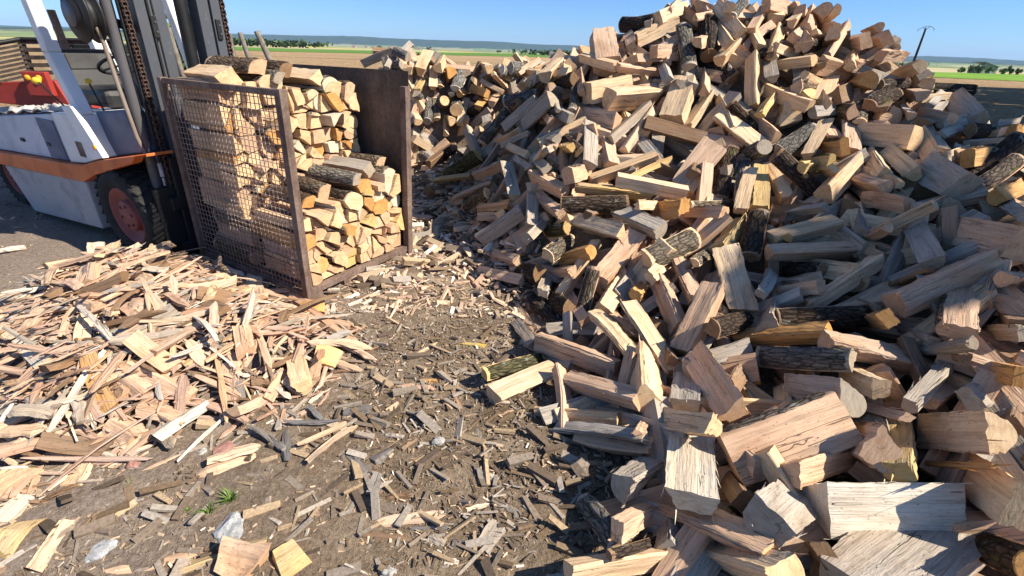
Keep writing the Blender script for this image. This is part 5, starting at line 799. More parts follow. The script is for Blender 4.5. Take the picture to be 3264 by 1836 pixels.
([-2.161,2.992,0.14],[-1.861,3.043,0.01],0.044,0.013,'p','fourth from left pinkish brown splinter lying level, by the cage mesh'),
([-1.947,1.897,0.368],[-1.985,2.147,0.338],0.049,0.017,'d','right-hand dark brown splinter rising rightward, in the middle of splinter pile'),
([-2.176,2.447,0.28],[-2.006,2.185,0.317],0.024,0.006,'w','whitish thin splinter standing steeply, in the middle of splinter pile'),
([-2.556,2.759,0.305],[-2.267,3.125,0.056],0.033,0.012,'g','right-hand greyish thin splinter lying level, on the back of splinter pile'),
([-1.787,2.313,0.32],[-1.846,2.473,0.305],0.076,0.029,'c','cream splinter rising rightward, by the cage mesh'),
([-1.099,2.48,0.06],[-0.952,2.363,0.01],0.019,0.005,'g','greyish thin splinter falling rightward, on the right side of splinter pile'),
([-2.017,2.868,0.074],[-1.589,2.95,0.048],0.047,0.010,'p','rightmost pinkish brown splinter lying level, by the cage mesh'),
([-2.155,1.465,0.197],[-1.86,1.674,0.186],0.035,0.007,'w','whitish splinter lying level, low at left of splinter pile'),
([-2.469,2.234,0.311],[-2.25,2.111,0.361],0.071,0.016,'p','rightmost pinkish brown splinter lying level, at the left edge of splinter pile'),
([-2.252,2.03,0.359],[-2.195,2.293,0.334],0.018,0.006,'p','pinkish brown thin splinter lying level, in the middle of splinter pile'),
([-2.024,2.344,0.323],[-1.802,2.178,0.342],0.061,0.023,'p','right-hand pinkish brown splinter falling rightward, in the middle of splinter pile'),
([-1.429,2.149,0.254],[-1.204,1.854,0.186],0.038,0.013,'c','cream splinter standing steeply, on the right side of splinter pile'),
([-1.239,2.3,0.118],[-1.314,2.513,0.067],0.039,0.014,'p','rightmost pinkish brown splinter standing steeply, on the right side of splinter pile'),
([-1.764,2.351,0.255],[-1.524,2.499,0.272],0.021,0.006,'c','cream thin splinter lying level, on the right side of splinter pile'),
([-3.238,2.977,0.18],[-3.085,2.984,0.187],0.055,0.020,'p','ninth from left pinkish brown splinter lying level, at the left edge of splinter pile'),
([-2.667,1.994,0.289],[-2.309,1.868,0.204],0.024,0.008,'g','greyish thin splinter falling rightward, at the left edge of splinter pile'),
([-2.022,2.885,0.167],[-1.707,3.019,0.01],0.037,0.009,'c','rightmost cream splinter lying level, by the cage mesh'),
([-2.642,2.85,0.277],[-2.475,3.085,0.197],0.037,0.013,'c','rightmost cream splinter lying level, on the back of splinter pile'),
([-2.684,3.199,0.146],[-2.381,3.157,0.155],0.032,0.010,'p','rightmost pinkish brown thin splinter lying level, on the back of splinter pile'),
([-2.752,3.049,0.33],[-2.592,2.688,0.28],0.020,0.005,'w','whitish thin splinter rising rightward, on the back of splinter pile'),
([-2.374,1.945,0.211],[-2.093,1.695,0.25],0.033,0.011,'c','cream thin splinter standing steeply, at the left edge of splinter pile'),
([-2.57,2.409,0.28],[-2.253,2.05,0.444],0.026,0.008,'p','right-hand pinkish brown thin splinter rising rightward, at the left edge of splinter pile'),
([-1.97,1.577,0.181],[-1.874,1.472,0.148],0.060,0.021,'g','greyish splinter standing steeply, low at left of splinter pile'),
([-2.904,2.068,0.083],[-2.982,2.233,0.106],0.082,0.017,'p','leftmost pinkish brown splinter rising rightward, at the left edge of splinter pile'),
([-2.86,3.125,0.178],[-2.721,3.348,0.214],0.074,0.017,'c','sixth from left cream splinter lying level, on the back of splinter pile'),
([-1.993,2.708,0.175],[-1.869,2.615,0.188],0.091,0.032,'c','cream splinter falling rightward, by the cage mesh'),
([-2.776,2.128,0.246],[-2.434,2.269,0.28],0.038,0.014,'p','fifth from left pinkish brown splinter lying level, at the left edge of splinter pile'),
([-3.149,3.154,0.269],[-3.001,2.971,0.231],0.087,0.019,'w','whitish splinter standing steeply, on the back of splinter pile'),
([-2.917,3.044,0.221],[-2.839,3.179,0.274],0.066,0.016,'c','third from left cream splinter rising rightward, on the back of splinter pile'),
([-2.33,3.303,0.155],[-2.12,2.893,0.098],0.025,0.005,'p','pinkish brown thin splinter standing steeply, by the cage mesh'),
([-2.758,2.108,0.123],[-2.659,1.881,0.097],0.048,0.014,'p','second from left pinkish brown splinter rising rightward, at the left edge of splinter pile'),
([-1.834,2.47,0.24],[-1.627,2.469,0.267],0.068,0.015,'g','right-hand greyish splinter lying level, by the cage mesh'),
([-3.039,2.3,0.141],[-3.162,2.763,0.184],0.033,0.007,'d','dark brown thin splinter rising rightward, at the left edge of splinter pile'),
([-3.058,2.662,0.327],[-2.99,2.868,0.287],0.085,0.017,'p','sixth from left pinkish brown splinter lying level, at the left edge of splinter pile'),
([-1.856,2.584,0.171],[-1.685,2.526,0.19],0.065,0.024,'c','leftmost cream splinter lying level, on the right side of splinter pile'),
([-1.687,2.737,0.077],[-1.343,2.64,0.025],0.037,0.013,'c','rightmost cream splinter lying level, on the right side of splinter pile'),
([-2.477,2.496,0.28],[-2.232,2.901,0.267],0.048,0.010,'d','fourth from left dark brown splinter lying level, on the back of splinter pile'),
([-2.881,2.868,0.316],[-2.775,2.788,0.357],0.089,0.028,'c','leftmost cream splinter lying level, on the back of splinter pile'),
([-1.81,2.302,0.275],[-1.598,2.149,0.327],0.086,0.027,'d','dark brown splinter lying level, on the right side of splinter pile'),
([-2.359,2.279,0.352],[-2.188,2.461,0.333],0.042,0.013,'g','second from left greyish splinter lying level, on the back of splinter pile'),
([-3.323,2.561,0.119],[-3.057,2.326,0.084],0.035,0.012,'c','leftmost cream splinter standing steeply, at the left edge of splinter pile'),
([-1.609,1.551,0.07],[-1.472,1.435,0.059],0.061,0.015,'g','greyish splinter falling rightward, on the front of splinter pile'),
([-2.559,2.912,0.245],[-2.736,3.172,0.281],0.041,0.010,'c','left-hand cream splinter standing steeply, on the back of splinter pile'),
([-2.104,2.054,0.377],[-2.208,2.386,0.324],0.048,0.011,'d','left-hand dark brown splinter rising rightward, in the middle of splinter pile'),
([-3.077,2.961,0.284],[-2.89,2.889,0.282],0.052,0.016,'c','rightmost cream splinter lying level, at the left edge of splinter pile'),
([-1.877,1.857,0.337],[-1.655,1.779,0.223],0.090,0.035,'p','right-hand pinkish brown splinter falling rightward, on the front of splinter pile'),
([-1.533,1.691,0.096],[-1.228,1.594,0.066],0.042,0.016,'p','pinkish brown splinter lying level, at the front edge of splinter pile'),
([-1.444,2.422,0.118],[-1.216,2.807,0.104],0.039,0.014,'d','right-hand dark brown splinter rising rightward, on the right side of splinter pile'),
([-2.6,1.757,0.181],[-2.539,2.037,0.181],0.046,0.018,'p','left-hand pinkish brown splinter rising rightward, low at left of splinter pile'),
([-2.264,1.389,0.056],[-2.365,1.809,0.182],0.019,0.007,'w','whitish thin splinter rising rightward, low at left of splinter pile'),
([-1.732,2.347,0.258],[-1.45,2.622,0.104],0.035,0.009,'c','second from left cream splinter lying level, on the right side of splinter pile'),
([-2.954,2.442,0.287],[-2.685,2.683,0.29],0.039,0.009,'g','greyish splinter lying level, at the left edge of splinter pile'),
([-1.635,2.541,0.116],[-1.604,2.757,0.086],0.025,0.008,'c','cream thin splinter rising rightward, on the right side of splinter pile'),
([-1.981,1.991,0.35],[-1.731,2.098,0.306],0.030,0.010,'c','cream thin splinter lying level, in the middle of splinter pile'),
([-3.124,2.714,0.211],[-3.17,2.853,0.22],0.096,0.036,'p','rightmost pinkish brown splinter rising rightward, at the left edge of splinter pile'),
([-2.675,2.063,0.209],[-2.454,2.063,0.228],0.047,0.018,'p','fourth from left pinkish brown splinter lying level, at the left edge of splinter pile'),
([-3.188,3.257,0.131],[-2.952,3.202,0.116],0.093,0.024,'c','third from left cream splinter lying level, on the back of splinter pile'),
([-2.903,2.258,0.12],[-2.755,1.897,0.201],0.049,0.012,'c','leftmost cream splinter rising rightward, at the left edge of splinter pile'),
([-2.17,1.327,0.097],[-1.939,1.469,0.087],0.058,0.020,'p','fourth from left pinkish brown splinter lying level, low at left of splinter pile'),
([-1.971,1.844,0.327],[-1.725,1.989,0.303],0.069,0.019,'g','greyish splinter lying level, in the middle of splinter pile'),
([-2.865,2.79,0.281],[-2.589,2.67,0.338],0.038,0.011,'g','leftmost greyish splinter lying level, on the back of splinter pile'),
([-1.971,2.301,0.301],[-2.05,2.446,0.396],0.036,0.009,'c','right-hand cream splinter standing steeply, on the back of splinter pile'),
([-1.449,2.053,0.292],[-1.36,1.908,0.23],0.087,0.027,'p','second from left pinkish brown splinter standing steeply, on the right side of splinter pile'),
([-2.373,2.799,0.238],[-2.296,2.923,0.255],0.053,0.011,'d','right-hand dark brown splinter rising rightward, on the back of splinter pile'),
([-3.187,2.559,0.153],[-2.961,2.286,0.194],0.038,0.013,'g','leftmost greyish splinter rising rightward, at the left edge of splinter pile'),
([-2.599,3.07,0.203],[-2.716,3.328,0.216],0.064,0.025,'p','third from left pinkish brown splinter rising rightward, on the back of splinter pile'),
([-2.699,2.646,0.329],[-2.504,2.984,0.25],0.039,0.011,'p','second from left pinkish brown splinter lying level, on the back of splinter pile'),
([-2.669,2.516,0.298],[-2.78,2.68,0.314],0.093,0.020,'c','rightmost cream splinter standing steeply, at the left edge of splinter pile'),
([-1.986,2.878,0.074],[-1.801,2.703,0.154],0.079,0.019,'c','fourth from left cream splinter lying level, by the cage mesh'),
([-2.343,2.379,0.28],[-2.1,2.777,0.368],0.028,0.009,'c','cream thin splinter rising rightward, on the back of splinter pile'),
([-1.222,1.753,0.068],[-1.22,1.948,0.092],0.088,0.033,'p','rightmost pinkish brown splinter rising rightward, at the front edge of splinter pile'),
([-3.342,3.328,0.021],[-3.049,3.32,0.121],0.094,0.028,'c','second from left cream splinter lying level, on the back of splinter pile'),
([-3.27,2.493,0.146],[-3.109,2.659,0.217],0.100,0.024,'g','second from left greyish splinter rising rightward, at the left edge of splinter pile'),
([-1.871,2.323,0.291],[-1.972,2.611,0.27],0.023,0.005,'p','left-hand pinkish brown thin splinter rising rightward, by the cage mesh'),
([-2.531,1.874,0.269],[-2.256,1.87,0.226],0.038,0.014,'p','third from left pinkish brown splinter lying level, at the left edge of splinter pile'),
([-2.292,3.212,0.092],[-2.1,3.143,0.037],0.056,0.014,'w','whitish splinter falling rightward, by the cage mesh'),
([-2.222,1.603,0.172],[-1.981,1.541,0.197],0.068,0.018,'g','rightmost greyish splinter lying level, low at left of splinter pile'),
([-1.363,1.759,0.131],[-1.272,1.954,0.15],0.022,0.008,'p','pinkish brown thin splinter rising rightward, at the front edge of splinter pile'),
([-1.666,1.366,0.01],[-1.693,1.533,0.06],0.061,0.014,'c','cream splinter rising rightward, on the front of splinter pile'),
([-2.111,2.805,0.163],[-1.962,2.936,0.109],0.034,0.010,'d','dark brown thin splinter lying level, by the cage mesh'),
([-2.649,2.398,0.273],[-2.355,2.45,0.388],0.103,0.024,'d','leftmost dark brown splinter lying level, on the back of splinter pile'),
([-2.301,1.311,0.129],[-2.121,1.58,0.152],0.045,0.015,'c','leftmost cream splinter rising rightward, low at left of splinter pile'),
([-1.196,2.052,0.106],[-1.062,1.816,0.106],0.091,0.019,'c','cream splinter standing steeply, at the front edge of splinter pile'),
([-2.162,2.351,0.418],[-1.918,2.106,0.28],0.033,0.013,'p','pinkish brown thin splinter falling rightward, in the middle of splinter pile'),
([-2.39,1.927,0.251],[-2.43,2.073,0.241],0.058,0.016,'c','sixth from left cream splinter rising rightward, at the left edge of splinter pile'),
([-1.858,2.718,0.093],[-1.507,2.768,0.065],0.022,0.009,'d','dark brown thin splinter lying level, on the right side of splinter pile'),
([-1.691,1.627,0.111],[-1.485,1.532,0.096],0.035,0.012,'c','cream thin splinter falling rightward, on the front of splinter pile'),
([-1.747,1.801,0.287],[-1.695,2.043,0.28],0.081,0.032,'p','right-hand pinkish brown splinter rising rightward, in the middle of splinter pile'),
([-1.647,2.457,0.168],[-1.728,2.643,0.141],0.067,0.027,'p','third from left pinkish brown splinter standing steeply, on the right side of splinter pile'),
([-2.739,2.465,0.323],[-2.594,2.387,0.327],0.059,0.018,'p','right-hand pinkish brown splinter falling rightward, at the left edge of splinter pile'),
([-2.262,1.433,0.107],[-1.991,1.437,0.144],0.059,0.018,'c','leftmost cream splinter lying level, low at left of splinter pile'),
([-3.065,2.417,0.202],[-2.966,2.643,0.303],0.046,0.013,'w','whitish splinter rising rightward, at the left edge of splinter pile'),
([-1.615,2.318,0.231],[-1.403,2.508,0.163],0.047,0.010,'c','third from left cream splinter lying level, on the right side of splinter pile'),
([-1.851,1.204,0.031],[-1.633,1.579,0.123],0.019,0.005,'p','left-hand pinkish brown thin splinter rising rightward, on the front of splinter pile'),
([-2.433,3.241,0.077],[-2.271,3.175,0.025],0.081,0.032,'p','pinkish brown splinter falling rightward, by the cage mesh'),
([-2.445,2.597,0.28],[-2.399,2.882,0.353],0.076,0.016,'d','left-hand dark brown splinter rising rightward, on the back of splinter pile'),
([-2.283,2.822,0.201],[-2.213,2.984,0.162],0.046,0.014,'p','second from left pinkish brown splinter lying level, by the cage mesh'),
([-2.694,3.514,0.036],[-2.427,3.382,0.027],0.041,0.010,'c','leftmost cream splinter lying level, by the cage mesh'),
([-2.755,2.34,0.252],[-2.595,2.272,0.289],0.036,0.014,'w','third from left whitish splinter lying level, at the left edge of splinter pile'),
([-2.777,3.42,0.056],[-2.627,3.449,0.066],0.047,0.016,'g','rightmost greyish splinter lying level, on the back of splinter pile'),
([-2.269,2.009,0.267],[-1.813,2.045,0.391],0.050,0.019,'d','dark brown splinter lying level, in the middle of splinter pile'),
([-1.767,1.648,0.145],[-1.571,1.716,0.139],0.035,0.012,'p','left-hand pinkish brown thin splinter lying level, on the front of splinter pile'),
([-2.204,2.855,0.151],[-2.087,3.061,0.081],0.073,0.021,'p','third from left pinkish brown splinter lying level, by the cage mesh'),
([-2.461,2.987,0.182],[-2.494,3.18,0.187],0.041,0.011,'p','rightmost pinkish brown splinter rising rightward, on the back of splinter pile'),
([-2.28,1.738,0.287],[-2.193,2.052,0.28],0.025,0.008,'p','left-hand pinkish brown thin splinter rising rightward, at the left edge of splinter pile'),
([-2.512,1.689,0.093],[-2.571,1.864,0.084],0.027,0.009,'c','cream thin splinter rising rightward, low at left of splinter pile'),
([-1.082,2.123,0.058],[-0.827,2.056,0.034],0.051,0.016,'c','rightmost cream splinter lying level, at the front edge of splinter pile'),
([-1.639,1.771,0.295],[-1.562,1.974,0.254],0.032,0.009,'w','whitish thin splinter lying level, on the front of splinter pile'),
([-1.312,2.49,0.097],[-1.045,2.332,0.089],0.027,0.009,'d','dark brown thin splinter falling rightward, on the right side of splinter pile'),
([-2.485,1.927,0.335],[-2.543,2.378,0.28],0.035,0.011,'g','greyish thin splinter rising rightward, at the left edge of splinter pile'),
([-2.638,2.419,0.295],[-2.492,2.541,0.28],0.066,0.023,'d','second from left dark brown splinter lying level, on the back of splinter pile'),
([-1.364,2.146,0.227],[-1.225,2.266,0.224],0.041,0.012,'g','left-hand greyish splinter lying level, on the right side of splinter pile'),
([-2.277,2.173,0.358],[-2.278,2.379,0.347],0.044,0.017,'c','second from left cream splinter rising rightward, on the back of splinter pile'),
([-2.725,1.89,0.186],[-2.542,2.028,0.175],0.045,0.009,'p','leftmost pinkish brown splinter lying level, at the left edge of splinter pile'),
([-1.448,2.372,0.148],[-1.051,2.594,0.073],0.030,0.010,'g','greyish thin splinter lying level, on the right side of splinter pile'),
([-2.108,2.293,0.374],[-1.834,1.926,0.298],0.025,0.010,'c','cream thin splinter standing steeply, in the middle of splinter pile'),
([-2.107,1.654,0.238],[-1.934,1.668,0.304],0.024,0.005,'p','left-hand pinkish brown thin splinter lying level, low at left of splinter pile'),
([-1.872,2.317,0.31],[-1.954,2.458,0.311],0.039,0.012,'p','left-hand pinkish brown splinter standing steeply, by the cage mesh'),
([-1.96,1.421,0.066],[-1.806,1.385,0.037],0.084,0.026,'c','rightmost cream splinter lying level, low at left of splinter pile'),
([-2.565,2.392,0.326],[-2.62,2.851,0.275],0.049,0.012,'p','second from left pinkish brown splinter rising rightward, on the back of splinter pile'),
([-2.264,2.255,0.38],[-2.09,2.578,0.259],0.030,0.009,'p','leftmost pinkish brown thin splinter lying level, on the back of splinter pile'),
([-1.558,1.46,0.095],[-1.458,1.673,0.106],0.076,0.021,'w','whitish splinter rising rightward, on the front of splinter pile'),
([-1.086,2.23,0.115],[-0.98,2.366,0.076],0.057,0.021,'g','right-hand greyish splinter lying level, on the right side of splinter pile'),
([-2.992,3.037,0.217],[-3.097,3.258,0.229],0.100,0.028,'c','leftmost cream splinter rising rightward, on the back of splinter pile'),
([-3.063,2.727,0.294],[-2.836,2.425,0.313],0.050,0.018,'c','fifth from left cream splinter rising rightward, at the left edge of splinter pile'),
([-3.257,2.355,0.139],[-3.04,2.369,0.117],0.088,0.034,'c','leftmost cream splinter lying level, at the left edge of splinter pile'),
([-2.842,2.225,0.163],[-2.69,2.028,0.191],0.053,0.015,'c','third from left cream splinter rising rightward, at the left edge of splinter pile'),
([-2.894,2.872,0.322],[-2.602,2.903,0.262],0.099,0.039,'d','third from left dark brown splinter lying level, on the back of splinter pile'),
]
HEAP_Z=('040302020100000000000000000000000205081113141312090604010000000000000000 040303020101000000000000000102030407111417171715120906020000000000000000 040303020101000000000000010205070810141720212018151108040200000000000000 040403020101000000000000010408101113172124252321181410070401000000000000 040403020201000000000000010711131416202427282724201713090604010000000000 040403020201000000000000030913141517222629302927231916130907040100000000 040403030201000000000001051013141517222832333229262219161310070401000000 040403030201000000000002061013151618222834353432282522191613100704010000 040403020201000000000002061013151719232834373735322926232017141007030000 040403020100000000000000051014171921232834383938353330272421171410060200 040303020100000000000001071317202223263035394141393734312825211713080400 030302020100000000000007131822242627303337414343424038353228242015110602 030201010000000000000514202527293031343740434546454442393632272218130803 020100000000000000031122293234343536394244464849484745433935302519140903 010000000000000000061730374041414142454749505252525149464237322620150904 010000000000000002112437454849484849525455565757565452494439332721150904 000000000000000005162943515556565658606263646464625855514539332720140803 000000000000000209193448576163656567707272737271696358524639322619130702 000000000000020613233953626770727577798081807876736660534538312418120600 000000000002051018294458667074788285868686848178736759524436292216100400 000000010205091523344760677176808487888887858177716557504234262013070100 000000020407121826364858667175798285868584817873686154463931231710040000 000001030609142128374755626872757880808078767268635650423527201407010000 000001030610152229364552586367707273737271686561565144383124171004000000 000001041511162128354148535761636464646362605754494439322619130701000000 000017354235232130383843485154555655545453514946423732272115090300000000 000037596458474451595748465459524747464544434138353026211610050000000000 000051696664636260616365656360585650413635343230272319151005000000000000 000051696664636260616365656360585650413327262422201713090500000000000000 000051696664636260616365656360585650413324181715131007030000000000000000 000051696664636260616365656360585650413324151008060300000000000000000000 000040545251504947485051515048464439332619120301000000000000000000000000 000030403837373635363738383735343329241914090300000000000000000000000000 000019262524242322232424242423222119151209060200000000000000000000000000 000008111111111010101111111010100908070604020100000000000000000000000000 000000000000000000000000000000000000000000000000000000000000000000000000')
CHIP_POLY=[[-3.527,2.557],[-3.407,3.031],[-3.235,3.36],[-2.634,3.471],[-1.747,2.85],[-1.011,2.407],[-0.936,2.179],[-1.134,1.722],[-1.58,1.46],[-2.111,1.21]]

# ------------------------------------------------------------------ materials
class NT:
    """small helper for building procedural materials"""
    def __init__(s, name, rough=0.8, spec=0.2, metal=0.0):
        s.m = D.materials.new(name); s.m.use_nodes = True
        s.t = s.m.node_tree
        s.b = s.t.nodes['Principled BSDF']
        s.b.inputs['Roughness'].default_value = rough
        s.b.inputs['Specular IOR Level'].default_value = spec
        s.b.inputs['Metallic'].default_value = metal
    def n(s, typ, **kw):
        n = s.t.nodes.new('ShaderNode' + typ)
        for k, v in kw.items(): setattr(n, k, v)
        return n
    def link(s, a, b): s.t.links.new(a, b)
    def attr(s, name, out='Vector'):
        return s.n('Attribute', attribute_name=name).outputs[out]
    def obj(s): return s.n('TexCoord').outputs['Object']
    def pos(s): return s.n('NewGeometry').outputs['Position']
    def scale(s, v, sc, off=(0, 0, 0)):
        m = s.n('Mapping'); m.inputs['Scale'].default_value = sc; m.inputs['Location'].default_value = off
        s.link(v, m.inputs['Vector']); return m.outputs[0]
    def noise(s, v, sc=1.0, detail=4, rough=0.55, dist=0.0, sc3=None, off=(0, 0, 0)):
        if sc3 is not None: v = s.scale(v, sc3, off)
        n = s.n('TexNoise'); n.inputs['Scale'].default_value = sc; n.inputs['Detail'].default_value = detail
        n.inputs['Roughness'].default_value = rough; n.inputs['Distortion'].default_value = dist
        s.link(v, n.inputs['Vector']); return n.outputs['Fac']
    def vor(s, v, sc, feature='F1', out='Distance', rnd=1.0):
        n = s.n('TexVoronoi', feature=feature); n.inputs['Scale'].default_value = sc
        n.inputs['Randomness'].default_value = rnd
        s.link(v, n.inputs['Vector']); return n.outputs[out]
    def ramp(s, f, stops):
        r = s.n('ValToRGB'); e = r.color_ramp.elements
        while len(e) < len(stops): e.new(0.5)
        for i, (p, c) in enumerate(stops):
            e[i].position = p
            e[i].color = (c, c, c, 1) if isinstance(c, (int, float)) else (*c, 1)
        s.link(f, r.inputs[0]); return r.outputs[0]
    def mix(s, f, a, b, mode='MIX'):
        m = s.n('Mix', data_type='RGBA', blend_type=mode)
        for ix, v in ((0, f), (6, a), (7, b)):
            sock = m.inputs[ix]
            if isinstance(v, (int, float)): sock.default_value = v if ix == 0 else (v, v, v, 1)
            elif isinstance(v, tuple): sock.default_value = (*v, 1)
            else: s.link(v, sock)
        return m.outputs[2]
    def math(s, op, a, b=0.0, c=0.0):
        m = s.n('Math', operation=op)
        for i, v in enumerate((a, b, c)):
            if isinstance(v, (int, float)): m.inputs[i].default_value = v
            else: s.link(v, m.inputs[i])
        return m.outputs[0]
    def color(s, c):
        if isinstance(c, tuple): s.b.inputs['Base Color'].default_value = (*c, 1)
        else: s.link(c, s.b.inputs['Base Color'])
    def bump(s, h, strength=0.6, dist=0.01):
        b = s.n('Bump'); b.inputs['Strength'].default_value = strength; b.inputs['Distance'].default_value = dist
        s.link(h, b.inputs['Height']); s.link(b.outputs[0], s.b.inputs['Normal'])

def mat_split():
    t = NT('split_wood', 0.85, 0.15)
    v = t.attr('lc'); tint = t.attr('tint', 'Color')
    f1 = t.noise(v, 1, 5, 0.6, 0.4, (2.2, 42, 42))
    f2 = t.noise(v, 1, 3, 0.6, 0, (6, 150, 150))
    st = t.noise(v, 1, 4, 0.6, 0.6, (3.2, 8, 8), (5, 2, 7))
    gr = t.noise(v, 1, 3, 0.5, 0.3, (1.6, 4, 4), (1, 9, 3))
    c = t.mix(1.0, tint, t.ramp(f1, [(0.25, 0.56), (0.48, 0.97), (0.75, 1.14)]), 'MULTIPLY')
    c = t.mix(1.0, c, t.ramp(f2, [(0.3, 0.82), (0.6, 1.06)]), 'MULTIPLY')
    c = t.mix(t.ramp(st, [(0.5, 0.0), (0.72, 0.55)]), c, t.mix(1.0, c, (0.62, 0.50, 0.42), 'MULTIPLY'))
    ht = t.noise(v, 1, 3, 0.5, 0.3, (0.9, 6, 6), (7, 7, 1))
    c = t.mix(t.ramp(ht, [(0.50, 0.0), (0.70, 0.5)]), c, t.mix(1.0, c, (1.0, 0.80, 0.60), 'MULTIPLY'))
    c = t.mix(t.ramp(gr, [(0.55, 0.0), (0.72, 0.45)]), c, (0.36, 0.31, 0.27))
    ck = t.noise(v, 1, 2, 0.5, 0.25, (1.0, 30, 30), (3, 3, 3))
    ck = t.ramp(t.math('ABSOLUTE', t.math('SUBTRACT', ck, 0.57)), [(0.0, 0.0), (0.012, 1.0)])
    pm = t.noise(v, 1, 2, 0.5, 0, (3, 9, 9), (6, 1, 2))
    ck = t.mix(t.ramp(pm, [(0.48, 0.0), (0.58, 1.0)]), 1.0, ck)
    c = t.mix(1.0, c, t.mix(ck, 0.42, 1.0), 'MULTIPLY')
    sp = t.noise(v, 1, 2, 0.5, 0, (70, 160, 160))
    c = t.mix(1.0, c, t.ramp(sp, [(0.28, 0.45), (0.36, 1.0)]), 'MULTIPLY')
    t.color(c)
    h = t.math('ADD', t.math('MULTIPLY', f1, 0.8), t.math('ADD', t.math('MULTIPLY', f2, 0.35), t.math('MULTIPLY', ck, 0.5)))
    t.bump(h, 0.95, 0.009)
    return t.m

def mat_end():
    t = NT('end_grain', 0.9, 0.1)
    v = t.attr('lc'); tint = t.attr('tint', 'Color')
    w = t.n('TexWave', wave_type='RINGS', rings_direction='X')
    w.inputs['Scale'].default_value = 62; w.inputs['Distortion'].default_value = 1.2
    w.inputs['Detail'].default_value = 2; w.inputs['Detail Scale'].default_value = 1.2
    t.link(t.scale(t.attr('lr'), (1, 1, 1)), w.inputs['Vector'])
    rings = w.outputs['Fac']
    saw = t.noise(v, 1, 3, 0.6, 0, (20, 26, 130))
    blot = t.noise(v, 1, 4, 0.6, 0.5, (5, 16, 16), (2, 4, 1))
    c = t.mix(1.0, tint, t.ramp(rings, [(0.0, 0.93), (1.0, 1.0)]), 'MULTIPLY')
    c = t.mix(1.0, c, t.ramp(saw, [(0.3, 0.80), (0.65, 1.05)]), 'MULTIPLY')
    c = t.mix(t.ramp(blot, [(0.45, 0.0), (0.75, 0.6)]), c, t.mix(1.0, c, (0.62, 0.5, 0.40), 'MULTIPLY'))
    ck = t.noise(v, 1, 2, 0.5, 0.6, (3, 14, 14), (8, 3, 6))
    ck = t.ramp(t.math('ABSOLUTE', t.math('SUBTRACT', ck, 0.57)), [(0.0, 0.55), (0.010, 1.0)])
    c = t.mix(1.0, c, ck, 'MULTIPLY')
    t.color(c)
    t.bump(saw, 0.4, 0.003)
    return t.m

def mat_bark():
    t = NT('bark', 0.95, 0.1)
    v = t.attr('lc'); tint = t.attr('tint', 'Color')
    r1 = t.noise(v, 1, 5, 0.65, 1.2, (9, 38, 38))
    r2 = t.vor(t.scale(v, (14, 46, 46)), 1.0, 'DISTANCE_TO_EDGE')
    fine = t.noise(v, 1, 4, 0.7, 0, (90, 130, 130))
    lich = t.noise(v, 1, 4, 0.6, 0.5, (9, 14, 14), (4, 7, 2))
    moss = t.noise(v, 1, 4, 0.6, 0.5, (5, 8, 8), (9, 1, 5))
    base = t.mix(1.0, tint, t.ramp(r1, [(0.3, 0.35), (0.5, 0.9), (0.72, 1.5)]), 'MULTIPLY')
    base = t.mix(1.0, base, t.ramp(r2, [(0.0, 0.35), (0.16, 1.0)]), 'MULTIPLY')
    base = t.mix(1.0, base, t.ramp(fine, [(0.3, 0.6), (0.7, 1.3)]), 'MULTIPLY')
    base = t.mix(t.ramp(lich, [(0.60, 0.0), (0.68, 0.75)]), base, (0.30, 0.30, 0.25))
    base = t.mix(t.ramp(moss, [(0.66, 0.0), (0.74, 0.8)]), base, (0.12, 0.13, 0.02))
    t.color(base)
    h = t.math('ADD', r1, t.math('ADD', t.math('MULTIPLY', t.ramp(r2, [(0.0, 0.0), (0.25, 1.0)]), 0.6), t.math('MULTIPLY', fine, 0.25)))
    t.bump(h, 1.0, 0.012)
    return t.m

def mat_ground():
    t = NT('yard_dirt', 0.97, 0.05)
    p = t.pos()
    n1 = t.noise(p, 3.0, 6, 0.65, 0.4); n2 = t.noise(p, 45, 5, 0.7); n3 = t.noise(p, 220, 3, 0.7)
    big = t.noise(p, 0.9, 3, 0.5)
    c = t.ramp(n1, [(0.3, (0.110, 0.075, 0.050)), (0.5, (0.225, 0.163, 0.112)), (0.7, (0.37, 0.285, 0.205))])
    c = t.mix(1.0, c, t.ramp(n2, [(0.3, 0.5), (0.55, 1.0), (0.75, 1.5)]), 'MULTIPLY')
    c = t.mix(t.ramp(n3, [(0.56, 0.0), (0.66, 0.65)]), c, (0.42, 0.33, 0.22))
    c = t.mix(t.ramp(n3, [(0.30, 0.75), (0.40, 0.0)]), c, (0.035, 0.026, 0.020))
    # greyer compacted dirt towards the left of the yard
    sx = t.n('SeparateXYZ'); t.link(p, sx.inputs[0])
    left = t.ramp(t.math('ADD', t.math('MULTIPLY', sx.outputs[0], -0.45), t.math('MULTIPLY', big, 0.5)), [(0.55, 0.0), (1.0, 0.7)])
    c = t.mix(left, c, t.mix(t.ramp(n2, [(0.35, 0.0), (0.65, 1.0)]), (0.205, 0.155, 0.125), (0.37, 0.30, 0.25)))
    t.color(c)
    t.bump(t.math('ADD', t.math('MULTIPLY', n2, 1.0), t.math('MULTIPLY', n3, 0.5)), 0.9, 0.02)
    return t.m

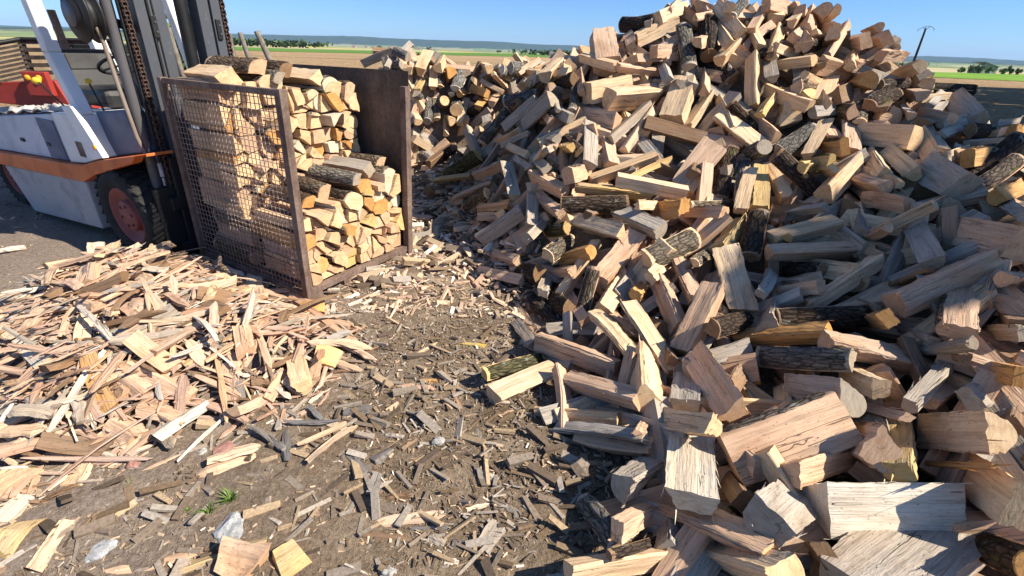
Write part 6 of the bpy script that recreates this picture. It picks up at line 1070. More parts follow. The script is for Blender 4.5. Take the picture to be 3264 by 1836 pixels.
def mat_soil():
    t = NT('ploughed_soil', 1.0, 0.05)
    p = t.pos()
    n1 = t.noise(p, 2.2, 6, 0.7); n2 = t.noise(p, 0.05, 4, 0.6); n3 = t.noise(p, 9, 4, 0.7)
    c = t.ramp(n1, [(0.32, (0.25, 0.155, 0.080)), (0.5, (0.45, 0.305, 0.170)), (0.7, (0.58, 0.42, 0.26))])
    c = t.mix(1.0, c, t.ramp(n3, [(0.3, 0.7), (0.7, 1.25)]), 'MULTIPLY')
    c = t.mix(1.0, c, t.ramp(n2, [(0.3, 0.85), (0.7, 1.12)]), 'MULTIPLY')
    t.color(c)
    t.bump(t.math('ADD', n1, n3), 1.0, 0.25)
    return t.m

def mat_crop(name, a, b, sc=0.3):
    t = NT(name, 0.9, 0.1)
    p = t.pos()
    n = t.noise(p, sc, 6, 0.7)
    n2 = t.noise(p, sc * 0.05, 3, 0.5)
    c = t.ramp(n, [(0.3, a), (0.7, b)])
    c = t.mix(1.0, c, t.ramp(n2, [(0.3, 0.8), (0.7, 1.2)]), 'MULTIPLY')
    t.color(c)
    return t.m

def mat_paint(name, c, rough=0.45, dirt=(0.10, 0.075, 0.06), amount=0.5, wear=None):
    t = NT(name, rough, 0.4)
    v = t.obj()
    n1 = t.noise(v, 4, 6, 0.65, 0.5); n2 = t.noise(v, 22, 5, 0.7); n3 = t.noise(v, 1.6, 3, 0.5)
    cc = t.mix(1.0, c, t.ramp(n3, [(0.3, 0.85), (0.7, 1.1)]), 'MULTIPLY')
    cc = t.mix(t.ramp(n1, [(0.5, 0.0), (0.78, amount)]), cc, dirt)
    cc = t.mix(t.ramp(n2, [(0.60, 0.0), (0.70, amount)]), cc, wear or dirt)
    t.color(cc)
    t.link(t.ramp(n1, [(0.3, rough * 0.8), (0.7, min(1, rough * 1.5))]), t.b.inputs['Roughness'])
    t.bump(n2, 0.15, 0.004)
    return t.m

def mat_rust(name, a, b, rough=0.75, sc=1.0):
    t = NT(name, rough, 0.3, 0.0)
    v = t.obj()
    n1 = t.noise(v, 6 * sc, 6, 0.7, 0.3); n2 = t.noise(v, 60 * sc, 4, 0.7)
    n3 = t.noise(v, 1, 4, 0.6, 0, (30 * sc, 30 * sc, 1.2))
    c = t.ramp(n1, [(0.35, a), (0.65, b)])
    c = t.mix(1.0, c, t.ramp(n2, [(0.3, 0.7), (0.7, 1.25)]), 'MULTIPLY')
    c = t.mix(1.0, c, t.ramp(n3, [(0.25, 0.68), (0.6, 1.0), (0.78, 1.5)]), 'MULTIPLY')
    t.color(c); t.bump(n2, 0.3, 0.003)
    return t.m

def mat_leaf(name, a, b):
    t = NT(name, 0.6, 0.25)
    p = t.pos()
    n = t.noise(p, 1.3, 3, 0.6)
    n2 = t.noise(p, 30, 2, 0.6)
    c = t.ramp(n, [(0.35, a), (0.65, b)])
    t.color(t.mix(1.0, c, t.ramp(n2, [(0.3, 0.7), (0.7, 1.3)]), 'MULTIPLY'))
    return t.m

def mat_hill():
    t = NT('hill_woodland', 1.0, 0.0)
    p = t.pos()
    n = t.noise(p, 0.02, 6, 0.65); n2 = t.vor(t.scale(p, (1, 2.5, 6)), 0.0035, 'F1', 'Color')
    sep = t.n('SeparateColor'); t.link(n2, sep.inputs[0])
    wood = t.ramp(n, [(0.3, (0.022, 0.045, 0.030)), (0.7, (0.055, 0.085, 0.050))])
    fld = t.ramp(sep.outputs[0], [(0.0, (0.10, 0.16, 0.05)), (0.4, (0.30, 0.27, 0.13)), (0.7, (0.14, 0.22, 0.06)), (1.0, (0.38, 0.34, 0.20))])
    sx = t.n('SeparateXYZ'); t.link(p, sx.inputs[0])
    hgt = t.math('ADD', t.math('MULTIPLY', sx.outputs[2], 0.016), t.math('MULTIPLY', n, 0.6))
    t.color(t.mix(t.ramp(hgt, [(0.50, 0.0), (0.66, 1.0)]), fld, wood))
    return t.m

def mat_patch():
    t = NT('far_fields', 1.0, 0.0)
    p = t.pos()
    n2 = t.vor(t.scale(p, (1.0, 2.2, 1)), 0.0022, 'F1', 'Color')
    sep = t.n('SeparateColor'); t.link(n2, sep.inputs[0])
    c = t.ramp(sep.outputs[0], [(0.0, (0.09, 0.16, 0.045)), (0.25, (0.42, 0.36, 0.22)), (0.5, (0.17, 0.25, 0.06)), (0.7, (0.34, 0.30, 0.15)), (0.85, (0.50, 0.44, 0.08)), (1.0, (0.10, 0.17, 0.05))])
    for r_ in t.t.nodes:
        if r_.type == 'VALTORGB': r_.color_ramp.interpolation = 'CONSTANT'
    n = t.noise(p, 0.03, 4, 0.6)
    t.color(t.mix(1.0, c, t.ramp(n, [(0.3, 0.8), (0.7, 1.15)]), 'MULTIPLY'))
    return t.m

def mat_tread():
    t = NT('tyre_rubber', 0.9, 0.15)
    v = t.obj(); n = t.noise(v, 18, 5, 0.7)
    t.color(t.ramp(n, [(0.3, (0.020, 0.020, 0.021)), (0.6, (0.036, 0.035, 0.034)), (0.85, (0.10, 0.088, 0.075))]))
    t.bump(n, 0.3, 0.004)
    return t.m

M = dict(
    split=mat_split(), end=mat_end(), bark=mat_bark(), dirt=mat_ground(), soil=mat_soil(),
    green=mat_crop('young_crop', (0.075, 0.15, 0.022), (0.12, 0.22, 0.035)),
    bright=mat_crop('bright_crop', (0.115, 0.23, 0.02), (0.18, 0.30, 0.032), 0.8),
    pale=mat_crop('pale_stubble', (0.40, 0.37, 0.22), (0.50, 0.45, 0.30), 0.1),
    rape=mat_crop('rapeseed', (0.52, 0.46, 0.05), (0.62, 0.55, 0.08), 0.1),
    patch=mat_patch(), hill=mat_hill(),
    blue=mat_paint('faded_blue_grey_paint', (0.50, 0.53, 0.60), 0.5, amount=0.45, wear=(0.16, 0.14, 0.13)),
    navy=mat_paint('navy_cowl_and_post_shadow', (0.085, 0.115, 0.19), 0.5, amount=0.35, wear=(0.2, 0.2, 0.22)),  # colours the post's painted shadow on the hood, and the cowl
    white=mat_paint('scuffed_white_paint', (0.78, 0.78, 0.76), 0.45, (0.35, 0.31, 0.27), 0.35),
    orange=mat_paint('faded_orange_paint', (0.62, 0.15, 0.035), 0.5, (0.16, 0.07, 0.04), 0.55),
    skirt=mat_paint('dusty_grey_panel', (0.37, 0.365, 0.37), 0.7, (0.12, 0.10, 0.085), 0.55),
    mast=mat_paint('worn_grey_mast_steel', (0.078, 0.084, 0.098), 0.42, (0.06, 0.05, 0.05), 0.35, (0.22, 0.21, 0.2)),
    black=mat_paint('greasy_black_steel', (0.012, 0.012, 0.013), 0.5, (0.035, 0.028, 0.022), 0.4),
    tube=mat_paint('grey_ram_tube', (0.10, 0.095, 0.10), 0.4, (0.05, 0.04, 0.04), 0.4),
    vinyl=mat_paint('worn_black_vinyl', (0.014, 0.014, 0.015), 0.42, (0.05, 0.045, 0.04), 0.4),
    seatgrey=mat_paint('torn_grey_seat_cloth', (0.055, 0.053, 0.052), 0.9, (0.03, 0.028, 0.028), 0.7),
    red=mat_paint('faded_red_paint', (0.33, 0.035, 0.025), 0.45, (0.10, 0.03, 0.025), 0.5),
    rimred=mat_paint('dull_red_rim_paint', (0.23, 0.06, 0.05), 0.6, (0.10, 0.055, 0.045), 0.5),
    amber=mat_paint('amber_lens', (0.80, 0.36, 0.02), 0.2, amount=0.05),
    yellow=mat_paint('yellow_knob_plastic', (0.72, 0.47, 0.03), 0.35, amount=0.15),
    rust=mat_rust('rusty_brown_steel', (0.115, 0.072, 0.055), (0.24, 0.17, 0.135)),
    sheet=mat_rust('dark_brown_sheet_steel', (0.075, 0.053, 0.042), (0.150, 0.108, 0.086), 0.6, 0.6),
    wire=mat_rust('rusty_wire', (0.22, 0.15, 0.125), (0.38, 0.29, 0.25), 0.8, 3),
    chain=mat_rust('oily_rust_chain', (0.045, 0.028, 0.022), (0.13, 0.075, 0.055), 0.7, 4),
    tyre=mat_tread(),
    hose=mat_paint('tan_hydraulic_hose', (0.25, 0.20, 0.16), 0.7, amount=0.3),
    rag=mat_paint('pale_dusty_cloth', (0.50, 0.47, 0.43), 0.95, (0.22, 0.19, 0.16), 0.5),
    crate=mat_rust('old_dark_slat_wood', (0.030, 0.024, 0.022), (0.085, 0.068, 0.055), 0.95, 2),
    stake=mat_rust('grey_stake_wood', (0.13, 0.11, 0.09), (0.28, 0.25, 0.20), 0.95, 2),
    pole=mat_rust('dark_creosote_pole', (0.030, 0.026, 0.026), (0.060, 0.05, 0.048), 0.95, 1),
    leaf=mat_leaf('green_leaf', (0.030, 0.060, 0.018), (0.075, 0.125, 0.035)),
    lightleaf=mat_leaf('light_green_leaf', (0.08, 0.14, 0.03), (0.16, 0.24, 0.06)),
    weed=mat_leaf('dry_weed', (0.11, 0.13, 0.05), (0.22, 0.24, 0.10)),
    grass=mat_leaf('fresh_grass', (0.085, 0.15, 0.025), (0.16, 0.23, 0.05)),
    trunk=mat_rust('tree_bark', (0.05, 0.038, 0.028), (0.11, 0.085, 0.062), 0.95, 2),
    wall=mat_rust('pale_render_wall', (0.30, 0.28, 0.25), (0.42, 0.40, 0.36), 0.95, 0.2),
    roof=mat_rust('grey_blue_sheet_roof', (0.30, 0.37, 0.42), (0.38, 0.46, 0.52), 0.6, 0.2),
    stone=mat_rust('grey_stone', (0.26, 0.26, 0.26), (0.46, 0.46, 0.46), 0.95, 4),
    chalk=mat_rust('white_chalk_stone', (0.30, 0.28, 0.25), (0.52, 0.50, 0.46), 0.95, 4),
    brick=mat_rust('reddish_brick_stone', (0.27, 0.13, 0.105), (0.40, 0.22, 0.18), 0.95, 4),
    debris=None,
)

# ------------------------------------------------------------------ mesh helpers
rng = np.random.default_rng(11)
random.seed(5)
ID = 0
class MB:
    def __init__(s):
        s.v = []; s.f = []; s.mi = []; s.lc = []; s.tint = []; s.lr = []; s.sm = []
    def add(s, verts, faces, mi=0, lc=None, tint=(1, 1, 1), lr=None, smooth=False):
        o = len(s.v)
        s.v.extend([tuple(p) for p in verts])
        s.f.extend([tuple(i + o for i in f) for f in faces])
        s.mi.extend([mi] * len(faces)); s.sm.extend([smooth] * len(faces))
        s.lc.extend([tuple(p) for p in (lc if lc is not None else verts)])
        s.lr.extend([tuple(p) for p in (lr if lr is not None else (lc if lc is not None else verts))])
        s.tint.extend([tuple(tint)] * len(verts))
    def box(s, c, d, ax=None, mi=0, tint=(1, 1, 1)):
        c = Vector(c); ax = ax or (Vector((1, 0, 0)), Vector((0, 1, 0)), Vector((0, 0, 1)))
        v = [c + ax[0] * (d[0] / 2 * i) + ax[1] * (d[1] / 2 * j) + ax[2] * (d[2] / 2 * k) for i in (-1, 1) for j in (-1, 1) for k in (-1, 1)]
        s.add(v, [(0, 1, 3, 2), (4, 6, 7, 5), (0, 4, 5, 1), (2, 3, 7, 6), (0, 2, 6, 4), (1, 5, 7, 3)], mi, None, tint)
    def hexa(s, v, mi=0):
        s.add(v, [(0, 1, 3, 2), (4, 6, 7, 5), (0, 4, 5, 1), (2, 3, 7, 6), (0, 2, 6, 4), (1, 5, 7, 3)], mi)
    def tube(s, pts, r, n=8, mi=0, caps=True, tint=(1, 1, 1)):
        pts = [Vector(p) for p in pts]; N = len(pts)
        rs = r if isinstance(r, (list, tuple)) else [r] * N
        verts = []; prev = None
        for i, p in enumerate(pts):
            t = (pts[min(i + 1, N - 1)] - pts[max(i - 1, 0)]).normalized()
            if prev is None:
                a = t.orthogonal().normalized()
            else:
                a = (prev - t * prev.dot(t)).normalized()
            prev = a; b = t.cross(a)
            for k in range(n):
                an = 2 * math.pi * k / n
                verts.append(p + (a * math.cos(an) + b * math.sin(an)) * rs[i])
        faces = [(i * n + k, i * n + (k + 1) % n, (i + 1) * n + (k + 1) % n, (i + 1) * n + k) for i in range(N - 1) for k in range(n)]
        s.add(verts, faces, mi, None, tint, None, True)
        if caps:
            s.add(verts[:n], [tuple(range(n - 1, -1, -1))], mi, None, tint)
            s.add(verts[-n:], [tuple(range(n))], mi, None, tint)
    def lathe(s, c, axis, prof, n=40, mi=0, smooth=True):
        """prof: list of (distance along axis, radius)"""
        c = Vector(c); axis = Vector(axis).normalized(); a = Vector((0, 0, 1)); a = (a - axis * a.dot(axis)).normalized(); b = axis.cross(a)
        verts = []; N = len(prof)
        for (h, r) in prof:
            for k in range(n):
                an = 2 * math.pi * k / n
                verts.append(c + axis * h + (a * math.cos(an) + b * math.sin(an)) * r)
        faces = [(i * n + k, i * n + (k + 1) % n, (i + 1) * n + (k + 1) % n, (i + 1) * n + k) for i in range(N - 1) for k in range(n)]
        s.add(verts, faces, mi, None, (1, 1, 1), None, smooth)
    def build(s, name, mats, parent=None, attrs=False, origin=None, bevel=0.0):
        me = D.meshes.new(name)
        v = s.v
        if origin is not None:
            o = Vector(origin); v = [(p[0] - o.x, p[1] - o.y, p[2] - o.z) for p in s.v]
        me.from_pydata(v, [], s.f)
        if not isinstance(mats, (list, tuple)): mats = [mats]
        for m in mats: me.materials.append(m)
        me.polygons.foreach_set('material_index', s.mi)
        me.polygons.foreach_set('use_smooth', s.sm)
        if attrs:
            a = me.attributes.new('lc', 'FLOAT_VECTOR', 'POINT'); a.data.foreach_set('vector', np.asarray(s.lc, dtype=np.float32).ravel())
            a = me.attributes.new('lr', 'FLOAT_VECTOR', 'POINT'); a.data.foreach_set('vector', np.asarray(s.lr, dtype=np.float32).ravel())
            tt = np.ones((len(s.v), 4), dtype=np.float32); tt[:, :3] = np.asarray(s.tint, dtype=np.float32)
            a = me.attributes.new('tint', 'FLOAT_COLOR', 'POINT'); a.data.foreach_set('color', tt.ravel())
        me.update()
        ob = D.objects.new(name, me); col.objects.link(ob)
        if origin is not None: ob.location = origin
        if parent is not None:
            ob.parent = parent
            ob.matrix_parent_inverse = parent_world(parent).inverted()
        if bevel:
            b = ob.modifiers.new('bevel', 'BEVEL'); b.width = bevel; b.segments = 2; b.limit_method = 'ANGLE'; b.angle_limit = R(40)
        return ob
def parent_world(o):
    m = Matrix.LocRotScale(o.location, o.rotation_euler, o.scale)
    if o.parent: return parent_world(o.parent) @ o.matrix_parent_inverse @ m
    return m
def tag(o, label=None, cat=None, group=None, kind=None):
    if label: o['label'] = label
    if cat: o['category'] = cat
    if group: o['group'] = group
    if kind: o['kind'] = kind
    return o
def empty(name, loc, label, cat, group=None):
    o = D.objects.new(name, None); col.objects.link(o); o.location = loc; o.empty_display_size = 0.1
    return tag(o, label, cat, group)
def plain(name, verts, faces, m, kind='structure', smooth=False):
    b = MB(); b.add(verts, faces, 0, None, (1, 1, 1), None, smooth); o = b.build(name, m); o['kind'] = kind
    return o

# ------------------------------------------------------------------ ground, fields, hills
def heap_height():
    rows = HEAP_Z.split(' ')
    return np.array([[int(r_[i:i + 2]) / 40.0 for i in range(0, len(r_), 2)] for r_ in rows])
HZ = heap_height(); HX0, HY0, HS = -2.6, 0.3, 0.25
def heap_z(x, y):
    fx = (x - HX0) / HS; fy = (y - HY0) / HS
    i = int(math.floor(fx)); j = int(math.floor(fy))
    if i < 0 or j < 0 or i >= HZ.shape[1] - 1 or j >= HZ.shape[0] - 1: return 0.0
    a, b = fx - i, fy - j
    return float((HZ[j, i] * (1 - a) + HZ[j, i + 1] * a) * (1 - b) + (HZ[j + 1, i] * (1 - a) + HZ[j + 1, i + 1] * a) * b)

# one sheet to the horizon
plain('ground', [(-9000, -300, 0), (9000, -300, 0), (9000, 12000, 0), (-9000, 12000, 0)], [(0, 1, 2, 3)], M['patch'])
# rough yard surface
nx, ny = 150, 130
xs = np.linspace(-9, 9, nx); ys = np.linspace(-2.5, 10.5, ny)
gz = rng.normal(0, 0.006, (ny, nx))
vv = []
for j in range(ny):
    for i in range(nx):
        x, y = xs[i], ys[j]
        z = 0.012 + gz[j, i] + 0.010 * math.sin(x * 2.1 + y) * math.cos(y * 1.7)
        if i in (0, nx - 1) or j in (0, ny - 1): z = 0.004
        vv.append((x, y, max(z, 0.0045)))
ff = [(j * nx + i, j * nx + i + 1, (j + 1) * nx + i + 1, (j + 1) * nx + i) for j in range(ny - 1) for i in range(nx - 1)]
plain('yard', vv, ff, M['dirt'], smooth=True)
# dirt and bark mould that fills the heart of the heap
gx_n, gy_n = HZ.shape[1], HZ.shape[0]
vv = []; ff = []
for j in range(gy_n):
    for i in range(gx_n):
        z = HZ[j, i] - 0.27
        vv.append((HX0 + i * HS, HY0 + j * HS, max(z, -0.05)))
ff = [(j * gx_n + i, j * gx_n + i + 1, (j + 1) * gx_n + i + 1, (j + 1) * gx_n + i) for j in range(gy_n - 1) for i in range(gx_n - 1)]
plain('dirt_mound', vv, ff, M['dirt'], smooth=True)

def sheet(name, pts, z, m, n=1):
    return plain(name, [(x, y, z) for x, y in pts], [tuple(range(len(pts)))], m)
sheet('outer_yard', [(-60, -25), (60, -25), (60, 10.2), (-60, 10.2)], 0.002, M['dirt'])
# ploughed field with clods
nx, ny = 220, 130
xs = np.linspace(-150, 150, nx); ys = 10.0 * (78.0 / 10.0) ** np.linspace(0, 1, ny)
vv = []
for j in range(ny):
    for i in range(nx):
        x = xs[i] * (0.12 + 0.88 * (ys[j] - 10) / 68.0) if True else xs[i]
        h = abs(rng.normal(0, 0.035)) if ys[j] < 60 else 0.01
        if j in (0, ny - 1) or i in (0, nx - 1): h = 0
        vv.append((x, ys[j], 0.008 + h))
ff = [(j * nx + i, j * nx + i + 1, (j + 1) * nx + i + 1, (j + 1) * nx + i) for j in range(ny - 1) for i in range(nx - 1)]
plain('ploughed_field', vv, ff, M['soil'], smooth=False)
sheet('mid_ploughed_field', [(-260, 70), (-150, 74), (80, 74), (120, 105), (60, 262), (28, 238), (-58, 124), (-200, 104)], 0.05, M['soil'])
sheet('green_field', [(-200, 104.5), (-58, 124.5), (28, 238.5), (60, 262.5), (300, 900), (60, 900), (-60, 330), (-106, 232), (-300, 200)], 0.09, M['green'])
sheet('bright_green_field', [(45, 95), (85, 58), (235, 200), (112, 143)], 0.13, M['bright'])
sheet('ploughed_side_field', [(12, 10), (140, 10), (90, 55), (47, 90), (18, 77)], 0.09, M['soil'])
sheet('pale_field', [(-420, 330), (150, 330), (200, 420), (-500, 420)], 0.06, M['pale'])
sheet('pale_strip_field', [(-150, 500), (700, 500), (900, 600), (-200, 600)], 0.07, M['pale'])
sheet('rapeseed_field', [(-430, 620), (-250, 620), (-270, 720), (-480, 720)], 0.09, M['rape'])
sheet('rapeseed_strip', [(-120, 760), (600, 760), (650, 800), (-130, 800)], 0.09, M['rape'])

# low wooded hills on the horizon
def hills(name, y0, amp, x0, x1, seed, depth=900, n=240):
    r_ = np.random.default_rng(seed)
    ph = r_.uniform(0, 6.28, 8); fr = r_.uniform(2, 26, 8)
    vv = []; rows = 8
    for j in range(rows):
        t = j / (rows - 1)
        for i in range(n):
            x = x0 + (x1 - x0) * i / (n - 1)
            u = i / (n - 1) * 6.28
            h = sum(math.sin(u * fr[k] + ph[k]) * 2.2 / (4 + fr[k]) for k in range(8))
            h = amp * (0.80 + 0.16 * h)
            env = math.sin(min(1.0, t * 1.25) * math.pi / 2) if t < 0.8 else 1 - (t - 0.8) * 2
            tree = r_.uniform(0, amp * 0.035) if 0 < j < rows - 1 else 0
            vv.append((x, y0 + depth * t + 120 * math.sin(u * 2 + ph[0]), h * env + tree - 1.5))
    ff = [(j * n + i, j * n + i + 1, (j + 1) * n + i + 1, (j + 1) * n + i) for j in range(rows - 1) for i in range(n - 1)]
    return plain(name, vv, ff, M['hill'], smooth=False)
hills('hills', 4300, 104, -8500, 8500, 3)
hills('near_hills', 2600, 34, 1500, 6000, 8, 600)
hills('left_hills', 1500, 40, -4500, -1150, 5, 700)

# ------------------------------------------------------------------ logs
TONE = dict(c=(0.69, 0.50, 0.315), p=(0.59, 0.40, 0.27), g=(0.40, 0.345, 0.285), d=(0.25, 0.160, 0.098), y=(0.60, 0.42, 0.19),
            o=(0.56, 0.31, 0.12), w=(0.68, 0.595, 0.47), k=(0.20, 0.18, 0.165), z=(0.68, 0.47, 0.06))
BARKT = dict(c=(0.22, 0.175, 0.125), p=(0.18, 0.13, 0.092), g=(0.21, 0.185, 0.155), d=(0.085, 0.060, 0.045), y=(0.12, 0.105, 0.055), o=(0.12, 0.075, 0.045), w=(0.30, 0.275, 0.24), k=(0.05, 0.045, 0.04), z=(.2, .15, .05))
CHIPT = dict(c=(0.59, 0.42, 0.285), p=(0.51, 0.335, 0.24), y=(0.56, 0.39, 0.22), w=(0.68, 0.58, 0.47))
def jit(c, a=0.09):
    f = 1 + random.uniform(-a, a); g = random.uniform(-a * 0.35, a * 0.35)
    return (c[0] * f * (1 + g), c[1] * f, c[2] * f * (1 - g * 1.5))
def section(t, W, T):
    """corner polygon (u, v) with a flag per edge: False split face, True bark arc; v is the side seen"""
    j = lambda a=0.10: random.uniform(-a, a)
    if t in 'rs':
        P = [(W * (-.5 + j()), T * (-.5 + j())), (W * (.5 + j()), T * (-.5 + j())), (W * (.5 + j(.05)), T * (.5 + j(.12))), (W * (-.5 + j(.05)), T * (.5 + j(.12)))]
        k = random.random()
        if t == 's': fl = [False, True, False, False]
        else:
            if k < 0.3: P[0] = (P[0][0] + W * .28, P[0][1])
            elif k < 0.5: P[1] = (P[1][0] - W * .3, P[1][1])
            fl = [random.random() < .3, False, False, False]
        return P, fl
    if t == 'w':
        a = j(.22)
        return [(-W * .5, T * (-.45 + j())), (W * .5, T * (-.45 + j())), (W * (a + .06), T * .55), (W * (a - .06), T * .55)], [True, False, False, False]
    if t == 'b':
        return [(W * j(.2), -T * .5), (W * (.5 + j(.04)), T * (.02 + j())), (W * (-.5 + j(.04)), T * (.02 + j()))], [False, True, False]
    if t == 'q':
        return [(-W * .5, T * (.42 + j(.08))), (W * (-.24 + j()), -T * .45), (W * (.24 + j()), -T * .45), (W * .5, T * (.42 + j(.08)))], [False, True, False, False]
    if t == 'k':
        return [(-W * .5, 0), (0, -W * .5), (W * .5, 0), (0, W * .5)], [True, True, True, True]
def make_log(body, bark, L, X, U, V, c0, poly, flags, tint, btint, rough=1.0, bow=0.0, endgrain=True, nx=9, slant=0.06, lcoff=None):
    """body/bark: MB collectors. X along the log, U across, V toward the seen face, c0 centre"""
    n = len(poly)
    off = np.array(lcoff if lcoff is not None else rng.uniform(-40, 40, 3))
    poly = np.array(poly, float)
    size = max(np.ptp(poly[:, 0]), np.ptp(poly[:, 1]))
    ctr = poly.mean(0)
    xs = np.linspace(-L / 2, L / 2, nx)
    sl = rng.normal(0, slant, 2)
    # outline points
    edges = []
    for e in range(n):
        p, q = poly[e], poly[(e + 1) % n]
        m = 6 if flags[e] else (6 if nx > 12 else 3)
        tt = np.linspace(0, 1, m + 1)
        d = q - p; ln = np.hypot(*d) + 1e-9
        nrm = np.array([d[1], -d[0]]) / ln
        if np.dot(nrm, (p + q) / 2 - ctr) < 0: nrm = -nrm
        pts = p + d * tt[:, None]
        if flags[e]:
            k = 0.5 if n == 4 and all(flags) else 0.26
            if all(flags):
                r0 = np.hypot(*p); pts = pts / np.maximum(np.hypot(pts[:, 0], pts[:, 1])[:, None], 1e-6) * r0
            else:
                pts = pts + nrm * (4 * tt * (1 - tt))[:, None] * ln * k
        edges.append((pts, nrm))
    # corner displacement shared by the two edges that meet there
    fib = size * 0.030 * rough
    cs = [np.cumsum(rng.normal(0, 1, (nx, 2)), 0) * fib * 0.13 + rng.normal(0, fib * .5, (nx, 2)) for _ in range(n)]
    tw = rng.normal(0, 0.06) * rough; tp = rng.normal(0, 0.07) * rough
    Xv, Uv, Vv = np.array(X), np.array(U), np.array(V); c0 = np.array(c0)
    bw = bow if bow else rng.normal(0, 0.006) * rough
    bw2 = rng.normal(0, 0.006) * rough
    def place(x, uv):
        a = tw * x / L; s_ = 1 + tp * x / L
        u = (uv[..., 0] * math.cos(a) - uv[..., 1] * math.sin(a)) * s_ + bw * (1 - 4 * (x / L) ** 2)
        v = (uv[..., 0] * math.sin(a) + uv[..., 1] * math.cos(a)) * s_ + bw2 * (1 - 4 * (x / L) ** 2)
        xx = x * (1 + 0 * u) + ((sl[0] * u + sl[1] * v) * (2 * x / L))
        return xx, u, v
    def world(xx, u, v): return c0 + np.outer(xx, Xv) + np.outer(u, Uv) + np.outer(v, Vv)
    rings = [[] for _ in range(nx)]
    for e, (pts, nrm) in enumerate(edges):
        m = len(pts)
        tt = np.linspace(0, 1, m)
        inner = np.cumsum(rng.normal(0, 1, (nx, m)), 0) * fib * 0.18 + rng.normal(0, fib * .4, (nx, m)) + rng.normal(0, fib * 0.8, m)
        if not flags[e] and rng.random() < .7:                 # a step where the split ran along another layer
            t0 = rng.uniform(.2, .8); st_ = rng.normal(0, .035) * size * rough
            win = np.clip((np.linspace(0, 1, nx) - rng.uniform(-.3, .7)) * rng.choice([6, 12]), 0, 1)
            inner += st_ * win[:, None] * (tt > t0)[None, :]
        inner *= np.sin(tt * math.pi) ** 0.6
        V_ = []; LC = []; BV = []; BL = []
        for i, x in enumerate(xs):
            d = pts + cs[e][i] * (1 - tt)[:, None] + cs[(e + 1) % n][i] * tt[:, None] + nrm * inner[i][:, None]
            if flags[e]: d = pts + cs[e][i] * ((1 - tt) ** 4)[:, None] + cs[(e + 1) % n][i] * (tt ** 4)[:, None]
            xx, u, v = place(x, d)
            if i in (0, nx - 1):
                pass
            w = world(xx, u, v); lc = np.c_[xx, u, v]
            V_.extend(w); LC.extend(lc + off)
            rings[i].append((w[:-1], lc[:-1]))
        F = []
        for i in range(nx - 1):
            for k in range(m - 1):
                a = i * m + k
                F.append((a, a + 1, a + m + 1, a + m))
        body.add(V_, F, 0, LC, tint, None, True)
        if flags[e] and bark is not None:
            bnx = max(10, int(L / 0.03)); bm = 13
            bx = np.linspace(-L / 2 * random.uniform(.93, 1.0), L / 2 * random.uniform(.93, 1.0), bnx)
            bt = np.linspace(0, 1, bm)
            bp = np.c_[np.interp(bt, tt, pts[:, 0]), np.interp(bt, tt, pts[:, 1])]
            th = min(0.012, size * 0.07)
            BV = []; BL = []
            rw = rng.normal(0, 1, bm)
            edgecut = rng.uniform(-.4, .4, (bnx, 2))
            for i, x in enumerate(bx):
                h = th * (0.75 + 0.28 * (rng.normal(0, 1, bm) * .6 + rw * .6))
                h = np.maximum(h, th * .2)
                h[0] = h[-1] = -0.002
                if i in (0, bnx - 1): h[:] = -0.002
                # outward direction
                tg = np.gradient(bp, axis=0); nn = np.c_[tg[:, 1], -tg[:, 0]]; nn /= np.maximum(np.hypot(nn[:, 0], nn[:, 1])[:, None], 1e-9)
                sgn = np.sign(((bp - ctr) * nn).sum()) or 1
                d = bp + nn * sgn * h[:, None]
                xj = x + (rng.normal(0, 0.004) if 0 < i < bnx - 1 else 0)
                xx, u, v = place(xj, d)
                BV.extend(world(xx, u, v)); BL.extend(np.c_[xx, u, v] + off)
            BF = [(i * bm + k, i * bm + k + 1, (i + 1) * bm + k + 1, (i + 1) * bm + k) for i in range(bnx - 1) for k in range(bm - 1)]
            bark.add(BV, BF, 0, BL, btint, None, True)
    for i in (0, nx - 1):
        w = np.concatenate([r_[0] for r_ in rings[i]]); lc = np.concatenate([r_[1] for r_ in rings[i]])
        cw = w.mean(0); cl = lc.mean(0)
        m = len(w)
        mid = (w + cw) / 2 + np.array(X) * 0.0; ml = (lc + cl) / 2
        Vv_ = list(w) + list(mid) + [cw]; Lc = list(lc + off) + list(ml + off) + [cl + off]
        lr0 = np.array([0, ctr[0], -abs(poly[:, 1]).max() * .9])
        Lr = [np.array(q) - off - lr0 for q in Lc]
        F = []
        for k in range(m):
            k2 = (k + 1) % m
            F.append((k, k2, m + k2, m + k)); F.append((m + k, m + k2, 2 * m))
        et = tuple(q * f for q, f in zip(tint, (1.0, .95, .86))) if endgrain else tint
        body.add(Vv_, F, 1, Lc, et, Lr, False)
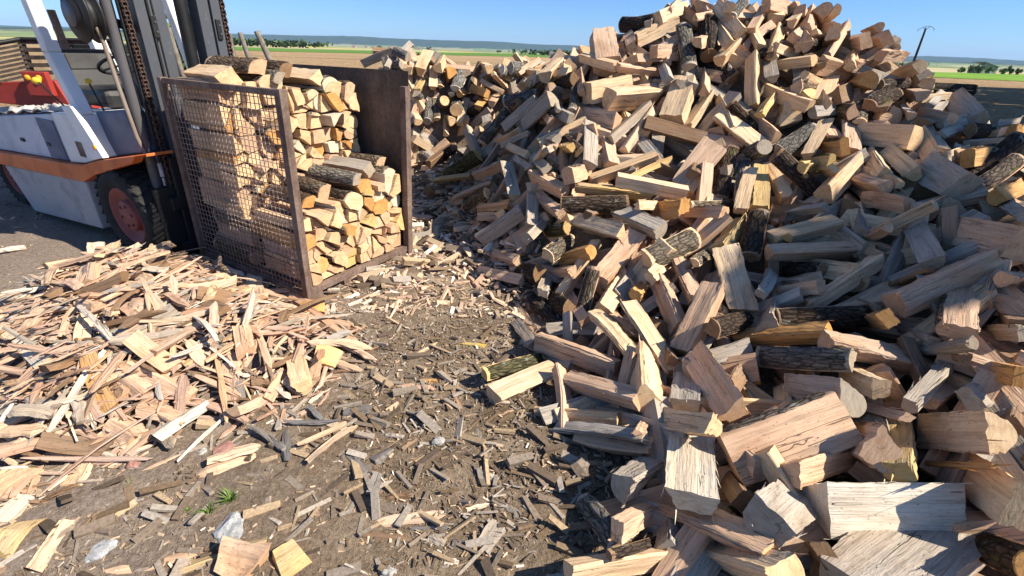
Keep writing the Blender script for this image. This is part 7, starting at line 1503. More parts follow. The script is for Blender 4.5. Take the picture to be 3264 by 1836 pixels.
def fibres(body, k, L, X, U, V, c0, poly, tint):
    """torn strands that stand off the split edges and the ends"""
    X, U, V, c0 = (np.array(q, float) for q in (X, U, V, c0)); n = len(poly)
    off = rng.uniform(-40, 40, 3)
    for _ in range(k):
        p = np.array(poly[rng.integers(n)]); q = np.array(poly[rng.integers(n)]); uv = p if rng.random() < .6 else p + (q - p) * rng.random()
        out = uv - np.array(poly).mean(0); out = out / (np.hypot(*out) + 1e-9)
        x0 = rng.uniform(-.5, .42) * L if rng.random() < .7 else rng.choice([-.5, .47]) * L
        ln = rng.uniform(.025, .11); lift = rng.uniform(.002, .014); w = rng.uniform(.0012, .0042)
        P_ = []
        for t_, ww, lf in ((0, 1, 0), (.5, .8, .35), (1, .1, 1)):
            cc = c0 + X * (x0 + ln * t_ - (.02 if x0 < -.45 * L else 0)) + (U * (uv[0] + out[0] * lift * lf) + V * (uv[1] + out[1] * lift * lf))
            s1 = U * out[1] - V * out[0]; s2 = U * out[0] + V * out[1]
            P_ += [cc + s1 * w * ww, cc - s1 * w * ww, cc + s2 * w * ww * .7]
        body.add(P_, [(0, 1, 4, 3), (1, 2, 5, 4), (2, 0, 3, 5), (3, 4, 7, 6), (4, 5, 8, 7), (5, 3, 6, 8)], 0, np.array(P_) + off, tint)
def log_from(a, b, nrm, W, T, t, c, body, bark, strands=0, **kw):
    a, b, nrm = Vector(a), Vector(b), Vector(nrm)
    X = (b - a); L = X.length; X.normalize()
    nrm = (nrm - X * nrm.dot(X)).normalized()
    U = nrm.cross(X)
    P, fl = section(t, W, T)
    tn_ = jit(TONE[c])
    make_log(body, bark, L, X, U, nrm, (a + b) / 2, P, fl, tn_, jit(BARKT[c], .2), **kw)
    if strands: fibres(body, strands, L, X, U, nrm, (a + b) / 2, P, tn_)
LM = [M['split'], M['end']]
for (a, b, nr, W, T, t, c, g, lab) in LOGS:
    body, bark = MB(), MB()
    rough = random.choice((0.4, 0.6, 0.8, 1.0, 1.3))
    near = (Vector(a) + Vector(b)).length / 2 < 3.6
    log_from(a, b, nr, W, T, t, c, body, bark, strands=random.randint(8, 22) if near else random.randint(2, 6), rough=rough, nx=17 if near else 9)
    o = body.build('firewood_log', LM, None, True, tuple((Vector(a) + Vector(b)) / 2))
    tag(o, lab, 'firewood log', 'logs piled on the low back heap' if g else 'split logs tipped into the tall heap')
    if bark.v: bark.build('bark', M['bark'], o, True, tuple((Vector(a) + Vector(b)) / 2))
body, bark = MB(), MB()
for (a, b, nr, W, T, tc) in FILL:
    log_from(a, b, nr, W, T, tc[0], tc[1], body, bark, nx=5)
deep = []
for _ in range(6000):                                     # a second layer under the first
    x, y = random.uniform(-2.2, 5.6), random.uniform(.6, 8.2); z = heap_z(x, y)
    if z < .10 or any((x - p[0]) ** 2 + (y - p[1]) ** 2 + (z - p[2]) ** 2 < .036 for p in deep): continue
    deep.append((x, y, z))
    gx = (heap_z(x + .05, y) - heap_z(x - .05, y)) / .1; gy = (heap_z(x, y + .05) - heap_z(x, y - .05)) / .1
    N = Vector((-gx, -gy, 1)).normalized(); v = Vector((random.gauss(0, 1), random.gauss(0, 1), random.gauss(0, 1))); v = (v - N * v.dot(N) * .75).normalized()
    c = Vector((x, y, z)) - N * random.uniform(.13, .19); L = random.uniform(.4, .5); W = random.uniform(.08, .14)
    a, b = c - v * L / 2, c + v * L / 2; a.z = max(a.z, .03); b.z = max(b.z, .03)
    log_from(a, b, N + v.cross(N) * random.uniform(-.8, .8), W, W * .8, random.choice('rwwrwqr'), random.choice('cpppggd'), body, bark, nx=4)
o = body.build('buried_logs', LM, None, True)
tag(o, 'split logs half hidden beneath the outer logs of the heap', 'buried firewood', None, 'stuff')
bk = bark.build('bark', M['bark'], o, True)

# ------------------------------------------------------------------ splinters
def make_chip(mb, a, b, W, T, c, off=None):
    a, b = np.array(a, float), np.array(b, float)
    X = b - a; L = np.linalg.norm(X); X /= L
    z = np.array([0, 0, 1.0]) + rng.normal(0, .25, 3); N = z - X * (z @ X); N /= np.linalg.norm(N); U = np.cross(N, X)
    off = rng.uniform(-40, 40, 3)
    nr = 7; xs = np.linspace(-L / 2, L / 2, nr)
    prof = 0.75 + 0.25 * rng.random(nr)
    chunk = W / L > .35
    if not chunk:
        prof[0] *= rng.uniform(.15, .9); prof[-1] *= rng.uniform(.1, .8); prof[1] = max(prof[1] * .9, prof[0])
    bow = rng.normal(0, .03) * L
    cr = [(-.5, -.5), (.0, -.6), (.5, -.45), (.45, .45), (.05, .6), (-.45, .5)]
    cr = [(u + rng.normal(0, .07), v + rng.normal(0, .12)) for u, v in cr]
    wob = np.cumsum(rng.normal(0, .06, nr)) * W
    V = []; LC = []
    for i, x in enumerate(xs):
        for (u, v) in cr:
            uu = (u + rng.normal(0, .05)) * W * prof[i] + wob[i]; vv = (v + rng.normal(0, .06)) * T * (prof[i] if not chunk else 1) + bow * (1 - (2 * x / L) ** 2)
            xx = x + (rng.normal(0, .02 * L) if i in (0, nr - 1) else 0)
            V.append((a + b) / 2 + X * xx + U * uu + N * vv); LC.append(np.array([xx, uu, vv]) + off)
    F = [(i * 6 + k, i * 6 + (k + 1) % 6, (i + 1) * 6 + (k + 1) % 6, (i + 1) * 6 + k) for i in range(nr - 1) for k in range(6)]
    F += [(5, 4, 3, 2, 1, 0), tuple((nr - 1) * 6 + k for k in range(6))]
    mb.add(V, F, 0, LC, jit(CHIPT.get(c, TONE[c]), .12))
for (a, b, W, T, c, lab) in CHIPS:
    mb = MB()
    if W > .07:                                            # thick offcuts are small split billets
        X_ = Vector(b) - Vector(a); up_ = Vector((random.uniform(-.3, .3), -.35, 1))
        log_from(a, b, up_, W, max(T, W * .4), random.choice('rrw'), c, mb, None, rough=1.2, nx=7, slant=.25)
        o = mb.build('wood_splinter', LM, None, True, tuple((Vector(a) + Vector(b)) / 2))
        tag(o, lab, 'splinter', 'splinters and offcuts strewn on the yard'); continue
    make_chip(mb, a, b, W, T, c)
    o = mb.build('wood_splinter', M['split'], None, True, tuple((Vector(a) + Vector(b)) / 2))
    tag(o, lab, 'splinter', 'splinters and offcuts strewn on the yard')
CP = [Vector((p[0], p[1])) for p in CHIP_POLY]
def chip_d(x, y):
    d = 9; ins = False
    for i in range(len(CP)):
        a, b = CP[i], CP[(i + 1) % len(CP)]
        ab = b - a; t = max(0, min(1, ((x - a.x) * ab.x + (y - a.y) * ab.y) / ab.length_squared))
        d = min(d, math.hypot(x - a.x - t * ab.x, y - a.y - t * ab.y))
        if (a.y > y) != (b.y > y) and x < (b.x - a.x) * (y - a.y) / (b.y - a.y) + a.x: ins = not ins
    return d if ins else -d
def chip_z(x, y):
    t = max(0, min(1, (chip_d(x, y) + .05) / .6)); return .27 * t * t * (3 - 2 * t)
# mound of sawdust and small bits under the splinters
xs = np.arange(-4.2, 0.2, .06); ys = np.arange(1.0, 4.5, .06)
vv = [(x, y, chip_z(x, y) - .03 + rng.normal(0, .008)) for y in ys for x in xs]
ff = [(j * len(xs) + i, j * len(xs) + i + 1, (j + 1) * len(xs) + i + 1, (j + 1) * len(xs) + i) for j in range(len(ys) - 1) for i in range(len(xs) - 1)]
plain('sawdust_mound', vv, ff, M['dirt'], smooth=True)
# small splinters that fill the pile: nobody could count them
mb = MB(); k = 0
while k < 1900:
    x, y = random.uniform(-4.0, -.4), random.uniform(1.1, 4.2)
    d = chip_d(x, y)
    if d < -.12 or (d < 0.05 and random.random() < .6): continue
    L = random.uniform(.05, .26) * (1.3 if d > .2 else .8); th = random.gauss(.5, 1.0); z = chip_z(x, y) + random.uniform(-.01, .035)
    v = Vector((math.cos(th), math.sin(th), random.gauss(0, .14))) * L / 2; c = Vector((x, y, max(z, .014)))
    p, q = c - v, c + v
    p.z = max(p.z, chip_z(p.x, p.y) + .004, .016); q.z = max(q.z, chip_z(q.x, q.y) + .004, .016)
    W = random.uniform(.007, .030)
    make_chip(mb, p, q, W, W * random.uniform(.2, .5), random.choice('cccppppppggddw')); k += 1
o = mb.build('small_splinters', M['split'], None, True)
tag(o, 'mass of small pale splinters filling the splinter pile', 'splinters', None, 'stuff')

# fine litter of chips over the bare ground: tiny flakes, one mesh
def litter(n, region, smin, smax, pal, zf, name, label, density=None, flat=.5):
    P = []; 
    C = rng.uniform(0, 1, (n, 2))
    x = region[0] + C[:, 0] * (region[1] - region[0]); y = region[2] + C[:, 1] * (region[3] - region[2])
    if density is not None:
        keep = rng.random(n) < density(x, y); x = x[keep]; y = y[keep]; n = len(x)
    L = smin * (smax / smin) ** (rng.random(n) ** 1.8); W = L * rng.uniform(.10, .38, n); T = W * rng.uniform(.2, .6, n)
    th = rng.uniform(0, 6.283, n); el = rng.normal(0, .18, n)
    X = np.c_[np.cos(th) * np.cos(el), np.sin(th) * np.cos(el), np.sin(el)]
    U = np.c_[-np.sin(th), np.cos(th), rng.normal(0, .3, n)]
    N = np.cross(X, U)
    c = np.c_[x, y, zf(x, y) + T * .4 + L * np.abs(np.sin(el)) * .35]
    v = np.zeros((n, 8, 3)); k = 0
    for i in (-1, 1):
        for j in (-1, 1):
            for m in (-1, 1):
                s = rng.uniform(.6, 1, (n, 1)) if i > 0 else rng.uniform(.4, 1, (n, 1))
                v[:, k] = c + X * (L * i / 2)[:, None] + U * (W * j / 2)[:, None] * s + N * (T * m / 2)[:, None]; k += 1
    fa = np.array([(0, 1, 3, 2), (4, 6, 7, 5), (0, 4, 5, 1), (2, 3, 7, 6), (0, 2, 6, 4), (1, 5, 7, 3)])
    faces = (np.arange(n)[:, None, None] * 8 + fa).reshape(-1, 4)
    me = D.meshes.new(name)
    me.vertices.add(n * 8); me.vertices.foreach_set('co', v.reshape(-1).astype(np.float32))
    me.loops.add(len(faces) * 4); me.loops.foreach_set('vertex_index', faces.reshape(-1).astype(np.int32))
    me.polygons.add(len(faces)); me.polygons.foreach_set('loop_start', np.arange(0, len(faces) * 4, 4, dtype=np.int32))
    try: me.polygons.foreach_set('loop_total', np.full(len(faces), 4, dtype=np.int32))
    except Exception: pass
    me.polygons.foreach_set('use_smooth', np.zeros(len(faces), dtype=bool))
    me.update(calc_edges=True)
    pal = np.array(pal); tint = pal[rng.integers(len(pal), size=n)] * rng.uniform(.7, 1.25, (n, 1))
    tt = np.ones((n, 8, 4), dtype=np.float32); tt[:, :, :3] = tint[:, None, :]
    a = me.attributes.new('tint', 'FLOAT_COLOR', 'POINT'); a.data.foreach_set('color', tt.ravel())
    t = M['debris']
    me.materials.append(t)
    o = D.objects.new(name, me); col.objects.link(o)
    tag(o, label, 'litter', None, 'stuff')
    return o
t_ = NT('litter_flakes', .95, .05)
tn = t_.noise(t_.pos(), 90, 3, .6)
t_.color(t_.mix(1.0, t_.attr('tint', 'Color'), t_.ramp(tn, [(.3, .7), (.7, 1.2)]), 'MULTIPLY'))
M['debris'] = t_.m
def zg(x, y): return np.full(len(x), .012)
PALE = [CHIPT['c'], CHIPT['p'], CHIPT['c'], CHIPT['w'], (.45, .33, .22), (.36, .28, .2)]
DARK = [(.13, .095, .07), (.21, .16, .12), (.27, .22, .175), (.34, .29, .24), (.18, .125, .08), (.37, .27, .17)]
litter(62000, (-2.3, 1.3, .55, 4.6), .004, .036, PALE + DARK * 4, zg, 'ground_litter', 'fine chips and bark crumbs covering the bare ground', lambda x, y: np.clip(1.3 - .10 * y, .2, 1))
litter(30000, (-1.6, .3, 1.7, 4.6), .003, .016, PALE + DARK[2:4], zg, 'sawdust', 'fine pale sawdust and crumbs trodden into the path by the cage', lambda x, y: np.clip((y - 1.6) * .6, 0, 1))
litter(1700, (-2.0, 1.2, .6, 2.6), .04, .14, DARK + DARK, zg, 'bark_bits', 'dark weathered bark bits scattered on the ground')
litter(9000, (-1.35, .25, 2.7, 7.0), .015, .13, PALE * 3 + DARK, lambda x, y: np.array([max(.012, heap_z(a, b) * .55) for a, b in zip(x, y)]) , 'chip_drift', 'pale chips drifted between cage and heap')
litter(1300, (-1.3, .1, 3.1, 6.2), .07, .26, PALE * 2 + DARK, lambda x, y: np.array([max(.016, heap_z(a, b) * .6) for a, b in zip(x, y)]), 'offcut_drift', 'split offcuts and bark strips heaped at the foot of the log heap', lambda x, y: np.clip((.25 - x) * 1.2, .1, 1))
litter(2600, (-6.5, -2.2, 2.2, 7), .01, .09, PALE + DARK, zg, 'yard_litter', 'thin scatter of chips on the grey yard')

# loose stones
def stone(name, c, r, m, label, sq=.55):
    bm = bmesh.new(); bmesh.ops.create_icosphere(bm, subdivisions=3, radius=1.0)
    ph = rng.uniform(0, 6, 9); fq = rng.uniform(1.5, 5, (9, 3))
    for v in bm.verts:
        d = v.co.normalized(); n = sum(math.sin(fq[i] @ np.array(d) * 1.4 + ph[i]) for i in range(9)) / 9
        v.co = Vector((d.x * r[0], d.y * r[1], d.z * r[2])) * (1 + .45 * n)
    me = D.meshes.new(name); bm.to_mesh(me); bm.free(); me.materials.append(m); me.polygons.foreach_set('use_smooth', [False] * len(me.polygons))
    o = D.objects.new(name, me); o.location = c; o.rotation_euler = (0, 0, random.uniform(0, 6)); col.objects.link(o)
    return tag(o, label, 'stone')
for c, r_, m, lab in (((-1.04, 1.10, .012), (.065, .05, .022), 'stone', 'flat pale grey stone half sunk in dirt below the grass tuft'),
        ((-1.28, 1.47, .015), (.05, .04, .02), 'brick', 'flat reddish brick fragment beside the splinter pile'),
        ((-.32, 1.56, .02), (.03, .02, .016), 'chalk', 'white chalky stone alone on the dark ground'),
        ((-1.36, 1.45, .02), (.02, .017, .013), 'chalk', 'white stone touching the long white splinter'),
        ((-1.42, 1.62, .02), (.035, .03, .018), 'stone', 'grey lump beside the reddish brick fragment'),
        ((-1.45, 1.0, .01), (.045, .035, .014), 'stone', 'grey stone slab near the bottom left splinters'),
        ((-.40, .95, .02), (.024, .018, .014), 'chalk', 'white stone by the bottom edge of the photo'),
        ((-1.62, 1.38, .015), (.035, .028, .02), 'brick', 'brown stone left of the thin white splinter')):
    stone('stone', c, r_, M[m], lab)
# grass tuft
def tuft(c, n, h, spread, label, name='grass_tuft', m='grass'):
    mb = MB()
    for i in range(n):
        an = random.uniform(0, 6.28); r0 = random.uniform(0, spread * .3); p = Vector((c[0] + math.cos(an) * r0, c[1] + math.sin(an) * r0, c[2]))
        d = Vector((math.cos(an), math.sin(an), 0)); L = h * random.uniform(.5, 1.2); w = .0035 * random.uniform(.7, 1.5); lean = random.uniform(.2, 1.1)
        s = d.cross(Vector((0, 0, 1)))
        V = []
        for k in range(4):
            t = k / 3; q = p + d * (lean * L * t * t) + Vector((0, 0, L * t * (1 - .35 * lean * t)))
            V += [q - s * w * (1 - t * .9), q + s * w * (1 - t * .9)]
        mb.add(V, [(0, 1, 3, 2), (2, 3, 5, 4), (4, 5, 7, 6)])
    return tag(mb.build(name, M[m], None, False, c), label, 'grass')
tuft((-1.10, 1.215, .012), 55, .055, .05, 'bright green grass tuft on the bare ground')
tuft((-1.16, 1.16, .012), 16, .05, .04, 'small sprig of grass below the bright tuft')
tuft((-1.243, 1.17, .012), 12, .02, .02, 'tiny green weed left of the grass tuft')
tuft((-1.55, 1.27, .012), 20, .025, .03, 'tiny dry weed beside the pinkish splinter', 'weed_sprout', 'weed')

# ------------------------------------------------------------------ cage (loaded stillage)
A0 = Vector((-1.440, 2.848, 0)); Pv = Vector((.866, -.5, 0)).normalized(); Qv = Vector((-Pv.y, Pv.x, 0)); Zv = Vector((0, 0, 1))
LEAN = 0.056
def Wp(p, q, z): return A0 + Pv * p + Qv * q + Vector((LEAN * z, 0, z))
def cbox(mb, p0, p1, q0, q1, z0, z1, mi=0):
    mb.hexa([Wp(p, q, z) for p in (p0, p1) for q in (q0, q1) for z in (z0, z1)], mi)
cage = empty('firewood_cage', A0, 'rusty steel cage with one mesh side and one sheet side, loaded with logs', 'cage')
def cpart(name, fn, m, parent=None, bevel=.003):
    mb = MB(); fn(mb); return mb.build(name, m, parent or cage, False, A0, bevel)
DP, WQ, HT = 1.38, 1.04, 1.42
cpart('post', lambda b: cbox(b, -.055, 0, -.03, .02, .0, HT), M['rust'])
cpart('post', lambda b: cbox(b, -DP, -DP + .05, -.03, .02, .04, HT), M['rust'])
cpart('post', lambda b: (cbox(b, -.05, .01, WQ - .035, WQ + .02, .0, 1.395)), M['rust'])
cpart('post', lambda b: cbox(b, -DP, -DP + .05, WQ - .03, WQ + .02, .04, 1.45), M['rust'])
def rails(b):
    cbox(b, -DP + .052, -.057, -.024, .014, HT - .04, HT - .003)
cpart('top_rail', rails, M['rust'])
def grid(b):
    n = 30
    for i in range(n + 1):
        p = -DP + .03 + (DP - .06) * i / n + random.uniform(-.002, .002)
        cbox(b, p - .0020, p + .0020, -.0090, -.0050, .07, HT - .012)
    n = 34
    for i in range(n + 1):
        z = .08 + (HT - .10) * i / n + random.uniform(-.002, .002)
        cbox(b, -DP + .01, -.012, -.0048, -.0008, z - .0020, z + .0020)
cpart('wire_mesh', grid, M['wire'], None, 0)
cpart('steel_sheet', lambda b: cbox(b, -DP, -.012, WQ + .022, WQ + .028, .06, 1.50), M['sheet'], None, 0)
def base(b):
    cbox(b, -.06, -.004, .022, WQ - .037, .055, .10)
    cbox(b, -DP, -DP + .06, .022, WQ - .037, .055, .10)
    for q in (.022, .30, .56, WQ - .13): cbox(b, -.058, -.006, q, q + .085, .012, .053)
    for q in (.05, .35, .65, .92): cbox(b, -DP + .062, -.062, q - .03, q + .03, .065, .098)
    cbox(b, -DP + .052, -.057, -.026, .018, .03, .075); cbox(b, -DP + .052, -.057, WQ - .02, WQ + .02, .03, .075)
cpart('base_frame', base, M['rust'])

# stacked logs in the cage: each row is packed from an irregular cell division of its end face
def clip(poly, m, nrm):
    out = []
    for i in range(len(poly)):
        a, b = poly[i], poly[(i + 1) % len(poly)]
        da, db = (a - m) @ nrm, (b - m) @ nrm
        if da <= 0: out.append(a)
        if (da < 0 < db) or (db < 0 < da): out.append(a + (b - a) * da / (da - db))
    return out
def cells(q0, q1, z0, ztop, sp, seed):
    r_ = np.random.default_rng(seed); pts = []
    z = z0 + sp * .45; row = 0
    while True:
        n = max(2, int(round((q1 - q0) / (sp * r_.uniform(.9, 1.1))))); any_ = False; cidx = 0
        for i in range(n):
            q = q0 + (i + .5 + r_.uniform(-.42, .42)) * (q1 - q0) / n; zz = z + r_.uniform(-.42, .42) * sp
            if zz < ztop(q) - sp * .3: pts.append((q, zz, row, cidx)); any_ = True
            cidx += 1
        z += sp * .86; row += 1
        if not any_: break
    P_ = np.array([(a, b) for a, b, _, _ in pts]); out = []
    for i, c in enumerate(P_):
        zt = ztop(c[0]) + r_.uniform(-.03, .05)
        poly = [np.array(v) for v in ((q0, z0), (q1, z0), (q1, zt), (q0, zt))]
        order = np.argsort(((P_ - c) ** 2).sum(1))[1:14]
        for j in order:
            d = P_[j] - c; poly = clip(poly, (P_[j] + c) / 2, d / np.linalg.norm(d))
            if len(poly) < 3: break
        if len(poly) < 3: continue
        poly = np.array(poly); ctr = poly.mean(0)
        # drop very short edges, round some corners away
        keep = [poly[0]]
        for v in poly[1:]:
            if np.hypot(*(v - keep[-1])) > sp * .28: keep.append(v)
        if len(keep) > 3 and np.hypot(*(keep[0] - keep[-1])) < sp * .25: keep.pop()
        poly = np.array(keep)
        if len(poly) < 3: continue
        poly = ctr + (poly - ctr) * r_.uniform(.88, .96)
        parts = [poly]
        if (len(poly) >= 5 and r_.random() < .6) or (len(poly) == 4 and r_.random() < .25):      # a split of the bigger cells into two wedges
            k = r_.integers(len(poly)); idx = [(k + t) % len(poly) for t in range(len(poly))]
            h = len(poly) // 2
            g1 = poly[idx[:h + 1]]; g2 = poly[idx[h:] + [idx[0]]]
            parts = [g.mean(0) + (g - g.mean(0)) * .94 for g in (g1, g2) if len(g) >= 3]
        for sub, g in enumerate(parts): out.append((g, pts[i][2], pts[i][3], sub))
    return out
ORDW = ['first', 'second', 'third', 'fourth', 'fifth', 'sixth', 'seventh', 'eighth', 'ninth', 'tenth', 'eleventh', 'twelfth', 'thirteenth']
def stack(p_c, L, q0, q1, z0, ztop, sp, seed, where, group, skew=0.0):
    cl = cells(q0, q1, z0, ztop, sp, seed)
    cl.sort(key=lambda t: (t[1], t[0][:, 0].mean()))
    cnt = {}
    for g, row, cidx, sub in cl:
        cnt[row] = cnt.get(row, -1) + 1
        tone = random.choice('cccccccpppppowcy')
        c2 = g.mean(0)
        loc_ = g - c2
        n = len(g)
        area = sum(loc_[i][0] * loc_[(i + 1) % n][1] - loc_[(i + 1) % n][0] * loc_[i][1] for i in range(n)) / 2
        if area < 0: loc_ = loc_[::-1]
        top = c2[1] > ztop(c2[0]) - sp * 1.0
        flags = [False] * n
        e = random.randrange(n)
        if top:
            e = max(range(n), key=lambda i: (loc_[i] + loc_[(i + 1) % n])[1])
            flags[e] = random.random() < .8
        else: flags[e] = random.random() < .25
        if flags[e] and not top:                          # keep the bulge inside its cell
            loc_ = loc_ * .93
        pc = p_c + skew * c2[0] + random.uniform(-.035, .035) + (.07 if random.random() < .04 else 0)
        body, bark = MB(), MB()
        c3 = Wp(pc, c2[0], c2[1])
        X = Pv.copy(); X.rotate(Matrix.Rotation(random.gauss(0, .025), 3, 'Z')); X.z = random.gauss(0, .02); X.normalize()
        U = (Qv - X * Qv.dot(X)).normalized(); V = X.cross(U) 
        make_log(body, bark, L * random.uniform(.95, 1.03), X, U, V, c3, loc_, flags, jit(TONE[tone], .1), jit(BARKT[random.choice('cpgdy')], .2), rough=random.choice((.4, .6, .9)), nx=6, slant=.05)
        o = body.build('stacked_log', LM, None, True, tuple(c3))
        tname = dict(c='cream', p='pinkish', y='yellowish', o='orange', w='whitish')[tone]
        tag(o, '%s log end, layer %s from the bottom, %s from the mesh, %s' % (tname, row + 1, ORDW[min(cnt[row], 12)], where), 'stacked log', group)
        if bark.v: bark.build('bark', M['bark'], o, True, tuple(c3))
stack(-.98, .50, .02, WQ - .05, .105, lambda q: 1.38 + .03 * math.sin(q * 7) - (.05 if q > .85 else 0), .114, 21, 'tall rear stack', 'logs stacked in the rear row of the cage', .26)
stack(-.32, .52, .03, WQ - .045, .105, lambda q: .58 + .17 * min(1, max(0, (q - .05) / .9)), .105, 35, 'low front stack', 'logs stacked in the front row of the cage')
# odd logs laid on top of the stacks
TOPS = [(-0.96, .30, 1.51, .60, .17, 'b', 'p', -.05, 'mossy reddish bark log laid on top of the stack beside the mast'),
        (-0.95, .13, 1.43, .52, .13, 'r', 'c', -.12, 'pale split plank on top of the stack by the mesh rail'),
        (-0.95, .52, 1.49, .50, .15, 'b', 'd', .03, 'dark furrowed bark log on top in the middle of the stack'),
        (-0.80, .40, 1.45, .42, .11, 'b', 'g', -.05, 'grey bark log sloping down to the front edge on top'),
        (-0.80, .68, 1.43, .48, .13, 'q', 'c', .0, 'half log with pale end on top right of the stack'),
        (-0.79, .83, 1.37, .50, .13, 'b', 'c', .02, 'smooth rounded log on top next to the steel sheet'),
        (-0.35, .33, 0.72, .46, .14, 'b', 'p', -.10, 'brown bark log on top of the low stack behind the middle'),
        (-0.36, .17, 0.69, .50, .13, 'b', 'o', -.06, 'smooth brown bark log on top of the low stack near the mesh'),
        (-0.35, .56, 0.77, .52, .14, 'b', 'g', .05, 'grey bark log on top of the low stack right of centre'),
        (-0.38, .72, 0.80, .50, .11, 'r', 'g', .08, 'narrow squared log on top of the low stack with green bark edge'),
        (-0.40, .90, 0.83, .46, .11, 'b', 'p', .02, 'reddish bark log on the low stack against the sheet')]
for (p, q, z, L, W, t, c, yaw, lab) in TOPS:
    X = Pv.copy(); X.rotate(Matrix.Rotation(yaw, 3, 'Z')); c3 = Wp(p, q, z)
    body, bark = MB(), MB()
    log_from(c3 - X * L / 2, c3 + X * L / 2, (Vector((-.2, -.5, 1))), W, W * .8, t, c, body, bark, rough=.7)
    o = body.build('stacked_log', LM, None, True, tuple(c3)); tag(o, lab, 'stacked log', 'logs laid on top of the cage stacks')
    if bark.v: bark.build('bark', M['bark'], o, True, tuple(c3))

# ------------------------------------------------------------------ forklift
Pv = Vector((.888, -.46, 0)).normalized(); Qv = Vector((-Pv.y, Pv.x, 0)); MSH = 0
FK = empty('forklift', A0 + Pv * -2.6 + Qv * .4, 'old white and orange forklift with black mast holding the log cage', 'forklift')
def Fp(p, q, z):
    if MSH: return A0 + Pv * (p - .13) + Qv * (q + .062) + Vector((.05 * (z - 1.85), 0, z))
    return A0 + Pv * p + Qv * q + Vector((0, 0, z))
def fbox(mb, p0, p1, q0, q1, z0, z1): mb.hexa([Fp(p, q, z) for p in (p0, p1) for q in (q0, q1) for z in (z0, z1)])
def prism(mb, poly, q0, q1):
    n = len(poly); v = [Fp(p, q0, z) for p, z in poly] + [Fp(p, q1, z) for p, z in poly]
    mb.add(v, [tuple(range(n)), tuple(range(2 * n - 1, n - 1, -1))] + [(i, n + i, n + (i + 1) % n, (i + 1) % n) for i in range(n)])
def fpart(name, fn, m, bevel=.006, parent=None, label=None):
    mb = MB(); fn(mb); o = mb.build(name, m, parent or FK, False, tuple(FK.location), bevel)
    if label: o['label'] = label
    return o
fpart('hood', lambda b: prism(b, [(-4.6, .60), (-4.6, .90), (-3.74, .985), (-2.62, 1.09), (-2.62, .70)], -.14, .92), M['blue'], .015)
fpart('side_panel', lambda b: prism(b, [(-2.60, .70), (-2.60, 1.10), (-2.12, 1.12), (-1.98, .81), (-2.34, .725)], -.155, .90), M['white'], .008)
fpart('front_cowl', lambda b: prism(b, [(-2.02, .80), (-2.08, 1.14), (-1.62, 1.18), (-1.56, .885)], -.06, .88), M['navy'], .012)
fpart('post_shadow_band', lambda b: b.hexa([Fp(p, q, z) for p in (-2.98, -2.66) for q in (-.149, -.139) for z in (.70, 1.03)]), M['navy'], .004)  # dark blue strip painting the guard post's shadow onto the hood side
fpart('step_band', lambda b: prism(b, [(-4.7, .47), (-4.7, .592), (-2.34, .712), (-1.97, .80), (-1.36, .908), (-1.44, .845), (-2.12, .665), (-2.38, .57)], -.20, -.13), M['orange'], .006)
fpart('fender', lambda b: prism(b, [(-1.965, .803), (-1.36, .911), (-1.36, .890), (-1.965, .782)], -.128, .06), M['orange'], .003)
fpart('skirt_panel', lambda b: prism(b, [(-4.10, .488), (-2.385, .568), (-2.42, .14), (-3.85, .05)], -.185, .90), M['skirt'], .01)
fpart('leg_bolt', lambda b: b.tube([Fp(-1.93, -.208, .905), Fp(-1.93, -.196, .905)], .020, 14), M['amber'], .002)
fpart('worn_plate', lambda b: b.hexa([Fp(p, q, z) for p in (-2.36, -2.26) for q in (-.159, -.156) for z in (.78, .90)]), M['rust'], 0)
fpart('hood_seam', lambda b: (fbox(b, -2.622, -2.602, -.146, -.12, .70, 1.085), fbox(b, -4.6, -2.6, -.146, -.13, .598, .612)), M['black'], 0)
fpart('hood_latch', lambda b: (fbox(b, -2.95, -2.88, -.155, -.1405, .80, .83), fbox(b, -3.5, -3.43, -.155, -.1405, .78, .81)), M['black'], .003)
fpart('exhaust_pipe', lambda b: b.tube([Fp(-4.3, .75, .9), Fp(-4.3, .75, 1.5), Fp(-4.32, .75, 1.9)], .035, 12), M['rust'], 0)
fpart('chassis', lambda b: (prism(b, [(-2.4, .55), (-1.5, .80), (-1.5, .30), (-2.4, .2)], .06, .75), fbox(b, -4.7, -4.05, .1, .8, .2, .46)), M['black'], 0)
def post(b, pts, w, q0, q1):
    n = len(pts)
    for i in range(n - 1):
        (p, z), (p2, z2) = pts[i], pts[i + 1]
        b.hexa([Fp(a + dp, q, zz) for (a, zz, dp) in ((p, z, 0), (p2, z2, 0)) for q in (q0, q1) for dp in (0, w)][0:0] or
               [Fp(p, q0, z), Fp(p2, q0, z2), Fp(p, q1, z), Fp(p2, q1, z2), Fp(p + w, q0, z), Fp(p2 + w, q0, z2), Fp(p + w, q1, z), Fp(p2 + w, q1, z2)])
fpart('guard_post', lambda b: post(b, [(-2.20, 1.12), (-2.34, 1.55), (-2.38, 2.25)], .10, -.15, -.06), M['white'], .01)
fpart('guard_leg', lambda b: prism(b, [(-2.24, 1.18), (-2.07, .79), (-1.86, .83), (-2.08, 1.19)], -.20, -.157), M['white'], .006)
fpart('guard_post', lambda b: post(b, [(-2.22, .90), (-2.34, 1.42), (-2.52, 2.25)], .10, .86, .97), M['white'], .01)
fpart('guard_post', lambda b: post(b, [(-3.75, .95), (-3.98, 1.5), (-4.12, 2.25)], .12, .84, .97), M['white'], .01)
fpart('guard_roof', lambda b: fbox(b, -4.15, -2.3, -.15, .97, 2.25, 2.30), M['white'], .01)
def seat_back(b):
    b.hexa([Fp(p + dz * -.12, q, z) for p in (-3.10, -2.98) for q in (.16, .64) for z, dz in ((1.10, 0), (1.56, 1))])
seat = fpart('seat_back', seat_back, M['vinyl'], .04)
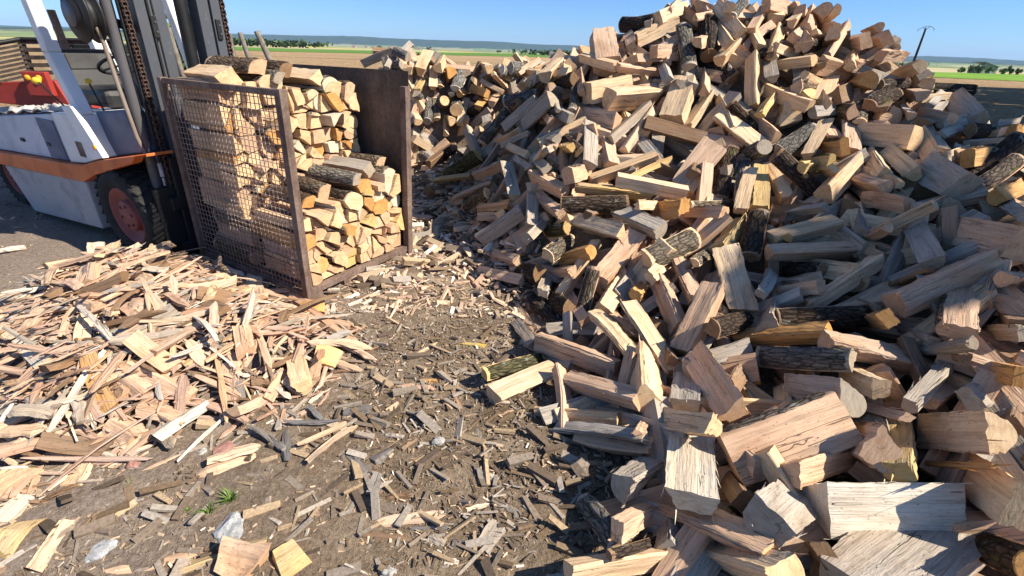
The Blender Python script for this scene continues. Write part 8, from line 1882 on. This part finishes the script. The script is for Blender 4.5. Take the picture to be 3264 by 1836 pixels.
def seat_patch(b): b.hexa([Fp(p - (z - 1.1) / .46 * .12, q, z) for p in (-2.975, -2.968) for q in (.26, .50) for z in (1.40, 1.52)])
fpart('torn_cover', seat_patch, M['seatgrey'], .003, seat)
fpart('seat_cushion', lambda b: fbox(b, -3.0, -2.36, .15, .66, 1.12, 1.27), M['vinyl'], .05)
def wheel_ring(b):
    c = Fp(-2.56, .45, 1.45); ax = (Pv * -.45 + Zv * .9).normalized(); u = Qv; v = ax.cross(u); n = 40; m = 8
    V = []; 
    for i in range(n):
        a = 6.2832 * i / n; d = u * math.cos(a) + v * math.sin(a)
        for k in range(m):
            t = 6.2832 * k / m; V.append(c + d * (.175 + .013 * math.cos(t)) + ax * .013 * math.sin(t))
    b.add(V, [(i * m + k, i * m + (k + 1) % m, ((i + 1) % n) * m + (k + 1) % m, ((i + 1) % n) * m + k) for i in range(n) for k in range(m)], 0, None, (1, 1, 1), None, True)
    for a in (.3, 2.4, 4.5): b.tube([c, c + (u * math.cos(a) + v * math.sin(a)) * .17], .009)
    b.tube([c, c - ax * .42], .025)
fpart('steering_wheel', wheel_ring, M['vinyl'], 0)
def lever(pa, pb, r_, kname='lever'):
    o = fpart(kname, lambda b: b.tube([Fp(*pa), Fp(*pb)], .0065), M['black'], 0)
    c = Fp(*pb)
    bm = bmesh.new(); bmesh.ops.create_uvsphere(bm, u_segments=16, v_segments=12, radius=r_)
    for v in bm.verts: v.co.x *= 1.25; v.co += c - Vector(FK.location)
    me = D.meshes.new('lever_knob'); bm.to_mesh(me); bm.free(); me.materials.append(M['yellow'])
    for pl in me.polygons: pl.use_smooth = True
    k = D.objects.new('lever_knob', me); col.objects.link(k); k.parent = o; k.location = FK.location; k.matrix_parent_inverse = parent_world(o).inverted()
lever((-2.42, -.08, 1.10), (-2.848, -.08, 1.323), .028)
lever((-2.31, .10, 1.08), (-2.414, .10, 1.335), .022)
lever((-2.30, .02, 1.08), (-2.50, .02, 1.30), .016)
# mast
MSH = 1
def channel(b, q0, q1, p0, p1, z0, z1, web='p1', t=.016):
    fbox(b, p1 - t, p1, q0, q1, z0, z1); fbox(b, p0, p1 - t - .0005, q0, q0 + t, z0, z1); fbox(b, p0, p1 - t - .0005, q1 - t, q1, z0, z1)
MT = 2.35
mast = fpart('mast', lambda b: (channel(b, .065, .135, -1.42, -1.30, .10, MT), channel(b, .60, .672, -1.42, -1.30, .10, MT)), M['mast'], .004)
fpart('inner_mast', lambda b: (channel(b, .145, .262, -1.44, -1.315, .14, MT), channel(b, .505, .592, -1.44, -1.315, .14, MT), fbox(b, -1.40, -1.36, .27, .50, 2.1, 2.2)), M['mast'], .004, mast)
fpart('mast_slot', lambda b: (fbox(b, -1.299, -1.291, .140, .152, .2, MT), fbox(b, -1.3135, -1.306, .178, .186, .2, MT)), M['black'], 0, mast)
for q, z in ((.16, 1.735), (.628, 1.74)):
    bl = fpart('wear_block', lambda b: fbox(b, -1.312, -1.285, q - .018, q + .018, z - .07, z + .07), M['black'], .003, mast)
    fpart('bolt', lambda b: [b.tube([Fp(-1.285, q + .004, z + dz), Fp(-1.279, q + .004, z + dz)], .007, 8) for dz in (-.03, .03)], M['mast'], 0, bl)
fpart('lift_cylinder', lambda b: (b.tube([Fp(-1.42, -.045, .2), Fp(-1.42, -.045, 2.35)], .036, 16)), M['tube'], 0, mast)
fpart('lift_cylinder', lambda b: (b.tube([Fp(-1.44, .455, .2), Fp(-1.44, .455, 2.35)], .045, 16)), M['black'], 0, mast)
def chain(q):
    def f(b):
        z = .35; k = 0
        while z < 2.3:
            for s in (-1, 1):
                w = .009 if k % 2 else .0155
                b.box(Fp(-1.315, q + s * w, z), (.024, .0045, .036), (Pv, Qv, Zv))
            b.tube([Fp(-1.315, q - .021, z + .013), Fp(-1.315, q + .021, z + .013)], .0065, 6)
            z += .027; k += 1
    return f
fpart('lift_chain', chain(.012), M['chain'], 0, mast)
fpart('lift_chain', chain(.70), M['chain'], 0, mast)
fpart('chain_guide', lambda b: (fbox(b, -1.36, -1.332, -.02, .045, .2, MT), fbox(b, -1.36, -1.332, .676, .73, .2, MT)), M['black'], .003, mast)
fpart('carriage', lambda b: (fbox(b, -1.29, -1.235, -.06, .98, .06, .16), fbox(b, -1.29, -1.235, -.06, .98, .44, .54), fbox(b, -1.27, -1.24, .0, .10, .05, .85), fbox(b, -1.27, -1.24, .66, .80, .05, .85)), M['black'], .006, mast)
fpart('drive_guard', lambda b: (fbox(b, -1.335, -1.295, -.14, .06, .03, .62), fbox(b, -1.60, -1.46, .10, .9, .15, .85)), M['black'], .01)
for q in (.24, .72):
    fpart('fork', lambda b: (fbox(b, -1.232, -.35, q - .05, q + .05, .018, .050), fbox(b, -1.232, -1.204, q - .05, q + .05, .0505, .50)), M['black'], .004, mast)
def reel(b):
    c = Fp(-1.52, -.20, 1.79)
    b.lathe(c, Qv, [(0, .0), (0, .05), (-.03, .052), (-.03, .09), (.0, .10), (.004, .165), (.012, .172), (.02, .165), (.022, .12), (.075, .12), (.08, .165), (.088, .172), (.096, .165), (.10, .0)], 48)
rl = fpart('hose_reel', reel, M['black'], 0, mast)
fpart('reel_hub', lambda b: b.lathe(Fp(-1.52, -.232, 1.79), Qv, [(0, 0), (0, .075), (.012, .085), (.03, .085)], 32), M['tube'], 0, rl)
fpart('reel_bracket', lambda b: (b.tube([Fp(-1.52, -.09, 1.79), Fp(-1.45, .0, 1.75), Fp(-1.42, .06, 1.72)], .028, 10), b.tube([Fp(-1.5, -.06, 1.72), Fp(-1.45, .0, 1.50)], .014, 8)), M['black'], 0, mast)
fpart('hydraulic_hose', lambda b: b.tube([Fp(-1.44, -.21, 2.2), Fp(-1.42, -.18, 1.86), Fp(-1.44, -.12, 1.66), Fp(-1.45, -.10, 1.33), Fp(-1.40, -.10, 1.0), Fp(-1.40, -.06, .8)], .0135, 10), M['hose'], 0, mast)
fpart('hose_fitting', lambda b: (b.tube([Fp(-1.24, -.075, .72), Fp(-1.24, -.075, .82)], .014, 8), b.tube([Fp(-1.24, -.075, .65), Fp(-1.24, -.075, .71)], .009, 8)), M['stone'], 0, mast)
fpart('tilt_cylinder', lambda b: b.tube([Fp(-1.50, .12, .62), Fp(-2.2, .12, .78)], .035, 12), M['black'], 0)
# wheels
MSH = 0
def wheel(pc, qo, zc, Rr, width, rimm, front=True):
    c = Fp(pc, qo, zc); c = A0 + Pv * pc + Qv * qo + Zv * zc
    rr = Rr * .60
    def tyre(b):
        b.lathe(c, Qv, [(.030, rr), (.012, rr + .02), (.002, rr + .05), (.0, Rr * .86), (.010, Rr * .93), (.022, Rr * .965), (width - .022, Rr * .965), (width - .01, Rr * .93), (width, Rr * .8), (width, rr)], 64)
        n = 30
        for i in range(n):
            a = 6.2832 * i / n
            for side in (0, 1):
                aa = a + (.10 if side else 0)
                d = (Zv * math.cos(aa) + Pv * math.sin(aa)); tg = Qv.cross(d)
                qc = width * (.25 if side == 0 else .75)
                sk = (Qv + tg * (.45 if side else -.45)).normalized()
                b.box(c + Qv * qc + d * (Rr * .975), (width * .47, Rr * .135, Rr * .05), (sk, sk.cross(d), d))
    w = fpart('wheel', tyre, M['tyre'], .004)
    rim = fpart('rim', lambda b: b.lathe(c, Qv, [(.028, rr + .004), (.018, rr - .004), (.026, rr * .93), (.055, rr * .80), (.075, rr * .60), (.075, rr * .58), (.06, rr * .56), (.03, rr * .55), (.024, rr * .50), (.022, 0.0)], 48), rimm, 0, w)
    fpart('wheel_nut', lambda b: [b.tube([c + Qv * .024 + (Zv * math.cos(a) + Pv * math.sin(a)) * rr * .38, c + Qv * .010 + (Zv * math.cos(a) + Pv * math.sin(a)) * rr * .38], .012, 6) for a in [6.2832 * i / 6 + .3 for i in range(6)]], rimm, 0, rim)
wheel(-1.885, -.20, .352, .388, .25, M['rimred'])
wheel(-4.42, -.10, .30, .31, .20, M['rimred'])
wheel(-1.885, .75, .365, .365, .22, M['rimred'])
# crumpled rag on the hood
n, m = 36, 16; vv = []
for j in range(m):
    for i in range(n):
        p = -4.1 + 1.45 * i / (n - 1); q = -.15 + .34 * j / (m - 1)
        e = min(i, n - 1 - i, j + 2, m - 1 - j) / 4.0
        top = .90 + (p + 4.6) / .86 * .085 if p < -3.74 else .985 + (p + 3.74) / 1.12 * .105
        z = top + .012 + min(1, e) * (.028 + .022 * math.sin(i * .9 + math.sin(j * .8) * 2) + .014 * math.sin(i * 2.3 - j * 1.4)) + random.uniform(0, .006)
        vv.append(A0 + Pv * (p + .03 * math.sin(j * 1.3)) + Qv * q + Zv * z)
b = MB(); b.add(vv, [(j * n + i, j * n + i + 1, (j + 1) * n + i + 1, (j + 1) * n + i) for j in range(m - 1) for i in range(n - 1)], 0, None, (1, 1, 1), None, True)
o = b.build('rag', M['rag'], None, False, A0 + Pv * -3.3 + Zv * 1.0)
sm_ = o.modifiers.new('thickness', 'SOLIDIFY'); sm_.thickness = .004
tag(o, 'crumpled pale dusty cloth lying on the forklift hood', 'cloth')

# ------------------------------------------------------------------ background
# tilted slatted trailer body and red machine behind the forklift
trailer = empty('slatted_trailer', (-6.3, 6.4, 0), 'dark slatted trailer body tipped up on a red chassis behind the forklift', 'trailer')
def tpart(name, fn, m, parent=None, bevel=0.0):
    mb = MB(); fn(mb); return mb.build(name, m, parent or trailer, False, (-6.3, 6.4, 0), bevel)
K00, K10, K11, K01 = Vector((-6.36, 6.5, 1.615)), Vector((-6.62, 5.7, 1.44)), Vector((-6.75, 5.7, .98)), Vector((-6.40, 6.5, 1.17))
J10, J11 = Vector((-5.35, 6.75, 1.63)), Vector((-5.45, 6.75, 1.20))
def slats(b, a, c, d, e, n, inner):
    nrm = ((c - a).cross(e - a)).normalized()
    if nrm.dot(Vector((0, 0, 1.65)) - a) < 0: nrm = -nrm
    for i in range(n):
        t0, t1 = (i + .12) / n, (i + .66) / n
        p = [a.lerp(e, t0), a.lerp(e, t1), c.lerp(d, t0), c.lerp(d, t1)]
        b.hexa([p[0], p[0] - nrm * .02, p[1], p[1] - nrm * .02, p[2], p[2] - nrm * .02, p[3], p[3] - nrm * .02])
    for t in (0, .5, 1):
        q0, q1 = a.lerp(c, t), e.lerp(d, t)
        b.tube([q0 - nrm * .03, q1 - nrm * .03], .022, 4)
tpart('side_slats', lambda b: slats(b, K00, K10, K11, K01, 9, 1), M['crate'])
tpart('end_slats', lambda b: slats(b, K00, J10, J11, K01, 5, 1), M['crate'])
tpart('top_rim', lambda b: (b.tube([K00, K10], .022, 6), b.tube([K00, J10], .022, 6)), M['black'])
tpart('inner_load', lambda b: b.hexa([Vector((x, y, z)) for x in (-6.30, -5.4) for y in (6.95, 7.6) for z in (.8, 1.58)]), M['black'])
red = tpart('chassis', lambda b: (b.hexa([Vector((-6.78, 6.2, .88)), Vector((-6.60, 6.2, 1.12)), Vector((-6.7, 6.8, .88)), Vector((-6.5, 6.8, 1.12)), Vector((-5.75, 6.2, .80)), Vector((-5.85, 6.2, 1.16)), Vector((-5.7, 6.8, .8)), Vector((-5.75, 6.8, 1.16))]),
                                  b.hexa([Vector((x, y, z)) for x in (-6.16, -5.86) for y in (6.12, 6.19) for z in (.98, 1.26)])), M['red'], None, .01)
tpart('drawbar', lambda b: b.hexa([Vector((x, y, z)) for x in (-7.2, -5.8) for y in (6.25, 6.4) for z in (.5, .79)]), M['red'], None, .01)
for x in (-6.09, -5.95):
    tpart('marker_lamp', lambda b: b.lathe(Vector((x, 6.118, 1.19)), Vector((0, -1, 0)), [(0, .035), (.012, .035), (.022, .024), (.026, 0)], 16), M['amber'], red)
for x in (-6.9, -5.9):
    w_ = tpart('wheel', lambda b: b.lathe(Vector((x, 6.45, .33)), Vector((0, 1, 0)), [(0, 0), (0, .2), (-.03, .22), (-.03, .30), (0, .33), (.16, .33), (.18, .3), (.18, 0)], 32), M['tyre'])

# stakes and weeds behind the cage
def stake(name, a, b_, r, label, brace=None):
    mb = MB(); a = Vector(a); b_ = Vector(b_)
    mb.tube([a, a.lerp(b_, .5) + Vector((.01, 0, 0)), b_], [r, r * .95, r * .9], 7)
    o = mb.build(name, M['stake'], None, False, a); tag(o, label, 'stake')
stake('fence_stake', (-5.16, 9, 0), (-5.07, 9, 1.79), .045, 'leftmost weathered wooden fence stake beyond the loaded cage')
stake('fence_stake', (-4.62, 9, 0), (-4.88, 9, 1.81), .045, 'middle wooden fence stake leaning left beyond the loaded cage')
stake('fence_stake', (-4.05, 9, 0), (-4.58, 9, 1.84), .055, 'thick dark fence stake leaning left, rightmost beyond the cage')
stake('fence_stake', (-6.06, 9, 0), (-6.12, 9, 1.86), .05, 'pale wooden stake seen through the gap in the forklift mast')
mb = MB(); mb.tube([Vector((-5.2, 9.05, .3)), Vector((-4.85, 9.02, 1.45))], .018, 6)
tag(mb.build('brace_stick', M['stake'], None, False, (-5.0, 9, 1)), 'thin dark stick leaning between the fence stakes', 'stick')
for i, (x, y, h, lab) in enumerate(((-5.35, 9.1, 1.15, 'tall dry weeds left of the fence stakes'), (-4.7, 9.2, 1.2, 'tall dry weeds between the fence stakes'), (-4.1, 9.1, 1.25, 'dry weeds around the thick rightmost stake'))):
    tuft((x, y, 0), 150, h, 1.0, lab, 'dry_weeds', 'weed')

# trees
def tree(name, base, h, rx, ry, rz, n, leaf, label, lm='leaf', trunk_r=.12, group=None, clump=9, seed=0, low=0.0):
    r_ = np.random.default_rng(seed + 100)
    t = empty(name, base, label, 'tree', group)
    b = Vector(base); mb = MB(); top = b + Vector((0, 0, h - rz))
    mb.tube([b, b.lerp(top, .5) + Vector((r_.normal(0, .05) * h * .1, 0, 0)), top, top + Vector((0, 0, rz * .5))], [trunk_r, trunk_r * .8, trunk_r * .55, trunk_r * .15], 8)
    cl = []
    for i in range(clump):
        d = r_.normal(size=3); d /= np.linalg.norm(d); d[2] = d[2] * .9 + low; k = r_.uniform(.35, .85)
        c = np.array(top) + d * np.array((rx, ry, rz)) * k
        cl.append((c, r_.uniform(.32, .55)))
        mb.tube([top - Vector((0, 0, rz * .4)), top.lerp(Vector(c), .5) + Vector((0, 0, .05)), Vector(c)], [trunk_r * .4, trunk_r * .28, trunk_r * .08], 5)
    mb.build('trunk', M['trunk'], t, False, base)
    cb = MB()
    for i in range(n):
        c, k = cl[r_.integers(len(cl))]
        d = r_.normal(size=3); d /= np.linalg.norm(d)
        p = c + d * np.array((rx, ry, rz)) * k * r_.uniform(.55, 1.05)
        u = r_.normal(size=3); u /= np.linalg.norm(u); v = np.cross(u, r_.normal(size=3)); v /= np.linalg.norm(v)
        s = leaf * r_.uniform(.6, 1.3)
        cb.add([p - u * s * .5, p + v * s * .28, p + u * s * .55, p - v * s * .28], [(0, 1, 2, 3)])
    cb.build('crown', M[lm], t, False, base)
    return t
for p_, q_ in (((8.4, .75, 0), (.40, .74, .38, 2400, 'unseen small-crowned tree shaped to shade the right of the heap')), ((9.15, 2.0, 0), (.42, .55, .40, 1500, 'smaller unseen tree shaped to extend the shade on the heap'))):  # out-of-view trees, crowns shaped and placed to shade the heap's right side
    tree('shade_tree', p_, 6.9, q_[0], q_[1], q_[2], q_[3], .20, q_[4], 'leaf', .12, None, 16, 3)
for i, (x, y) in enumerate(((27, 12), (31, 17), (36, 21), (41, 26.5), (47, 31), (52, 36), (58, 40))):
    tree('field_tree', (x, y, 0), 13, 6, 6, 4.6, 1700, 1.3, 'field-side leafy tree number %s from the yard' % ORDW[i], 'leaf', .35, 'row of trees right of the field', 14, 70 + i)
for i, (x, y, h, r_, lab, lm) in enumerate(((129.8, 150, 2.4, 1.6, 'small low bush left of the farm bushes', 'lightleaf'), (131.8, 149, 3.3, 1.7, 'dark round bush left of the farm shed', 'leaf'), (134.2, 149, 3.4, 1.8, 'dark bush in the middle before the farm shed', 'leaf'),
        (136.3, 148, 2.9, 1.3, 'pale green bush touching the farm shed', 'lightleaf'), (141.0, 149, 2.5, 1.3, 'light bush right of the farm shed', 'lightleaf'), (144.0, 150, 3.3, 1.3, 'tall narrow bush right of the farm shed', 'leaf'), (146.4, 150, 2.4, 1.2, 'small dark bush at the right end of the row', 'leaf'))):
    tree('field_bush', (x, y, 0), h * .8, r_ * .72, r_ * .72, h * .38, 420, .38, lab, lm, .08, 'bushes around the farm shed', 10, i + 20, -.1)
farm = empty('farm_shed', (138.6, 152, 0), 'grey farm shed with pale blue sheet roof behind bushes', 'shed')
def hx(b, x0, x1, y0, y1, z0, z1): b.hexa([Vector((x, y, z)) for x in (x0, x1) for y in (y0, y1) for z in (z0, z1)])
mb = MB(); hx(mb, 136.2, 141.0, 151, 155, 0, 1.9); mb.add([(136.2, 151, 1.9), (141.0, 151, 1.9), (136.9, 151, 3.05)], [(0, 1, 2)]); mb.build('wall', M['wall'], farm, False, (138.6, 152, 0))
mb = MB(); mb.hexa([Vector(v) for v in ((136.7, 150.6, 3.12), (136.7, 150.6, 3.22), (136.7, 155.4, 3.12), (136.7, 155.4, 3.22), (141.4, 150.6, 1.85), (141.4, 150.6, 1.95), (141.4, 155.4, 1.85), (141.4, 155.4, 1.95))]); mb.build('roof', M['roof'], farm, False, (138.6, 152, 0))
mb = MB(); hx(mb, 138.2, 139.8, 150.93, 150.985, 0, 1.5); mb.build('door', M['roof'], farm, False, (138.6, 152, 0))

# utility pole
pole = empty('utility_pole', (57.53, 75, 0), 'dark wooden utility pole with a wing-shaped crossarm in the field', 'pole')
mb = MB(); mb.tube([(57.53, 75, 0), (57.45, 75, 3), (57.36, 75, 6.35)], [.19, .16, .12], 10); mb.build('pole_shaft', M['pole'], pole, False, (57.53, 75, 0))
mb = MB(); mb.tube([(56.35, 75, 6.18), (57.0, 75, 6.50), (57.55, 75, 6.66), (58.1, 75, 6.58), (58.6, 75, 6.33)], .035, 6); mb.tube([(57.36, 75, 6.2), (57.95, 75, 6.62)], .04, 6); mb.tube([(57.3, 75, 6.15), (57.0, 75, 6.48)], .03, 6)
mb.build('crossarm', M['mast'], pole, False, (57.53, 75, 0))
for x, z in ((56.37, 6.17), (57.3, 6.6), (58.58, 6.32)):
    mb = MB(); mb.tube([(x, 75, z), (x, 75, z - .22)], .035, 6); mb.build('insulator', M['mast'], pole, False, (57.53, 75, 0))
# trunk lying at the field edge
for (x, y, L, r_, lab) in ((26.2, 30.4, 2.3, .34, 'big dark trunk lying on the shaded soil at the field edge'),):
    body, bark = MB(), MB(); a = Vector((x - L / 2, y + .25, r_ + .08)); b_ = Vector((x + L / 2, y - .25, r_ + .08))
    log_from(a, b_, Vector((0, 0, 1)), r_ * 2, r_ * 2, 'k', 'y', body, bark, rough=.4)
    o = body.build('fallen_trunk', LM, None, True, tuple((a + b_) / 2)); tag(o, lab, 'log')
    mb2 = bark
    mb2.tint = [(.05, .04, .033)] * len(mb2.tint); mb2.build('bark', M['bark'], o, True, tuple((a + b_) / 2))
# leafy shrub behind the mast
tree('leafy_shrub', (-6.25, 9.6, 0), 2.9, .55, .5, 1.2, 900, .16, 'leafy green shrub seen through the gap in the forklift mast', 'lightleaf', .03, None, 12, 55)
# distant hamlet on the plain
for i, (x, y) in enumerate(((-330, 1020), (-308, 1030), (-290, 1015), (-262, 1035), (-205, 1040), (-180, 1030), (60, 1100))):
    h = empty('distant_house', (x, y, 0), ['first', 'second', 'third', 'fourth', 'fifth', 'sixth', 'last'][i] + ' tiny pale house from the left on the far plain', 'house', 'tiny houses of the hamlet on the far plain')
    w, d, z = random.uniform(5, 9), 6, random.uniform(2, 3)
    mb = MB(); hx(mb, x - w / 2, x + w / 2, y - d / 2, y + d / 2, 0, z); mb.build('wall', M['chalk'], h, False, (x, y, 0))
    mb = MB(); mb.add([(x - w / 2 - .3, y - d / 2 - .3, z), (x + w / 2 + .3, y - d / 2 - .3, z), (x + w / 2 + .3, y + d / 2 + .3, z), (x - w / 2 - .3, y + d / 2 + .3, z), (x - w / 2, y, z + 1.6), (x + w / 2, y, z + 1.6)], [(0, 1, 5, 4), (2, 3, 4, 5), (0, 4, 3), (1, 2, 5), (0, 3, 2, 1)]); mb.build('roof', M['brick'], h, False, (x, y, 0))
for i in range(7):
    x = -420 + i * 130 + random.uniform(-25, 25)
    tree('distant_tree', (x, random.uniform(900, 1100), 0), random.uniform(4, 7), 6, 4, 2.5, 90, 3, ORDW[i] + ' dark tree clump from the left on the far plain', 'leaf', .4, 'tree clumps on the far plain', 6, 200 + i)

for i, (x, y, w) in enumerate(((-150, 300, 45), (40, 440, 60), (-330, 560, 90), (330, 500, 80))):
    tree('hedge', (x, y, 0), 4.5, w, 3, 2.2, 700, 2.6, ORDW[i] + ' dark hedge line on the far plain, counted by distance', 'leaf', .2, 'hedges on the far plain', 40, 300 + i)

# air: pale blue haze over the plain
hz = NT('haze_air'); hz.t.nodes.remove(hz.b)
vol = hz.n('VolumePrincipled'); vol.inputs['Color'].default_value = (.45, .66, 1.0, 1); vol.inputs['Density'].default_value = 0.8e-4
vol.inputs['Anisotropy'].default_value = 0.0
out_ = [q for q in hz.t.nodes if q.type == 'OUTPUT_MATERIAL'][0]
hz.link(vol.outputs[0], out_.inputs['Volume'])
mb = MB(); mb.box((0, 5800, 119), (19000, 12600, 242)); o = mb.build('haze', hz.m); o['kind'] = 'stuff'; o['label'] = 'thin blue haze over the plain'
